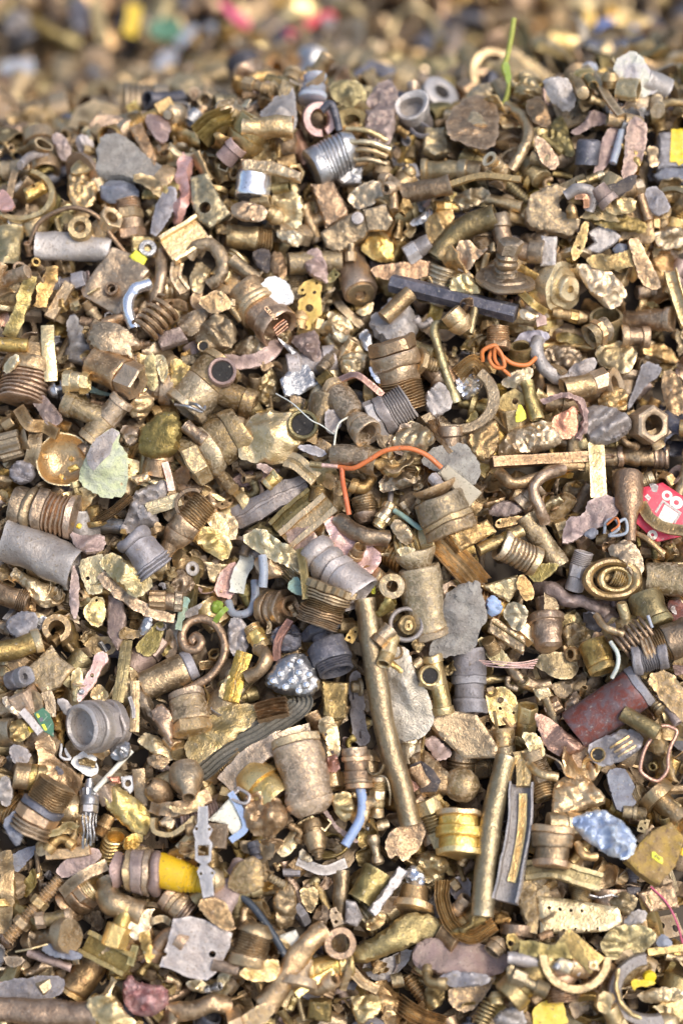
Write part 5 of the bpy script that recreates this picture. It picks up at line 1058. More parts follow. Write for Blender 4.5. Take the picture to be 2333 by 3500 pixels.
P(8,'chunk',[(110,770),(240,690),(325,660),(335,850),(250,940),(165,900)],0,'brass','glossy brown-gold hood left of the crumpled pale bundle',facet=.7)
P(8,'rod',[(285,945),(925,905)],98,'bronze','long straight square bar lying level, right of centre',k=4,ph=PI/4,n='square bar',name='square_bar')
P(8,'fit',[(1020,910),(1475,900)],150,'bronze','turned spindle with four black rings, right',pat='BFYBG',ends='cc',n='turned spindle',dec=[])
P(8,'strip',[(975,810),(985,960),(1000,1180)],108,'brass_yellow','flat yellow-green brass strap hanging right of the square bar',t=2,z=[4,3,0],n='yellow-green strap')
P(8,'bent',[(340,1000),(400,1085),(540,1070),(700,990),(880,960)],76,'brass','sweeping brass bow below the square bar',solid=1,z=[0,6,8,6,2],n='sweeping brass bow',cat='curved rod')
P(8,'bent',[(760,990),(620,1050),(545,1140),(600,1280),(640,1340)],75,'bronze','S-curved brown arm under the sweeping brass bow',solid=1,z=[0,8,9,6,0],cat='curved rod')
P(8,'chunk',[(1060,1000),(1200,965),(1295,1060),(1290,1180),(1100,1190)],0,'bronze','creased brown casting below the turned spindle',cr=.2)
P(7,'wire',[(750,985),(850,1000),(960,950),(1070,895),(1210,882),(1330,920),(1430,1000)],34,'wire_orange','thick orange wire arching across the centre of the heap',z=[3,7,10,12,12,9,5],n='orange wire arch',q=.9,late=1,name='orange_wire',ext=[('terminal','rod',[(560,972),(640,978)],46,'brass_yellow',{},3),('crimp','rod',[(640,980),(745,985)],30,'copper_pink',{},4),('branch_wire','wire',[(770,990),(775,1080),(795,1180),(815,1300)],34,'wire_orange',{'z':[0,0,2,0]},4)])
P(7,'slab',[(1405,1010),(1465,955),(1690,1150),(1610,1240)],0,'putty','smooth beige bar clamped on the end of the orange wire',t=4,sharp=1,n='beige bar',dent=.01,up=2)
# --- third band
P(9,'fit',[(90,150),(510,235)],300,'bronze','thick ribbed barrel at the left, ribs running down',pat='BOWGGC',ends='cc',n='thick ribbed barrel')
P(9,'pipe',[(35,370),(510,580)],275,'zinc','crushed smooth grey can under the thick ribbed barrel',crush=.28,n='crushed grey can',dent=.14,wall=.08)
P(9,'chunk',[(465,320),(560,355),(700,340),(715,430),(610,492),(500,440)],0,'mauve','rounded mauve lump right of the crushed grey can',n='rounded mauve lump')
P(9,'chunk',[(505,300),(525,270),(555,275),(540,310)],0,'paint_yellow','tiny yellow fleck above the rounded mauve lump',name='paint_fleck')
P(9,'strip',[(640,260),(760,190),(880,90)],62,'brass_pale','comb-toothed strip below the green crusted slab',sec='rib',t=5,z=[0,5,0])
P(9,'chunk',[(790,330),(860,200),(890,60),(1000,20),(1110,-30),(1135,60),(1050,180),(1065,290),(900,345)],0,'zinc','large crumpled grey foil sack, left of centre',cr=.4,n='crumpled grey sack')
P(9,'strip',[(985,180),(1095,145),(1210,105)],90,'brass_pale','grooved pale bar resting on the crumpled grey sack',sec='n',t=5)
P(9,'ring',[(1290,150)],240,'bronze','toothed bronze arc beside the grooved pale bar',inner=.78,t=3,arc=(60,215))
P(9,'fit',[(1095,470),(1385,110)],200,'bronze','lamp-base-like fitting with a threaded top, left of centre',pat='NYWTT',ends='cc',n='lamp-base fitting')
P(9,'sheet',[(1370,270),(1440,188),(1600,235),(1580,420)],0,'brass_yellow','flat golden-brown panel right of the lamp-base fitting',t=3,cr=.05)
P(9,'chunk',[(1230,350),(1370,268),(1575,400),(1515,540),(1400,470)],0,'brass_yellow','ridged golden plate with a bright top edge',facet=.9,n='ridged golden plate')
P(9,'fit',[(870,340),(1060,600)],260,'lead','dark wrapped cylinder below the crumpled grey sack',pat='OBBG',ends='cc',n='dark wrapped cylinder',dent=.1)
P(9,'sheet',[(518,525),(640,490),(705,480),(700,735),(605,762),(560,680)],0,'brass_pale','tan plate with one small drilled hole, left',t=2.2,cr=.02,holes=[(592,640,14)],n='tan drilled plate')
P(9,'chunk',[(655,545),(695,480),(770,468),(900,560),(1048,672),(930,775),(855,745),(760,650)],0,'brass_yellow','bright pod-shaped brass husk right of the tan drilled plate',n='bright brass husk',facet=.9,cr=.06,fold=.25)
P(9,'strip',[(680,620),(800,740),(930,830),(1040,880),(1160,900)],75,'bronze','torn brown strip running under the bright brass husk',t=3,z=[0,2,4,4,0],dent=.25)
P(9,'chunk',[(500,530),(530,640),(535,840),(502,932),(465,840),(472,640)],0,'mauve','slim dark spearhead standing left of the tan drilled plate',n='dark spearhead')
P(9,'sheet',[(548,860),(640,758),(705,775),(712,880),(675,975),(590,930)],0,'brass_yellow','shiny folded brass bracket below the tan drilled plate',t=2,holes=[(652,790,10)],cr=.12)
P(9,'slab',[(725,755),(820,748),(848,900),(835,1030),(790,1125),(715,1010)],0,'mauve','long red-brown wooden-looking bar, left',t=6,n='red-brown bar')
P(9,'sheet',[(520,1030),(590,980),(680,1030),(770,1030),(785,1140),(640,1180)],0,'brass','bent brass sheet with a round eye, left',t=2,cr=.10,holes=[(720,1100,25)],n='brass sheet with an eye')
P(9,'chunk',[(60,640),(100,555),(160,600),(240,640),(445,725),(430,810),(290,850),(200,780),(150,690)],0,'brass_yellow','crumpled yellow-silver foil piece, left',cr=.4,n='yellow-silver foil')
P(9,'fit',[(-20,730),(190,805)],165,'bronze','brown nipple with fine threads at the left edge',pat='BBT',ends='cc')
P(9,'chunk',[(35,930),(150,858),(262,880),(245,1000),(140,1062),(50,1005)],0,'lead','dark scorched ball at the left',n='scorched ball',cr=.15)
P(9,'ring',[(385,990)],200,'bronze','thick bent shackle ring right of the scorched ball',inner=.5,t=14,arc=(-70,230))
P(9,'fit',[(-50,1155),(280,1050)],160,'brass','plain brass pipe with a collar, lower left edge',pat='BBBC',ends='oo',n='pipe with a collar')
P(9,'sheet',[(895,1115),(950,1040),(1080,915),(1105,960),(1062,1130),(985,1170)],0,'brass_olive','smooth olive sheet with a stepped edge, left of the scroll',t=3,cr=.02,n='olive stepped sheet')
P(9,'chunk',[(935,960),(980,895),(1025,905),(1015,990),(940,1030)],0,'steel','small piece of clear crumpled foil above the olive stepped sheet',cr=.5,name='foil_scrap',cat='foil')
P(9,'bent',[(1312,1082),(1290,1068),(1320,1040),(1352,1085),(1320,1135),(1250,1120),(1222,1040),(1260,960),(1350,925),(1450,965),(1508,1080),(1490,1200),(1400,1310),(1240,1395)],62,'bronze','smooth brown metal scroll curling like a fiddlehead',solid=1,n='metal scroll',q=.92,name='metal_scroll',cat='scroll',dent=.03,z=[4,4,5,6,6,6,6,6,6,6,5,4,2,0])
P(9,'strip',[(1195,990),(1215,890),(1250,775)],45,'patina','green flaking strip above the metal scroll',t=2,n='green flaking strip',dent=.3)
P(9,'chunk',[(1405,830),(1440,780),(1500,800),(1490,860),(1430,880)],0,'leaf_green','small yellow-green leafy bit above the metal scroll',name='leaf_bit',cat='leaf')
P(9,'strip',[(1440,930),(1480,880),(1520,840)],35,'leaf_green','pale green curled leaf right above the metal scroll',t=1,name='leaf_bit',cat='leaf',z=[0,4,2])
P(9,'chunk',[(1110,1000),(1150,970),(1190,1080),(1180,1180),(1100,1190)],0,'bronze','upright brown stump left of the metal scroll')
P(9,'chunk',[(1130,660),(1200,560),(1290,620),(1310,700),(1230,775),(1150,745)],0,'bronze','dark smooth knob above the metal scroll')
P(9,'nut',[(1290,575)],100,'zinc','pale grey washer leaning on the dark smooth knob',bore=.35,t=14,kk=0,pitch=60,name='washer')
P(9,'fit',[(1000,785),(1220,800)],125,'bronze','finely knurled brown roller, left of centre',pat='KKBK',ends='cc')
P(9,'sheet',[(1425,750),(1470,610),(1560,520),(1610,560),(1570,790)],0,'copper_pink','flat pink copper sheet left of the pale folded ribbon',t=2,cr=.03,n='pink copper sheet')
P(10,'strip',[(120,480),(100,600),(50,740)],110,'cream','folded pale greenish ribbon right of the pink copper sheet',t=3,z=[0,6,3],dent=.2)
P(10,'strip',[(60,240),(210,170),(350,90),(525,15)],150,'zinc','pale grey flattened tube slanting up, centre left',sec='n',t=5,n='pale grey flattened tube',z=[0,5,6,4],dent=.12)
P(10,'strip',[(300,300),(420,190),(570,75)],100,'brass_olive','shadowed channel above the yellow U-channel',sec='u',t=3)
P(10,'strip',[(385,385),(690,130)],160,'brass_yellow','open yellow brass U-channel, centre left',sec='u',t=4,n='yellow U-channel')
P(10,'sheet',[(70,375),(220,288),(350,400),(455,440),(500,640),(400,560),(230,490)],0,'brass_yellow','crumpled golden sheet below the yellow U-channel',t=2.5,cr=.14,n='crumpled golden sheet')
P(10,'fit',[(550,430),(890,760)],275,'zinc','grey bulbous fitting with an open cup end, centre',pat='OOCWW',ends='co',bore=.8,n='grey bulbous fitting')
P(10,'sheet',[(630,240),(700,218),(770,300),(870,350),(960,420),(1042,502),(945,648),(850,575),(750,470),(695,400)],0,'pink_foil','pink twisted foil flag lying on the grey bulbous fitting',t=3,cr=.07,n='pink twisted foil',q=.75)
P(10,'bent',[(740,250),(850,330),(960,370),(1080,385)],120,'bronze','fat bent nozzle right of the pink twisted foil',z=[0,5,6,3],wall=.35,n='fat bent nozzle')
P(10,'fit',[(900,90),(930,270)],180,'bronze','crushed cone with fine rings under the orange wire',pat='TTV',ends='cc',crush=.3)
P(10,'fit',[(1000,300),(1095,145)],105,'brass_pale','slim knurled tube right of the crushed cone',pat='BKBK',n='slim knurled tube')
P(10,'wire',[(1110,190),(1180,240),(1260,300),(1350,352)],36,'patina','turquoise-green bit of wire right of the knurled tube',z=[3,7,7,3],n='turquoise wire')
P(10,'chunk',[(1075,310),(1125,230),(1230,310),(1250,395),(1180,425)],0,'bronze','smooth brown pebble below the turquoise wire')
P(10,'fit',[(1370,30),(1500,340)],340,'brass_dull','big dusty domed cap right of the turquoise wire',pat='DWWCW',ends='cc',n='big dusty cap')
P(10,'strip',[(1380,350),(1460,460),(1560,570),(1690,700)],190,'brass_pale','pleated brass strip slanting down right of the dented cylinder',sec='rib',t=4,n='pleated brass strip',z=[0,6,6,0])
P(10,'fit',[(1245,450),(1375,1040)],270,'brass_dull','big dented cylinder standing right of centre',pat='VWWWWC',ends='cc',n='big dented cylinder',dent=.10)
P(10,'sheet',[(1120,450),(1160,430),(1255,440),(1240,480),(1160,505)],0,'brass_pale','small flat tab on top of the big dented cylinder',t=2)
P(10,'ring',[(1095,690)],180,'brass_yellow','golden ring eye left of the big dented cylinder',inner=.38,t=9,n='golden ring eye')
P(10,'chunk',[(955,690),(985,685),(985,750),(958,745)],0,'paint_lemon','tiny yellow bit left of the golden ring eye',name='paint_fleck')
P(10,'fit',[(700,690),(590,960)],330,'bronze','wide fluted screw cap with coarse threads, centre',pat='KGTGT',ends='cc',n='fluted screw cap',seg=36)
P(10,'bent',[(0,800),(30,870),(90,890),(160,860),(190,770),(185,660)],58,'plastic_grey','pale blue-grey plastic hook, centre left',solid=1,z=[0,4,6,6,6,4],n='plastic hook',name='plastic_hook',dent=.02)
P(10,'bent',[(235,495),(245,600),(235,705)],62,'plastic_grey','straight grey plastic tube piece above the plastic hook',z=[3,4,3],name='plastic_tube',wall=.3,dent=.02)
P(10,'fit',[(240,830),(440,850)],250,'bronze','dark round valve with a small mouth right of the plastic hook',pat='WOWN',ends='co',bore=.3,pitch=30,n='dark round valve')
P(10,'sheet',[(390,700),(450,615),(505,690),(500,760),(430,740)],0,'patina','pale green flaking scrap above the fluted screw cap',t=2)
P(10,'strip',[(480,450),(520,600),(535,785)],52,'brass_olive','mossy narrow strip left of the grey bulbous fitting',t=4,z=[0,6,3])
P(10,'fit',[(150,960),(245,1120)],125,'brass_gold','bright golden hexagonal tap, left of centre',pat='THBH',n='golden tap')
P(10,'chunk',[(0,920),(80,900),(140,990),(130,1130),(40,1180),(0,1100)],0,'zinc','grey crushed plug left of the golden tap',cr=.3)
P(10,'chunk',[(285,1095),(290,985),(430,930),(495,1000),(490,1115),(350,1155)],0,'iron_dark','dark blue-black sheet scrap below the dark round valve')
P(10,'strip',[(420,940),(350,1080),(330,1200)],50,'copper','copper-red edge strip left of the dark blue-black scrap',t=3,z=[6,8,2])
P(10,'ring',[(1190,950)],240,'zinc','pale grey ring washer behind the big dented cylinder',inner=.74,t=4,round=1,n='grey ring washer')
P(10,'lath',[(1200,950),(1202,950)],130,'brass','domed brass eyelet inside the grey ring washer',prof=[(0,1),(.5,.95),(.8,.6),(1,.5),(1,.2),(.6,.15),(.6,.001)],L=40,pitch=75,name='eyelet')
P(10,'fit',[(990,1080),(1090,970)],120,'bronze','small brown sleeve left of the grey ring washer',pat='CB')
P(10,'fit',[(600,960),(730,1270)],270,'iron_dark','blackened valve with two open mouths, centre',pat='HNWWT',ends='oo',bore=.6,n='blackened valve',pitch=10)
P(11,'chunk',[(-30,760),(60,690),(200,648),(225,800),(255,900),(195,1000),(175,1125),(0,1165),(-150,1190)],0,'stone_grey','large rough grey stone slab right of the dented cylinder',n='rough grey stone',cr=.18,t=9,name='stone_slab')
P(11,'slab',[(0,345),(250,250),(312,330),(70,465)],0,'brass','flat rectangular brass box, right of centre',t=9,n='rectangular brass box',sharp=1)
P(11,'fit',[(200,450),(485,320)],95,'brass','slender stepped stud below the eared clamp',pat='BBBTCB',ends='cc',n='slender stud')
P(11,'fit',[(340,410),(590,540)],195,'brass_pale','worn grooved bell fitting, right of centre',pat='CGGC',n='grooved bell fitting')
P(11,'pipe',[(510,220),(740,560)],150,'brass_dull','smooth leaning brass tube, right',n='leaning brass tube',wall=.2)
P(11,'chunk',[(250,200),(330,118),(440,128),(512,190),(440,222),(350,235)],0,'mauve','striated mauve-brown pebble above the eared clamp',cr=.2,n='striated pebble')
P(11,'sheet',[(305,275),(340,240),(490,225),(500,270),(420,290),(330,310)],0,'brass','eared brass clamp with a screw hole',t=5,holes=[(335,270,12)])
P(11,'sheet',[(755,400),(790,220),(910,222),(935,110),(1100,85),(1155,190),(1050,275),(900,345),(810,405)],0,'mauve','crinkled mauve sheet folded in two, right',t=3,cr=.10,n='crinkled mauve sheet')
P(11,'wire',[(1040,345),(1050,280),(1110,270),(1130,330),(1070,370),(1180,350),(1175,270),(1120,300)],22,'plastic_grey','grey looped wire knot right of the crinkled mauve sheet',z=[2,6,8,8,6,6,8,10],n='grey wire knot',name='wire_knot')
P(11,'wire',[(1060,300),(1120,270),(1140,320),(1090,350)],16,'wire_orange','thin orange wire inside the grey wire knot',z=[6,10,11,8])
P(11,'chunk',[(895,350),(960,290),(1010,330),(960,385)],0,'slate','blue-grey chip under the crinkled mauve sheet')
P(11,'lath',[(1195,-60),(1212,400)],210,'bronze','bottle-shaped brown casting with its neck pointing down, right',prof=[(0,.9),(.05,1),(.2,1),(.25,.95),(.45,.9),(.55,.62),(.7,.45),(.85,.4),(1,.35)],n='bottle-shaped casting',dent=.06)
P(11,'slab',[(1295,45),(1425,6),(1600,100),(1600,335),(1392,392),(1243,276)],0,'board_red','red circuit board with white pads at the right edge',t=2.5,n='red circuit board',late=1,name='circuit_board',sharp=1,dent=.0,q=.95,
  dec=[('solder_ring',(1456,92,36,17),'cream'),('solder_ring',(1521,133,45,18),'cream'),('solder_ring',(1360,352,34,12),'cream'),('frame_line',[(1412,70+70),(1425,120),(1560,195),(1515,270),(1502,262),(1540,200),(1428,140),(1385,210),(1372,202)],'zinc'),('chip',[(1440,150),(1540,205),(1480,290),(1395,240)],'cream'),('silver_patch',[(1330,25),(1360,15),(1395,35),(1385,75),(1355,75)],'zinc'),('silver_patch',[(1300,110),(1320,90),(1345,115),(1330,135)],'zinc')])
P(11,'strip',[(1290,150),(1340,240),(1430,310),(1590,345)],75,'brass','curved brass band lying across the red circuit board',t=2,z=[3,4,4,4],late=2,q=.95,n='band across the board')
P(11,'bent',[(1240,340),(1340,400),(1440,480)],42,'brass','thin brass claw under the red circuit board',solid=1,z=[3,4,0],cat='curved rod')
P(11,'chunk',[(1055,440),(1200,370),(1300,480),(1310,600),(1240,640),(1180,560),(1080,500)],0,'bronze','dark hunched lump above the oval brass coil')
P(11,'ring',[(1090,650)],410,'brass_yellow','heavy oval brass coil with a dark centre, right',inner=.62,t=11,round=1,ell=.72,n='oval brass coil',name='brass_coil',cat='coil',ext=[('inner_turn','ring',[(1120,645)],260,'brass_yellow',{'inner':.55,'t':9,'round':1,'ell':.75},-2)])
P(11,'fit',[(1320,640),(1620,660)],215,'brass_dull','wide dusty sleeve at the right edge beside the brass coil',pat='WWW',ends='cc',n='wide dusty sleeve')
P(11,'fit',[(1300,740),(1390,960)],230,'brass_olive','squat olive cylinder below the oval brass coil',pat='WWC',ends='cc',n='squat olive cylinder')
P(11,'chunk',[(1455,800),(1540,770),(1600,850),(1600,1060),(1500,980)],0,'red_brown','dark maroon barrel end at the right edge')
P(11,'bent',[(590,690),(680,720),(800,790),(920,810),(1060,870)],95,'mauve','long dark root-like rod left of the oval brass coil',solid=1,z=[0,6,8,6,0],n='root-like rod',cat='curved rod',dent=.2)
P(11,'slab',[(215,690),(450,620),(475,690),(400,795),(290,745)],0,'brass_pale','angular pale brass wedge, right of the rough grey stone',t=7,n='angular pale wedge')
P(11,'sheet',[(440,690),(480,600),(560,680),(572,770),(510,795)],0,'brass','folded brown leaf between pale wedge and root-like rod',t=3,cr=.1)
P(11,'sheet',[(500,570),(700,535),(745,565),(590,690)],0,'brass_olive','flat olive sheet under the leaning brass tube',t=3,cr=.03)
P(11,'chunk',[(240,800),(290,738),(365,820),(340,880),(270,900)],0,'plastic_blue','powdery pale blue lump on the rough grey stone',n='pale blue lump',name='plastic_lump')
P(11,'sheet',[(360,890),(400,790),(532,830),(520,960),(450,1005)],0,'brass_pale','thin crumpled pale sheet right of the pale blue lump',t=2,cr=.14)
P(11,'slab',[(270,905),(300,895),(516,1040),(495,1155),(258,1000)],0,'brass_yellow','olive-yellow block with a long groove, right',t=9,n='grooved yellow block',sharp=1,ext=[('groove','rod',[(290,935),(500,1075)],16,'brass_olive',{'k':4},9)])
P(11,'sheet',[(180,1070),(230,1020),(430,1180),(330,1250)],0,'brass_olive','olive bracket with a small square hole under the grooved block',t=3,holes=[(235,1100,16)])
P(11,'lath',[(635,770),(670,1110)],240,'bronze','knobbed valve stem with a rounded collar, right',prof=[(0,.38),(.03,.42),(.28,.42),(.32,.9),(.36,1),(.48,1),(.5,.9),(.53,.88),(.6,.92),(.72,.9),(.78,.8),(.9,.82),(.95,.78),(1,.55)],pitch=22,n='knobbed valve stem',name='knobbed_spindle')
P(11,'chunk',[(740,960),(860,928),(965,990),(935,1145),(780,1110)],0,'brass_dull','dusty block-like casting right of the knobbed valve stem')
P(11,'chunk',[(945,1010),(1040,1000),(1110,1150),(1060,1230),(960,1180)],0,'bronze','slanting smooth brown ingot left of the stout spring')
P(11,'lath',[(1190,960),(1170,810)],150,'brass_yellow','toothed golden cog cap above the stout spring',prof=[(0,1,-1),(.3,1,-1),(.35,.5),(.9,.45),(1,.4)],pitch=30,L=170,name='cog_cap')
P(11,'coil',[(1140,1110),(1360,960)],225,'bronze','stout brown spring with tight turns at lower right',turns=7,wire=.10,name='coil_spring',n='stout spring',group='coil springs')
P(11,'bent',[(985,890),(1060,980),(1175,1022)],48,'brass','curved brass arm left of the stout spring',solid=1,z=[0,7,5],cat='curved rod')
P(11,'rod',[(1330,890),(1360,970)],22,'plastic_grey','tiny white pin above the stout spring',name='pin')
P(11,'fit',[(1290,1140),(1620,1010)],250,'bronze','large brown fitting with fine grooves at the right edge',pat='GTWW',ends='cc',n='grooved fitting at the edge')
# --- fourth band
P(12,'fit',[(70,230),(190,230)],130,'lead','small dark ring nut left of the square dusty plate',pat='WC',ends='oo',bore=.3,pitch=50)
P(12,'slab',[(165,190),(350,15),(402,95),(505,165),(400,290),(285,330)],0,'brass_dull','square dusty plate with a fine sandy skin, left',t=6,n='square dusty plate',sharp=1)
P(12,'sheet',[(80,330),(180,300),(290,340),(300,450),(180,470),(90,420)],0,'brass','speckled brass panel above the green circuit board',t=2.5,holes=[(210,405,18)],cr=.03)
P(12,'strip',[(310,320),(340,400),(340,490)],70,'bronze','narrow brown strip right of the speckled brass panel',t=4)
P(12,'chunk',[(375,370),(440,365),(505,440),(470,505),(420,460)],0,'zinc','pale claw-shaped piece left of the large threaded ring')
P(12,'chunk',[(470,200),(540,150),(560,230),(530,400),(480,380)],0,'brass_pale','curved pale husk behind the copper link')
P(12,'sheet',[(640,75),(715,55),(735,120),(690,165),(625,290),(580,340),(530,400),(512,360),(540,290),(560,250),(630,140)],0,'copper_pink','pink copper link with a silver rivet, left',t=3,n='copper link',cr=.03,holes=[(620,215,14)],ext=[('rivet','lath',[(550,325),(551,325)],44,'steel',{'prof':[(0,1),(.6,1),(1,.5)],'L':26,'vert':1},3)])
P(12,'sheet',[(600,330),(660,260),(740,340),(700,390),(620,370)],0,'brass_yellow','shiny creased foil under the copper link',t=2,cr=.2)
P(12,'fit',[(770,540),(540,565)],345,'zinc','large open ring with inner threads and a hexagonal back, left',pat='WHWT',ends='co',bore=.76,pitch=38,L=300,n='large threaded ring',seg=36)
P(12,'strip',[(850,-20),(825,200),(790,400)],80,'brass_olive','long olive bar standing behind the large threaded ring',sec='n',t=5,n='long olive bar',z=[0,5,3])
P(12,'fit',[(955,295),(1300,130)],195,'bronze','pinkish crusted cylinder with a dark grey end',pat='WWWC',ends='cc',n='crusted cylinder',pm={'collar':'lead'},dent=.06)
P(12,'strip',[(905,250),(905,420),(900,595)],62,'brass','narrow ribbed strip standing right of the threaded ring',sec='n',t=4)
P(12,'strip',[(870,370),(890,440),(895,510)],24,'zinc','thin silver sliver on the narrow ribbed strip',t=2,z=[6,7,6])
P(12,'chunk',[(1000,470),(1070,390),(1162,470),(1160,620),(1155,700),(1100,620)],0,'bronze','smooth brown teardrop left of the two-step can',facet=.2)
P(12,'fit',[(1250,320),(1290,600)],245,'brass_dull','boxy two-step can below the metal scroll',pat='CWWH',ends='cc',n='two-step can')
P(12,'chunk',[(1450,350),(1530,190),(1590,120),(1640,200),(1530,395)],0,'brass_gold','bright ribbed golden bar right of the scroll end',facet=.8,n='golden ribbed bar')
P(12,'chunk',[(915,650),(980,590),(1085,635),(1095,690),(1215,720),(1190,765),(1100,790),(950,690)],0,'brass_pale','pale wing-nut-like piece, left of centre',n='wing-nut piece')
P(12,'chunk',[(980,760),(1060,730),(1150,780),(1080,850),(1000,820)],0,'bronze','small round brown knob under the wing-nut piece')
P(12,'chunk',[(1235,700),(1270,600),(1380,510),(1490,420),(1640,400),(1760,400),(1740,480),(1600,620),(1420,740),(1320,830),(1260,775)],0,'brass_yellow','long creased yellow brass pod, left of centre',n='long creased pod',cr=.06,fat=.6,facet=.95,fold=.35)
P(13,'strip',[(-200,860),(-20,730),(200,620),(400,510),(505,440),(490,370)],150,'webbing','grey woven webbing strap folded over at its top end',sec='rib',t=3,z=[0,5,7,9,12,4],n='webbing strap',name='webbing_strap',cat='strap',dent=.05)
P(12,'chunk',[(5,370),(60,348),(150,445),(140,490),(60,455)],0,'brass_pale','slim pale nugget at the left edge',n='slim pale nugget')
P(12,'strip',[(150,450),(210,520),(275,600)],55,'zinc','pale grey strip left of the green circuit board',t=5,sec='bar')
P(12,'sheet',[(228,470),(290,430),(335,470),(362,540),(362,625),(300,590),(260,530)],0,'board_green','green circuit board with yellow marks, left',t=2,n='green circuit board',name='circuit_board',cr=.0,sharp=1,dent=0,q=.8,dec=[('yellow_mark',[(243,475),(255,470),(270,492),(258,502)],'paint_lemon'),('yellow_mark',[(280,545),(300,540),(320,580),(305,585)],'paint_lemon'),('trace',[(288,520),(318,486),(320,489),(291,523)],'patina'),('trace',[(318,572),(345,535),(348,537),(321,575)],'patina'),('dark_chip',[(266,500),(288,495),(292,520),(270,530)],'iron_dark')])
P(12,'chunk',[(60,525),(140,498),(200,530),(215,590),(180,645),(70,665)],0,'brass','small cage-like brass holder with a yellow tip',cr=.3,dec=[('yellow_tip',[(195,560),(215,565),(230,590),(205,600)],'paint_yellow')])
P(12,'sheet',[(225,640),(300,578),(350,620),(390,700),(360,750),(470,830),(572,920),(530,1035),(440,985),(320,920),(235,870),(260,760)],0,'brass','bent brass saddle with a bright rounded top, left',t=3,cr=.07,n='bent brass saddle',bend=50)
P(12,'sheet',[(58,700),(110,665),(212,720),(200,805),(90,812)],0,'zinc','flat pale grey flake at the left edge',t=2,cr=.05,n='pale grey flake')
P(12,'fit',[(90,880),(300,910)],190,'brass','short brass thimble under the bent brass saddle',pat='WFC',ends='cc')
P(12,'sheet',[(465,790),(560,708),(642,730),(668,870),(600,902),(500,830)],0,'white_enamel','white foil label with two dark windows, left',t=1.5,cr=.05,n='white foil label',name='foil_label',dec=[('dark_window',[(520,775),(555,770),(590,800),(585,825),(545,810)],'iron_dark'),('dark_window',[(605,795),(640,805),(655,835),(620,830)],'iron_dark')])
P(12,'bent',[(410,680),(420,760),(470,770),(440,710)],20,'plastic_white','thin white plastic loop left of the white foil label',solid=1,name='plastic_loop',z=[2,6,6,3])
P(12,'rod',[(635,985),(885,715)],36,'cream','slim pale needle slanting up left of the silver nozzle',n='pale needle',name='needle',pitch=5)
P(12,'chunk',[(735,740),(780,670),(860,650),(890,710),(840,790),(760,780)],0,'steel','bright silver crumpled bead under the threaded ring')
P(12,'fit',[(597,900),(600,1140)],125,'gunmetal','slim silver nozzle with a knurled collar, left',pat='SNKWH',ends='co',n='silver nozzle',pitch=8)
P(12,'slab',[(812,890),(900,878),(915,965),(870,1008),(815,960)],0,'plastic_white','white square tab with a round hole, left',t=2.5,holes=[(860,935,24)],sharp=1,n='white square tab',name='plastic_tab')
P(12,'slab',[(720,892),(800,888),(808,935),(750,935)],0,'copper','small copper plate left of the white square tab',t=3)
P(12,'strip',[(930,840),(940,960),(950,1090)],85,'bronze','flat brown strap right of the white square tab',t=3,sec='bar')
P(12,'lath',[(1235,800),(1275,1050)],235,'bronze','pear-shaped nozzle with a dark open mouth, left of centre',prof=[(0,.6),(.1,.9),(.3,1),(.5,.92),(.7,.72),(.85,.48),(.97,.42),(1,.40),(1,.30),(.8,.26),(.8,.001)],pitch=20,n='pear-shaped nozzle',name='nozzle')
P(12,'lath',[(1100,1020),(1030,960)],165,'bronze','olive-shaped bead with a dark hole left of the pear nozzle',prof=[(0,.4),(.2,.8),(.5,1),(.8,.85),(1,.5),(1,.3),(.7,.25),(.7,.001)],pitch=45,L=190,name='hollow_bead')
P(12,'strip',[(1010,1090),(1150,1120),(1280,1090),(1400,1020)],95,'brass','long curled brass leaf below the pear-shaped nozzle',t=3,z=[0,5,5,0],dent=.2)
P(12,'fit',[(390,930),(190,1270)],300,'bronze','large brass plug with a black sealing ring, lower left',pat='TTCHG',ends='cc',n='plug with black ring',pm={'collar':'iron_dark'})
P(12,'chunk',[(675,990),(740,925),(860,1000),(985,1090),(1025,1200),(950,1310),(800,1200),(700,1090)],0,'brass_yellow','crumpled golden tube slanting down, lower left',n='crumpled golden tube',cr=.15)
P(12,'sheet',[(0,900),(60,880),(95,990),(60,1100),(0,1060)],0,'zinc','thin pale foil at the left edge above the mixed scrap',t=2,cr=.2)
P(13,'strip',[(110,60),(60,220),(20,390)],110,'brass_gold','golden folded bar standing left of the studded pod',sec='n',t=4)
P(13,'bent',[(200,30),(265,100),(220,190),(130,230)],92,'bronze','thick brown shackle bend left of the studded pod',solid=1,z=[0,6,6,2],cat='shackle',name='shackle')
P(13,'chunk',[(238,270),(300,130),(420,62),(520,62),(590,160),(618,290),(560,352),(420,352),(280,315)],0,'steel','silvery studded pod like a seed head, centre',n='silvery studded pod',cr=.10,facet=.2,fold=.25,name='studded_pod',studs=[(350,225),(425,270),(470,215),(520,290),(410,165),(380,310),(470,330),(540,225),(300,270),(480,140)])
P(13,'slab',[(620,250),(805,262),(785,500),(700,520),(640,480)],0,'brass_olive','smooth olive panel standing between pod and grey sheath',t=5)
P(13,'strip',[(190,470),(300,440),(400,425)],125,'bronze','dark finned block under the studded pod',sec='rib',t=9)
P(13,'strip',[(-20,960),(150,790),(330,680),(560,620)],155,'bronze','broad curved brown blade under the webbing strap',t=4,z=[0,5,6,3],n='curved brown blade',dent=.15)
P(13,'chunk',[(798,230),(850,168),(890,205),(922,450),(925,560),(958,640),(900,702),(828,650),(818,400)],0,'zinc','long pale grey sheath with slots, centre',n='slotted grey sheath',cr=.08,dec=[('slot',[(828,300),(835,300),(842,372),(830,378)],'soot'),('slot',[(875,590),(888,588),(892,640),(878,632)],'soot')])  # slots are dark patches painting the shade of openings
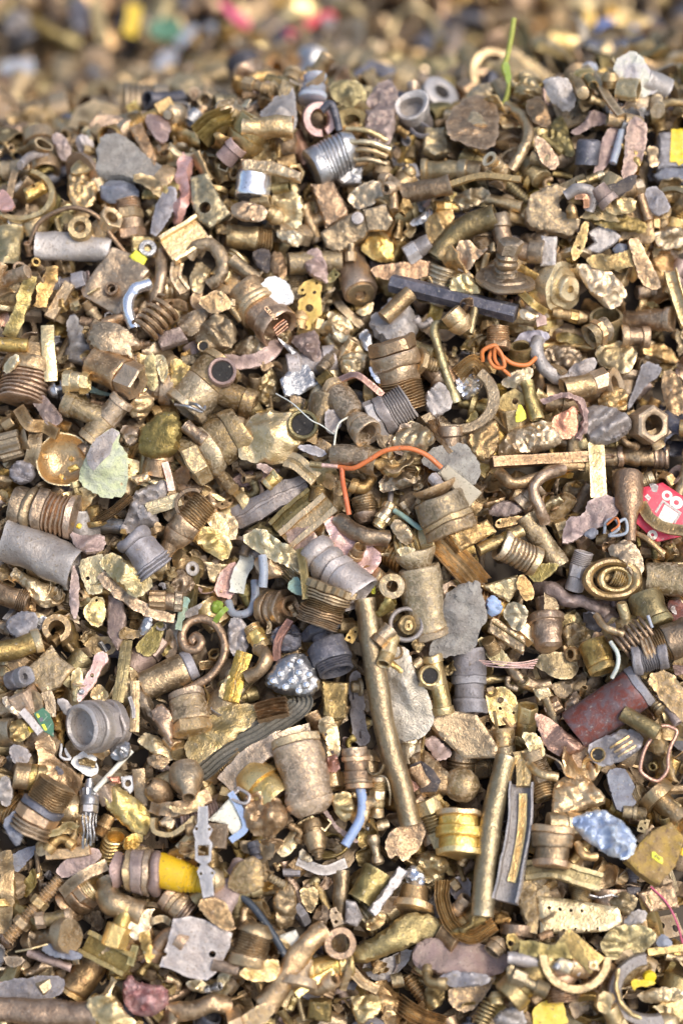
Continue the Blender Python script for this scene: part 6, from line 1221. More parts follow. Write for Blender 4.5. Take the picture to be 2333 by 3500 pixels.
P(13,'chunk',[(588,520),(680,468),(730,560),(748,700),(722,832),(680,822),(640,650)],0,'brass_pale','narrow riveted husk left of the slotted grey sheath',n='riveted husk',cr=.08,dec=[('rivet_hole',(655,612,10),'soot'),('rivet_hole',(697,728,12),'soot')])  # rivet holes are dark spots painted for the shade in them
P(13,'fit',[(445,620),(565,1140)],320,'brass_dull','dented two-tone can, the largest in the lower centre',pat='CWWWWV',ends='oc',bore=.5,n='two-tone can',dent=.10)
P(13,'chunk',[(1028,60),(1110,30),(1205,20),(1240,170),(1330,330),(1382,460),(1350,560),(1300,632),(1150,655),(1120,560),(1080,380),(1050,200)],0,'pewter','big grey crushed pouch right of the long brass tube',n='grey crushed pouch',cr=.05,fold=.35,facet=.95,fat=.45)
P(13,'tee',[(1365,80),(1445,470),(1300,215)],135,'brass_yellow','brass tee with a hexagonal eye facing out, right of centre',n='brass tee with an eye',br=1.0,mouth=(1335,212,140,'brass_yellow'))
P(13,'chunk',[(1170,790),(1290,680),(1400,790),(1505,900),(1510,1010),(1300,1045),(1210,960)],0,'bronze','rusty lump with a black crusted face, right of centre',n='black-faced lump',dec=[('black_crust',[(1215,820),(1290,790),(1370,860),(1420,930),(1390,1000),(1290,1000),(1250,920)],'soot')])
P(13,'chunk',[(1298,650),(1380,608),(1503,720),(1480,770),(1390,785)],0,'mauve','small striped mauve wedge above the black-faced lump')
P(13,'sheet',[(1190,890),(1302,950),(1225,1005)],0,'copper','little golden-copper shard by the black-faced lump',t=2)
P(13,'fit',[(995,890),(1000,1160)],112,'brass_pale','small pale drain tap left of the long brass tube\'s foot',pat='CTHOB',ends='co',n='small drain tap')
P(13,'wire',[(950,880),(1030,900),(1060,1000),(1070,1080)],12,'brass_pale','thin brass wire bent around the small drain tap',up=5,q=.97,z=[3,8,8,3])
P(13,'fit',[(845,700),(875,965)],185,'bronze','brown ribbed connector holding a pale blue hose',pat='BCBWFC',ends='cc',n='connector with blue hose',q=.95,late=1,ext=[('hose','bent',[(875,955),(888,1060),(870,1180),(772,1350)],64,'plastic_blue',{'wall':.25,'z':[0,2,3,3]},3)])
P(13,'chunk',[(85,1030),(230,968),(380,1060),(410,1200),(300,1295),(130,1285)],0,'bronze','cracked brown casting with a torn opening, lower centre left',n='cracked casting',cr=.25)
P(13,'wire',[(70,972),(150,1028),(125,1082),(30,1045),(75,985)],22,'zinc','square grey wire staple left of the two-tone can',z=[3,6,6,4,3],name='wire_staple')
P(13,'chunk',[(690,1010),(800,985),(850,1080),(830,1180),(760,1200),(700,1100)],0,'brass_pale','smooth pale pebble-like cap left of the blue hose')
P(10,'bent',[(905,790),(940,1000),(1000,1400),(1075,1780),(1150,2030),(1218,2280)],150,'tan_brass','long brass tube running down the middle of the heap',n='long brass tube',name='long_tube',cat='tube',wall=.3,z=[4,4,3,3,3,3],dent=.07,ds=1.6,q=.9,late=1)
P(14,'fit',[(130,30),(135,460)],230,'lead','blue-grey and brown cap right of the brass tee',pat='WWCBW',ends='cc',n='blue-grey capped barrel')
P(14,'slab',[(-150,520),(-90,475),(0,445),(190,480),(332,700),(312,768),(100,768),(-50,640)],0,'bronze','smooth pinkish-brown curved plate, right of centre',t=8,n='smooth pinkish plate',bend=30,dent=.03)
P(14,'sheet',[(240,310),(382,278),(467,380),(465,542),(310,557),(262,480)],0,'brass_yellow','yellow brass plate with three drilled holes, right',t=2,holes=[(345,375,22),(340,435,12),(432,458,10)],n='three-hole yellow plate',cr=.03)
P(14,'bent',[(390,90),(440,200),(560,285),(690,270)],90,'bronze','coiled grooved rim under the olive leaf tray',solid=1,z=[0,4,4,2],cat='curved rod',ridge=.1)
P(14,'chunk',[(660,285),(780,240),(935,165),(925,285),(760,392)],0,'brass_dull','dusty brown lump under the olive leaf tray')
P(14,'sheet',[(548,120),(640,48),(780,58),(885,132),(850,222),(765,245),(640,200)],0,'brass_olive','olive leaf-shaped tray with a raised rim, right',t=2.5,cr=.05,n='olive leaf tray',bend=-60,rim=1)
for i_ in range(5):
    P(14,'wire',[(200+i_*12,112+i_*9),(330,122+i_*9-(i_%2)*10),(470,126+i_*9),(590-i_*8,104+i_*15)],8,'copper_pink',['topmost','second','third','fourth','lowest'][i_]+' of five hair-fine pink copper strands left of the leaf tray',z=[6,10,9,8],up=5+i_,q=.97,group='hair-fine copper strands',name='copper_strand')
P(14,'slab',[(558,302),(660,280),(705,352),(600,395)],0,'brass_yellow','small notched yellow clip below the leaf tray',t=5,n='notched yellow clip')
P(14,'fit',[(650,450),(755,400)],105,'bronze','short knurled wheel below the notched yellow clip',pat='K',ends='cc')
P(14,'chunk',[(755,430),(850,298),(895,380),(893,462),(830,492)],0,'bronze','sharp-edged brown wedge left of the red-brown barrel',facet=.95)
P(14,'fit',[(850,590),(1300,270)],290,'red_brown','red-brown crusted barrel with a grey end, right',pat='WWWWWC',ends='cc',n='red-brown barrel',dent=.06,pm={'collar':'lead'},ext=[('wire_stub','bent',[(1110,235),(1150,160),(1150,80),(1100,0)],28,'wire_white',{'solid':1,'z':[2,5,4,0]},14)])
P(14,'chunk',[(560,468),(650,492),(760,560),(935,680),(870,735),(680,745),(600,620)],0,'copper','polished copper shell with a bright crease, right',n='copper shell',cr=.05,facet=.7,fold=.25)
P(14,'sheet',[(470,590),(600,605),(655,745),(560,775)],0,'brass_pale','flat pale brass leaf left of the copper shell',t=3,cr=.06)
P(14,'fit',[(365,570),(380,760)],135,'brass_dull','stubby dusty sleeve left of the flat pale brass leaf',pat='WC',ends='cc')
P(14,'chunk',[(918,700),(1000,640),(1190,558),(1305,612),(1300,690),(1180,780),(1050,835),(950,785)],0,'lead','ribbed cast block with a bored end, right',n='ribbed cast block',mouth=(995,745,100,'brass'),facet=.9,ribs=[((1080,700),(1200,625)),((1105,730),(1225,655)),((1130,760),(1250,685))])
P(14,'wire',[(1455,552),(1512,592),(1470,690),(1455,760),(1450,850),(1385,918),(1290,870),(1275,810),(1310,690),(1400,565),(1455,552)],26,'copper','closed loop of red copper wire at the right edge',z=[6,7,7,6,5,4,4,5,6,6,6],n='red copper loop',name='copper_loop')
P(14,'sheet',[(1040,850),(1180,830),(1205,900),(1255,975),(1250,1075),(1130,1140),(1080,1000)],0,'slate','cracked blue-grey slate-like flake, right',t=3,cr=.04,n='slate-like flake')
P(14,'rod',[(1160,460),(1400,600)],110,'brass_olive','smooth olive rod slipping under the red-brown barrel',n='smooth olive rod')
P(14,'chunk',[(700,945),(820,850),(880,860),(950,920),(1045,1000),(1035,1085),(900,1110),(760,1180),(690,1190),(680,1100)],0,'brass_pale','folded brass shoe-like shell, right',n='folded brass shoe',cr=.2,facet=.6)
P(14,'strip',[(480,725),(500,840),(500,960)],95,'brass','standing brass strip between pipe top and copper shell',t=4,sec='u')
P(14,'bent',[(535,800),(620,880),(730,900)],58,'brass_pale','curved pale claw under the copper shell',solid=1,z=[0,5,2],cat='curved rod')
P(14,'wire',[(660,755),(750,810),(775,870)],12,'brass_pale','thin pale wire hanging below the copper shell',z=[4,8,2])
P(14,'lath',[(90,960),(110,900)],230,'brass_dull','smooth round knob in the dark hollow, right of centre',prof=[(0,.9),(.3,1),(.6,.95),(.8,.7),(.95,.35),(1,.1)],pitch=50,L=160,name='smooth_ball',n='round knob in the hollow')
P(14,'fit',[(950,-20),(1040,190)],180,'brass','brass sleeve above the red-brown barrel',pat='WWC')
P(14,'fit',[(1230,110),(1460,70)],190,'lead','dark screw thread fitting at the right',pat='WTTW',ends='cc')
P(14,'sheet',[(1300,215),(1480,168),(1600,350),(1600,560),(1430,400)],0,'brass_dull','large folded dark sheet at the right edge',t=3,cr=.06,n='folded dark sheet')
# --- bottom band
P(17,'fit',[(60,40),(60,330)],300,'brass_gold','golden perforated sleeve between the tubes, lower right',pat='CBWBC',ends='cc',n='golden perforated sleeve')
P(14,'bent',[(385,775),(335,980),(290,1180),(255,1450),(225,1830)],148,'tan_brass','second long tube, with a pinched top, lower right',n='second long tube',name='long_tube',cat='tube',wall=.3,z=[3,3,3,3,3],dent=.07,ds=1.6,up=2,q=.9,late=1)
P(14,'strip',[(490,955),(475,1250),(430,1500),(380,1730)],160,'zinc','crusty grey bar with a golden groove, lower right',sec='lip',t=5,n='grooved grey bar',name='grooved_bar',z=[2,3,3,2],up=3,late=1,ext=[('groove_lining','strip',[(500,1020),(490,1250),(450,1480),(420,1600)],55,'brass_gold',{'t':2.5},4)])
P(15,'chunk',[(15,120),(100,30),(150,60),(180,180),(120,290),(60,220)],0,'slate','pale blue stone at the lower left edge')
P(15,'bolt',[(50,910),(410,490)],130,'brass_dull','long threaded stud carrying two hexagonal nuts, lower left',nuts=[.28,.60],head=.001,n='threaded stud with nuts',shank=.72,name='threaded_stud')
P(15,'fit',[(460,670),(670,520)],235,'bronze','hexagonal fitting with a threaded open neck, lower left',pat='VWHT',ends='co',bore=.52,pitch=28,n='open-necked hex fitting',pm={'thread':'brass_pale'})
for i_ in range(5):
    P(15,'bent',[(560+i_*23,60-i_*5),(572+i_*21,160),(560+i_*25,290-i_*12)],17,'steel',['first','second','third','fourth','fifth'][i_]+' from the left of five thin grey tubes in a bunch',z=[3,6,3],up=7,q=.97,group='bunch of thin grey tubes',name='thin_tube',solid=1)
P(15,'fit',[(730,360),(795,200)],200,'brass_yellow','ribbed oval mouth of folded brass, lower left',pat='GGG',ends='co',bore=.62,pitch=42,n='ribbed oval mouth',crush=.25,roll=70)
P(15,'strip',[(310,335),(450,325),(605,300)],72,'bronze','orange-brown bar above the mauve leaf',t=5,sec='bar')
P(15,'chunk',[(365,445),(440,360),(530,298),(655,288),(688,345),(580,425),(430,505)],0,'mauve','smooth mauve-grey leaf-shaped piece, lower left',n='mauve leaf',fat=.5,cr=.05)
P(15,'strip',[(420,590),(560,480),(720,400)],75,'bronze','dark curved strap under the mauve leaf',t=4,z=[0,6,0])
P(15,'sheet',[(60,350),(160,290),(285,265),(180,390),(100,470)],0,'slate','greyish bent sheet at the lower left',t=2,cr=.08)
P(15,'chunk',[(230,440),(270,390),(290,470),(250,540),(210,500)],0,'brass_gold','small golden hood with moss beside it, lower left')
P(15,'strip',[(35,320),(60,560),(40,860)],90,'brass','long curved brass strip along the lower left edge',t=4,z=[0,7,0],n='long curved edge strip',dent=.2)
P(15,'fit',[(780,440),(1075,455)],300,'mauve','mauve taped connector with a yellow boot and navy cable',pat='VCWCO',ends='cc',n='mauve connector',dent=.12,pm={'collar':'brass_dull'},name='cable_connector',late=1,q=.9,ext=[('yellow_boot','lath',[(1040,430),(1360,530)],235,'paint_yellow',{'prof':[(0,.95),(.05,1),(.4,.92),(.6,.85),(.62,.78),(.68,.8),(.7,.72),(.76,.74),(.78,.66),(.84,.68),(.86,.60),(1,.56)]},-1),('boot_tail','lath',[(1370,520),(1500,560)],100,'paint_yellow',{'prof':[(0,.8),(.2,.9),(.25,.7),(.5,.7),(.55,1),(.8,1),(.85,.7),(1,.7)]},-2),('navy_cable','bent',[(1490,552),(1570,590),(1690,690),(1830,860),(1925,1000)],50,'cable_navy',{'solid':1,'z':[0,0,0,0,-3]},-2)])
P(15,'bent',[(720,500),(770,650),(960,725)],165,'brass_pale','plump curved pale tube under the mauve connector',solid=1,z=[0,5,2],n='plump curved tube',dent=.12)
P(15,'fit',[(1110,600),(1280,740)],200,'bronze','brown ringed barrel under the yellow boot',pat='WCWG',ends='cc')
P(15,'sheet',[(1310,650),(1480,610),(1575,780),(1545,865),(1400,770)],0,'brass','flat tan panel above the grey drilled plate',t=3,cr=.05)
P(15,'strip',[(1395,205),(1525,215)],160,'bronze','wide flat brown strap behind the steel buckle strap',t=3,sec='bar')
P(15,'sheet',[(1330,20),(1392,15),(1392,130),(1422,170),(1398,230),(1422,262),(1415,380),(1385,402),(1445,450),(1425,500),(1432,605),(1362,622),(1342,500),(1325,450),(1352,400),(1312,372),(1312,232),(1298,180),(1325,130)],0,'gunmetal','steel buckle strap with a square window, lower left of centre',t=2.2,cr=.0,n='steel buckle strap',name='buckle_strap',cat='strap',sharp=1,holes=[(1320,165,11),(1402,168,11),(1350,462,11),(1425,457,11)],sq=(1365,310,36),dent=.02,q=.97,late=2)
P(15,'slab',[(1395,110),(1480,20),(1568,-70),(1645,170),(1585,240),(1500,130)],0,'cream','cream plate with a pale blue edge, lower left of centre',t=3,n='cream plate',name='cream_plate',sharp=1,ext=[('blue_edge','strip',[(1545,-80),(1600,10),(1645,150),(1545,240)],44,'plastic_blue',{'t':4},2)])
P(15,'sheet',[(1075,1080),(1110,980),(1135,900),(1170,765),(1270,750),(1400,790),(1545,870),(1530,965),(1450,1120),(1385,1170),(1270,1150),(1160,1100)],0,'zinc','grey drilled plate with bitten edges, lower left of centre',t=2.5,cr=.03,sharp=1,holes=[(1420,1000,24),(1110,1000,16)],n='grey drilled plate',q=.8,up=2)
P(15,'fit',[(645,1030),(475,1290)],205,'brass','smooth brass tube with a dark mouth, lower left',pat='WWWWC',ends='co',bore=.82,n='smooth brass tube',pitch=8)
P(15,'lath',[(150,905),(490,872)],240,'bronze','stud with a broad round disc for a head, lower left',prof=[(0,.5),(.05,.56),(.2,.56),(.22,.45),(.28,.45),(.3,.5),(.8,.5),(.82,.95),(.9,1),(1,.95),(1,.1),(.97,.001)],pitch=40,n='disc-headed stud',name='disc_headed_stud')
P(15,'fit',[(240,780),(480,750)],112,'brass_dull','slim hexagonal sleeve above the disc-headed stud',pat='HBBC',ends='oo')
P(15,'sheet',[(275,985),(310,925),(430,960),(552,995),(540,1035),(430,1035)],0,'slate','blue-grey crumpled rag below the disc-headed stud',t=3,cr=.12,n='blue-grey rag')
P(15,'bent',[(195,990),(330,1040),(480,1095)],58,'mauve','mauve rubber-like hose under the blue-grey rag',solid=1,z=[3,5,2],name='hose_piece')
P(15,'strip',[(570,920),(870,1080)],165,'brass_olive','open olive brass channel, lower left',sec='u',t=3,n='open olive channel')
P(15,'strip',[(925,935),(880,1070)],48,'brass_olive','upright slotted tab on the open olive channel',t=3,z=[5,3])
P(15,'wire',[(110,985),(210,965),(320,935)],12,'brass_pale','thin pale wire beside the disc-headed stud',z=[3,6,3])
P(15,'sheet',[(20,1010),(190,1030),(130,1090),(60,1090)],0,'bronze','small angle bracket at the lower left',t=4,cr=.05)
P(15,'chunk',[(-20,1200),(200,1150),(420,1145),(435,1260),(300,1305),(-20,1330)],0,'lead','long weathered grey-olive slab, lower left edge',n='weathered slab',fat=.5)
P(15,'pipe',[(-60,1370),(660,1410)],160,'bronze','long bronze tube lying level along the bottom left',n='bottom bronze tube',crush=.2,dent=.12)
P(15,'chunk',[(570,1310),(760,1255),(830,1370),(930,1480),(660,1490)],0,'brass_pale','angular pale block at the bottom edge, left of centre',n='angular pale block')
P(15,'chunk',[(815,1210),(870,1130),(925,1195),(1120,1215),(1138,1330),(1060,1405),(930,1425),(850,1360)],0,'maroon','maroon crumpled ball near the bottom, left of centre',cr=.5,n='maroon ball')
P(15,'chunk',[(925,860),(1000,840),(1010,920),(1050,1010),(990,1080),(960,980)],0,'brass','bent brass dog-leg left of the grey drilled plate',fat=.6)
P(15,'bent',[(1130,1390),(1320,1370),(1440,1330),(1530,1350)],125,'bronze','bent brown pipe at the bottom right of the maroon ball',solid=1,z=[0,4,4,0])
P(15,'chunk',[(1240,1180),(1340,1170),(1460,1240),(1360,1270),(1270,1250)],0,'brass_pale','torn pale strip below the grey drilled plate',cr=.3)
P(15,'chunk',[(1440,1180),(1530,1060),(1580,1040),(1560,1150),(1480,1240)],0,'brass_pale','long triangular pale shard right of the grey drilled plate',facet=.7)
P(15,'strip',[(1040,90),(1050,180),(1170,195),(1310,85)],85,'brass','looped brass band, edge up, left of the steel buckle strap',sec='edge',t=3,n='looped brass band')
P(15,'chunk',[(1050,130),(1120,70),(1185,110),(1140,170)],0,'brass_pale','crumpled pale bud inside the looped brass band',cr=.3)
P(15,'sheet',[(1090,0),(1240,30),(1370,-20),(1360,40),(1200,70)],0,'brass','thin curved leaf above the looped brass band',t=3,cr=.08)
P(16,'chunk',[(0,500),(40,400),(200,330),(262,540),(130,605),(0,570)],0,'brass_dull','large smooth tan lobe right of the buckle strap',n='smooth tan lobe',cr=.05,fold=.15)
P(16,'chunk',[(318,310),(460,120),(580,55),(550,150),(420,330),(360,362)],0,'brass_pale','cracked pale wedge left of the small stepped plug',cr=.2)
P(16,'lath',[(555,110),(605,365)],138,'bronze','small stepped plug with a round tip, lower centre',prof=[(0,.9),(.1,.95),(.25,.95),(.27,.85),(.33,.85),(.35,1),(.55,1),(.6,.9),(.75,.85),(.78,.6),(.85,.6),(.87,.35),(.98,.33),(1,.2)],pitch=22,n='small stepped plug',name='stepped_plug')
P(16,'strip',[(455,375),(620,440),(770,390)],68,'zinc','shallow grey spoon-like strip below the stepped plug',t=3,z=[0,5,6])
P(16,'chunk',[(470,320),(500,290),(570,370),(550,390),(480,370)],0,'brass_pale','smooth pale paddle left of the stepped plug\'s tip')
P(16,'sheet',[(600,0),(640,0),(720,140),(880,240),(860,260),(740,200)],0,'mauve','pinkish pointed flap left of the blue hose',t=4,cr=.08)
P(16,'sheet',[(1038,270),(1090,170),(1200,120),(1290,55),(1335,70),(1310,250),(1180,395),(1125,330),(1082,372)],0,'brass','broad brass cut-out plate below the long brass tube',t=3,cr=.04,n='brass cut-out plate')
P(16,'lath',[(965,200),(1005,405)],92,'brass_pale','little bone-shaped brass spacer, lower centre',prof=[(0,.7),(.1,1),(.25,.95),(.35,.7),(.65,.65),(.75,.9),(.9,1),(1,.7)],n='bone-shaped spacer',name='spacer')
P(16,'chunk',[(1235,390),(1310,305),(1400,320),(1470,370),(1480,435),(1400,490),(1320,540)],0,'brass_yellow','roll of wrinkled gold foil, lower right of centre',cr=.45,n='gold foil roll',name='foil_roll',cat='foil')
P(16,'chunk',[(1172,470),(1235,390),(1330,490),(1300,562),(1200,535)],0,'chrome','bright silver foil end on the gold foil roll',cr=.5,name='foil_scrap',cat='foil',n='silver foil end')
P(16,'bolt',[(270,480),(380,545)],75,'brass_dull','short coarse screw in the dark gap, lower centre',head=.05,shank=.8)
P(16,'chunk',[(290,650),(340,540),(440,518),(465,700),(420,830),(320,845)],0,'bronze','cracked brown block, lower centre')
P(16,'sheet',[(470,560),(605,540),(590,680),(540,740),(490,640)],0,'brass','folded square flap right of the cracked brown block',t=3,cr=.08)
P(16,'bent',[(755,440),(745,600),(735,840)],112,'bronze','smooth standing brown rod, lower centre',solid=1,z=[3,6,0],n='standing brown rod',dent=.12)
P(16,'pipe',[(1010,450),(890,650)],185,'brass_olive','olive funnel-shaped tube opening down left, lower centre',n='olive funnel',pitch=10,wall=.12,crush=.15)
P(16,'slab',[(788,640),(850,645),(905,755),(860,815),(780,795)],0,'zinc','small pale grey chip right of the standing brown rod',t=6)
P(16,'strip',[(960,730),(1070,580),(1165,440)],58,'zinc','rough grey stick slanting up to the silver foil',t=7,sec='bar',dent=.3)
P(16,'chunk',[(900,800),(1000,720),(1060,730),(1040,810),(940,850)],0,'brass_gold','crumb of shiny golden swarf under the rough grey stick',cr=.6)
P(16,'fit',[(205,790),(130,1070)],245,'bronze','coarsely threaded cone below the navy cable',pat='YTTW',ends='cc',n='threaded cone')
P(16,'sheet',[(70,1130),(130,1085),(330,1020),(352,1100),(300,1185),(130,1180)],0,'brass_yellow','flat yellow tooth-edged strip below the threaded cone',t=2.5,cr=.03,n='yellow tooth-edged strip')
P(16,'slab',[(345,880),(450,840),(480,900),(440,990),(330,1000)],0,'cream','small pale green-edged clip under the navy cable\'s end',t=4,name='plastic_clip')
P(16,'bent',[(255,1350),(400,1110),(530,930),(650,850)],148,'brass','golden-brown crushed tube slanting up, bottom centre',n='golden-brown tube',wall=.2,crush=.2,z=[2,4,4,2],dent=.12)
P(16,'ring',[(750,930)],215,'bronze','flat eyelet ring with a wide hole, bottom centre',inner=.55,t=5,n='flat eyelet ring')
P(16,'strip',[(450,1270),(560,1190),(700,1115)],52,'brass_gold','thin bright golden bar right of the golden-brown tube',t=5,sec='bar')
P(16,'sheet',[(20,1480),(140,1380),(250,1318),(325,1360),(240,1480)],0,'brass_dull','triangular tan plate at the bottom left of centre',t=3,cr=.04)
P(16,'slab',[(545,1305),(692,1310),(685,1455),(528,1435)],0,'brass_olive','square olive block near the bottom edge',t=9,n='square olive block')
P(16,'chunk',[(820,1265),(1050,1282),(1020,1400),(880,1490),(830,1400)],0,'brass_pale','flaky pale slab at the bottom centre',cr=.15,n='flaky pale slab')
P(16,'chunk',[(880,1075),(1000,1050),(1245,945),(1200,1070),(1050,1205),(950,1170)],0,'zinc','grey-green leaf-shaped scrap below the large crushed tube',fat=.5)
P(16,'strip',[(820,1100),(900,1190),(1000,1240)],60,'brass','folded brass lip left of the grey-green leaf scrap',t=4,sec='u')
P(16,'strip',[(1130,1320),(1220,1380),(1330,1440),(1450,1480)],120,'brass','curled brass shaving at the bottom right of centre',sec='rib',t=4,z=[0,7,4,0])
P(16,'chunk',[(1290,1290),(1340,1190),(1480,1210),(1450,1330),(1340,1400)],0,'brass_olive','folded olive flap above the curled shaving',cr=.2)
P(16,'chunk',[(825,965),(1000,868),(1085,780),(1240,708),(1400,755),(1448,835),(1210,965),(1000,1030),(900,1065),(840,1050)],0,'brass_olive','large crushed olive brass tube, bottom centre right',n='large crushed tube',cr=.05,fat=.9,facet=.3,fold=.2)
P(16,'chunk',[(1218,1005),(1300,910),(1480,878),(1700,925),(1865,985),(1885,1080),(1800,1135),(1560,1195),(1350,1130),(1265,1110)],0,'pink_stone','big pinkish stone-like lump near the bottom',n='big pinkish lump',cr=.12)
P(16,'strip',[(1435,510),(1440,650),(1510,810),(1640,890),(1790,800)],95,'brass_pale','wide curved grooved rim, lower right',sec='rib',t=3.5,n='curved grooved rim',z=[0,4,6,6,2])
P(17,'chunk',[(0,520),(70,470),(155,500),(140,685),(0,610)],0,'lead','dark mauve-grey sheet between the rim and the second long tube',fat=.3)
P(17,'chunk',[(440,640),(500,490),(600,502),(590,620),(612,862),(530,852)],0,'brass_dull','tall folded tan piece left of the perforated rail',n='tall tan fold')
P(17,'fit',[(700,160),(685,420)],270,'bronze','broad brown collar with a seam, lower right',pat='CWBC',ends='cc',n='broad seamed collar')
P(17,'bent',[(855,260),(900,345),(990,355)],56,'brass','comma-shaped brass tail right of the seamed collar',solid=1,z=[2,4,2],cat='curved rod')
P(17,'chunk',[(808,110),(900,62),(1020,28),(1130,90),(1232,180),(1258,300),(1175,375),(1050,335),(880,212)],0,'blue_white','blue and white crumpled shell, lower right',cr=.45,fold=.5,facet=.5,n='blue and white shell')
P(17,'slab',[(1185,380),(1260,280),(1350,190),(1470,128),(1560,240),(1500,420),(1390,545),(1260,455)],0,'rust_ochre','rusty ochre box with a small yellow sticker, lower right',t=16,sharp=1,n='rusty ochre box',name='rusty_box',dec=[('sticker',[(1345,328),(1362,325),(1380,345),(1412,368),(1415,385),(1412,408),(1385,395),(1343,362)],'paint_lemon')],stick=('890',1379,366,-38))
P(17,'chunk',[(1540,300),(1590,280),(1590,340),(1550,345)],0,'paint_yellow','bit of bright yellow paint at the right edge by the rusty box',up=5,q=.97,name='paint_fleck')
P(17,'strip',[(515,445),(700,440),(860,490),(1015,530)],125,'brass_olive','long folded olive strap above the perforated rail',sec='u',t=3,n='folded olive strap',z=[0,4,4,2])
P(17,'slab',[(1255,590),(1490,520),(1535,690),(1340,725)],0,'bronze','dark brown rectangular plate below the rusty box',t=6,sharp=1)
P(17,'wire',[(1330,548),(1430,655),(1500,790),(1560,950)],15,'wire_pink','thin pink wire hanging from the rusty box',z=[6,8,8,3],n='thin pink wire')
P(17,'chunk',[(1060,640),(1160,580),(1260,610),(1250,690),(1190,760),(1100,690)],0,'brass_olive','knobbly olive casting behind the perforated rail',cr=.4)
P(17,'slab',[(585,615),(700,625),(900,650),(1130,690),(1155,790),(1060,845),(900,862),(610,862)],0,'brass_pale','perforated pale rail with two rows of holes, lower right',t=5,holes=[(668,697,12),(738,705,12),(812,710,12),(885,712,12),(690,840,9),(768,840,10),(843,836,9),(918,845,8),(990,832,10)],n='perforated rail',sharp=1,name='perforated_rail',step=.0022,dent=.03)
P(17,'sheet',[(1000,965),(1060,850),(1140,798),(1310,810),(1395,880),(1330,975),(1220,1000),(1095,1055)],0,'brass_olive','wide crinkled olive leaf of sheet, lower right',t=2.5,cr=.10,n='crinkled olive leaf')
P(17,'chunk',[(1160,790),(1240,700),(1330,710),(1310,790),(1230,810)],0,'zinc','small grey clamp above the crinkled olive leaf')
P(17,'strip',[(1320,990),(1568,960)],52,'brass_olive','straight olive bar at the right edge, bottom',sec='bar',t=5)
P(17,'chunk',[(1380,920),(1430,850),(1510,940),(1420,960)],0,'slate','dull blue-grey chip at the right edge, bottom')
P(17,'sheet',[(380,870),(440,860),(470,900),(465,975),(400,985)],0,'brass','brass tab with a round eye, lower right',t=3,holes=[(415,930,20)],n='brass tab with an eye')
P(17,'strip',[(470,955),(640,980),(840,985)],95,'brass_olive','dull olive strip right of the brass tab with an eye',t=4,dent=.2)
P(17,'ring',[(838,1020)],485,'brass','smiling brass crescent band near the bottom right',inner=.76,t=4,arc=(178,362),n='smiling brass crescent')
P(17,'strip',[(760,880),(880,980),(980,1070)],135,'brass','flat brass strap leaning into the brass crescent',t=3,sec='bar',z=[0,4,5],n='leaning flat strap')
P(17,'slab',[(925,1040),(1000,1035),(1005,1110),(930,1115)],0,'brass','small square lug with a hole on the brass crescent',t=4,holes=[(965,1075,16)],sharp=1)
P(17,'slab',[(700,1060),(750,1025),(860,1060),(800,1140),(730,1110)],0,'brass_pale','tilted pale tab with a silver rivet inside the crescent',t=4,ext=[('rivet','lath',[(727,1080),(728,1080)],46,'steel',{'prof':[(0,1),(.7,1),(1,.6)],'L':26,'vert':1},4)])
P(17,'ring',[(1340,1240)],540,'zinc','large broken grey ring casting at the bottom right',inner=.68,t=10,arc=(95,290),n='large broken ring',ell=.9)
P(17,'bent',[(1130,1090),(1110,1230),(1200,1390),(1420,1460)],28,'brass_pale','thin bright rim wire along the large broken ring',solid=1,z=[4,6,6,4],cat='rim wire')
P(17,'lath',[(1340,1150),(1341,1152)],90,'paint_yellow','round yellow button at the bottom right',prof=[(0,.9),(.6,1),(.9,.9),(1,.5)],L=50,pitch=70,name='yellow_button',n='yellow button')
P(17,'sheet',[(1215,1190),(1240,1165),(1390,1185),(1350,1215),(1260,1215),(1240,1250)],0,'paint_yellow','torn yellow painted strip under the yellow button',t=2)
P(17,'chunk',[(1250,1270),(1380,1220),(1560,1230),(1590,1300),(1450,1330),(1300,1330)],0,'brass_pale','layered pale folded sheets at the bottom right edge',cr=.35)
P(17,'sheet',[(548,1362),(640,1318),(660,1308),(755,1300),(775,1370),(805,1480),(560,1500)],0,'paint_yellow','bright yellow painted flake at the bottom edge',t=2.5,n='bright yellow flake',name='painted_flake',cr=.02,q=.75,up=3)
P(17,'sheet',[(1000,1240),(1112,1272),(1070,1405),(978,1370)],0,'brass_pale','shiny bent square of strap near the bottom right',t=4,bend=40,n='shiny bent square')
P(17,'chunk',[(270,1460),(350,1370),(470,1345),(540,1480),(400,1500)],0,'zinc','grey crumpled lump at the bottom edge, right of centre',cr=.3)
P(17,'chunk',[(380,1090),(430,1070),(440,1150),(490,1180),(470,1250),(400,1240)],0,'brass','ruffled brass scrap right of the big pinkish lump',cr=.5)
P(17,'chunk',[(-60,1140),(60,1110),(300,1150),(260,1210),(60,1230),(-60,1200)],0,'lead','dark crumbling layer under the big pinkish lump',cr=.25)
P(17,'sheet',[(-10,1220),(180,1230),(345,1125),(250,1270),(130,1405),(-10,1350)],0,'brass_dull','large tan pointed sheet under the big pinkish lump',t=3,cr=.04,n='tan pointed sheet')
P(17,'coil',[(210,1470),(290,1310)],125,'brass_yellow','small golden spring at the bottom edge',turns=6,wire=.13,name='coil_spring',group='coil springs')
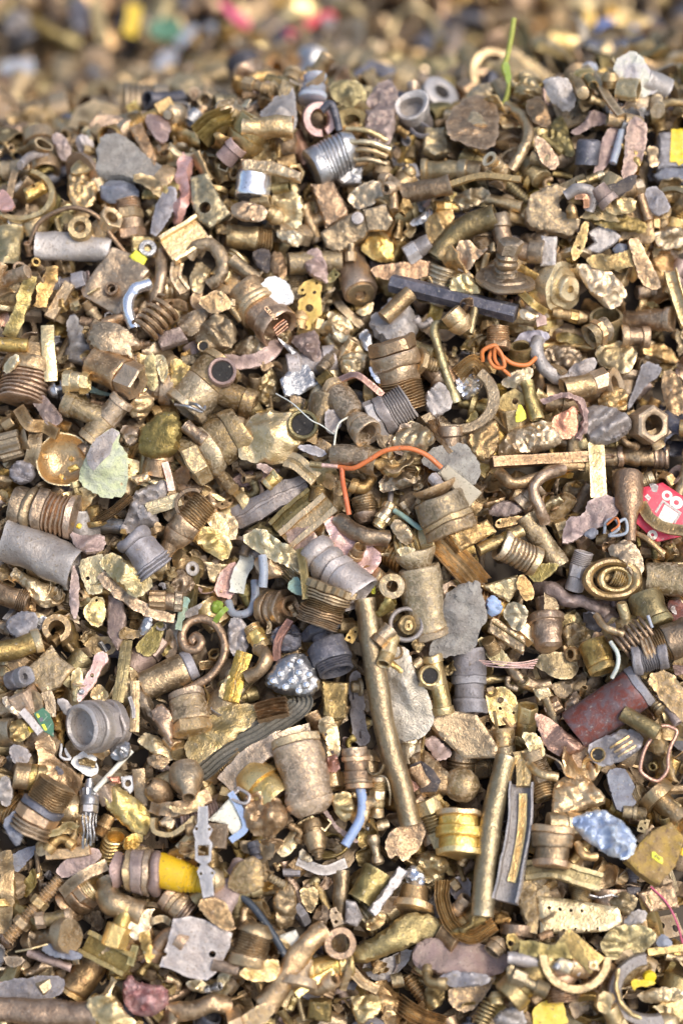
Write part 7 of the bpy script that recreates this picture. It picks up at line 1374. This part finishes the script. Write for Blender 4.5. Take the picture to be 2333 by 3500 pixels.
UNSEEN = set([0,1,2,4,5,12,17,20,23,25,27,29,31,33,34,40,41,43,44,47,48,49,53,55,57,58,61,63,64,65,66,69,72,79,80,81,82,86,88,90,92,96,97,103,104,106,111,113,114,119,120,121,128,133,135,136,138,140,150,153,158,161,166,175,179,180,182,183,184,185,188,189,191,198,200,206,209,218,220,223,226,229,230,231,237,239,240,241,250,253,255,257,258,259,260,261,266,269,271,275,279,280,281,289,304,305,311,312,315,318,323,324,326,334,335,347,353,356,357,359,362,366,372,374,391,394,396,397,400,402,405,408,409,411,414,416,417,421,422,428,429,435,439,441,444,448,450,456,457,461,467,468,474,475,476,477,478,484,486,489,493,499,503,506,508,509,511,515,517,525,526,527,530,537,539,540,543,550,551,553,554,556,559,562,563,567,570,571,579,581,586,587,589,591,593,597,598,604,608,610,612,615,623,626,627,631,636,638,653,661,669,674,676,680,691,706,707,708,709,710,713,716,717,724,728,735,737,741,747,752,759,760,768,771,778,788,791,794,797,800,810,818,819,826,828,834,836,840,841,842,844,846,850,852,853,857,860,869,870,871,879,885,888,892,901,920,921,926,927,930,933,938,940,950,957,967,975,979,981,983,987,993,1000,1002,1009,1014,1016,1021,1028,1043,1045,1048,1051,1057,1058,1064,1065,1066,1073,1081,1086,1096,1097,1117,1127,1133,1137,1138,1143,1161,1163,1169,1184,1185,1189,1192,1196,1203,1219,1227,1228,1235,1236,1247,1248,1249,1262,1269,1275,1278,1289,1314,1317,1322,1334,1339,1341,1342,1348,1352,1354,1360,1379,1385,1429,1437,1465,1471,1472,1473,1483,1491,1496,1506,1507,1553,1561,1626,1637,1640,1647,1655,1662,1679,1680,1681,1682,1683,1684,1686,1688,1690,1691,1696,1702,1703,1704,1705,1706,1708,1709,1710,1711,1712,1714,1717,1719,1720,1721,1724,1728,1730,1731,1733,1735,1736,1737,1743,1749,1750,1751,1752,1753,1754,1756,1758,1760,1761,1763,1764,1767,1769,1771,1772,1774,1775,1778,1781,1782,1783,1785,1789,1790,1791,1795,1797,1798,1799,1800,1801,1802,1804,1805,1807,1812,1813,1816,1817,1819,1820,1822,1824,1828,1830,1834,1835,1837,1838,1839,1842,1845,1847,1851,1853,1855,1856,1863,1864,1868,1869,1872,1873,1874,1876,1878,1879,1881,1888,1889,1892,1894,1901,1902,1904,1908,1909,1911,1913,1920,1923,1924,1925,1931,1932,1935,1940,1948,1950,1951,1952,1953,1955,1956,1961,1964,1967,1972,1974,1975,1976,1981,1983,1987,1991,1993,1994,2000,2006,2008,2010,2011,2012,2013,2017,2018,2020,2021,2023,2025,2026,2029,2030,2031,2034,2037,2039,2041,2044,2046,2048,2051,2055,2066,2067,2074,2075,2077,2079,2082,2087,2093,2101,2102,2105,2106,2110,2111,2112,2113,2115,2117,2118,2119,2121,2124,2126,2132,2134,2135,2136,2152,2164,2170,2173,2174,2181,2185,2188,2193,2196,2197,2199,2200,2203,2205,2206,2208,2210,2211,2212,2226,2229,2236,2237,2239,2246,2257,2259,2262,2273,2277,2285,2292,2293,2297,2298,2300,2302,2307,2319,2322,2323,2329,2341,2349,2352,2360,2367,2388,2418,2444,2449,2455,2460,2466,2473,2491,2492,2499,2527,2530,2535])
DIRS = ['right of', 'above and right of', 'above', 'above and left of', 'left of', 'below and left of', 'below', 'below and right of']
def label_fillers():
    keep = []
    for i, rec in enumerate(FILL):                # pieces wholly buried under others are left out
        if i in UNSEEN: bpy.data.objects.remove(rec[0])
        else: keep.append(rec)
    marks = [(x, y, n) for x, y, n, o in HERO if n]; out = []
    for o, nm, ph, tone, size, p, M3 in keep:
        near = sorted(((x-p[0])**2+(y-p[1])**2, x, y, n) for x, y, n in marks)[:3]
        d2, x, y, n = near[0]; a = math.atan2(-(p[1]-y), p[0]-x); dr = DIRS[int(round(a/(PI/4))) % 8]; dist = math.sqrt(d2)
        if dist < 45: dr = 'against'
        sz = 'tiny' if size < .017 else 'small' if size < .026 else 'mid-sized' if size < .036 else 'long' if any(w in nm for w in ('rod', 'bar', 'strip', 'pipe_offcut', 'bolt')) else 'large'
        ax = FM@M3[:, 0]; sx, sy = ax@FU, ax@CUP; an = math.degrees(math.atan2(sy, sx)) % 180
        ori = 'level' if an < 22 or an > 158 else 'slanting up right' if an < 68 else 'upright' if an < 112 else 'slanting up left'
        out.append([o, nm, f'{sz} {tone} {ph}', ori, f'{dr} the {n}', near[1][3], p])
        o['category'] = nm.replace('_', ' '); o['group'] = 'loose ' + nm.replace('_', ' ') + 's in the heap'
    def dup(keyf):
        g = {}
        for r in out: g.setdefault(keyf(r), []).append(r)
        return g
    L1 = dup(lambda r: (r[2], r[4]))
    for k, rs in L1.items():
        if len(rs) == 1: rs[0][0]['label'] = f'{k[0]} {k[1]}'; continue
        g = {}
        for r in rs: g.setdefault(r[3], []).append(r)
        for ori, qs in g.items():
            if len(qs) == 1: qs[0][0]['label'] = f'{k[0]}, {ori}, {k[1]}'; continue
            qs.sort(key=lambda r: r[6][1]); nn = ['upper', 'lower'] if len(qs) == 2 else ['top', 'second', 'third', 'fourth', 'fifth', 'sixth'][:len(qs)]
            for w_, q in zip(nn + ['last']*9, qs): q[0]['label'] = f'{w_} {ori} {k[0]} {k[1]}'
    for r in out:
        if len(r[0]['label'].split()) > 16: r[0]['label'] = ' '.join(w for w in r[0]['label'].replace('slanting up ', '').replace('crumpled sheet scrap', 'sheet scrap').split() if w not in ('mid-sized', 'small', 'tiny', 'large', 'long'))
    print('fillers seen', len(keep), 'of', len(FILL))
# ------------------------------------------------------------------ assembly
for m in list(bpy.data.meshes): bpy.data.meshes.remove(m)
ground(); build_protos()
for tile, shape, pts, W, mat, label, k in DEF:
    q = np.array([px(tile, p) for p in pts])
    if shape in ('sheet', 'slab', 'chunk', 'ring') or len(pts) == 1:
        if len(pts) > 1:
            lo, hi = q.min(0), q.max(0); mark([(lo[0]+hi[0])/2], [(lo[1]+hi[1])/2], min(hi-lo)*1.2)
        elif W: mark(q[:, 0], q[:, 1], W*TS)
    elif W and W > 60:
        for a, b in zip(q[:-1], q[1:]):
            for t in np.linspace(.1, .9, 6): c = a*(1-t)+b*t; mark([c[0]], [c[1]], W*TS)
DEF.sort(key=lambda d: d[6].get('late', 0))

bed()
fillers()
for i, d in enumerate(DEF):
    try: realize(d, i)
    except Exception as e:
        import traceback; traceback.print_exc(); print('PIECE', i, d[:4], repr(e))
gap_fillers(700)
label_fillers()
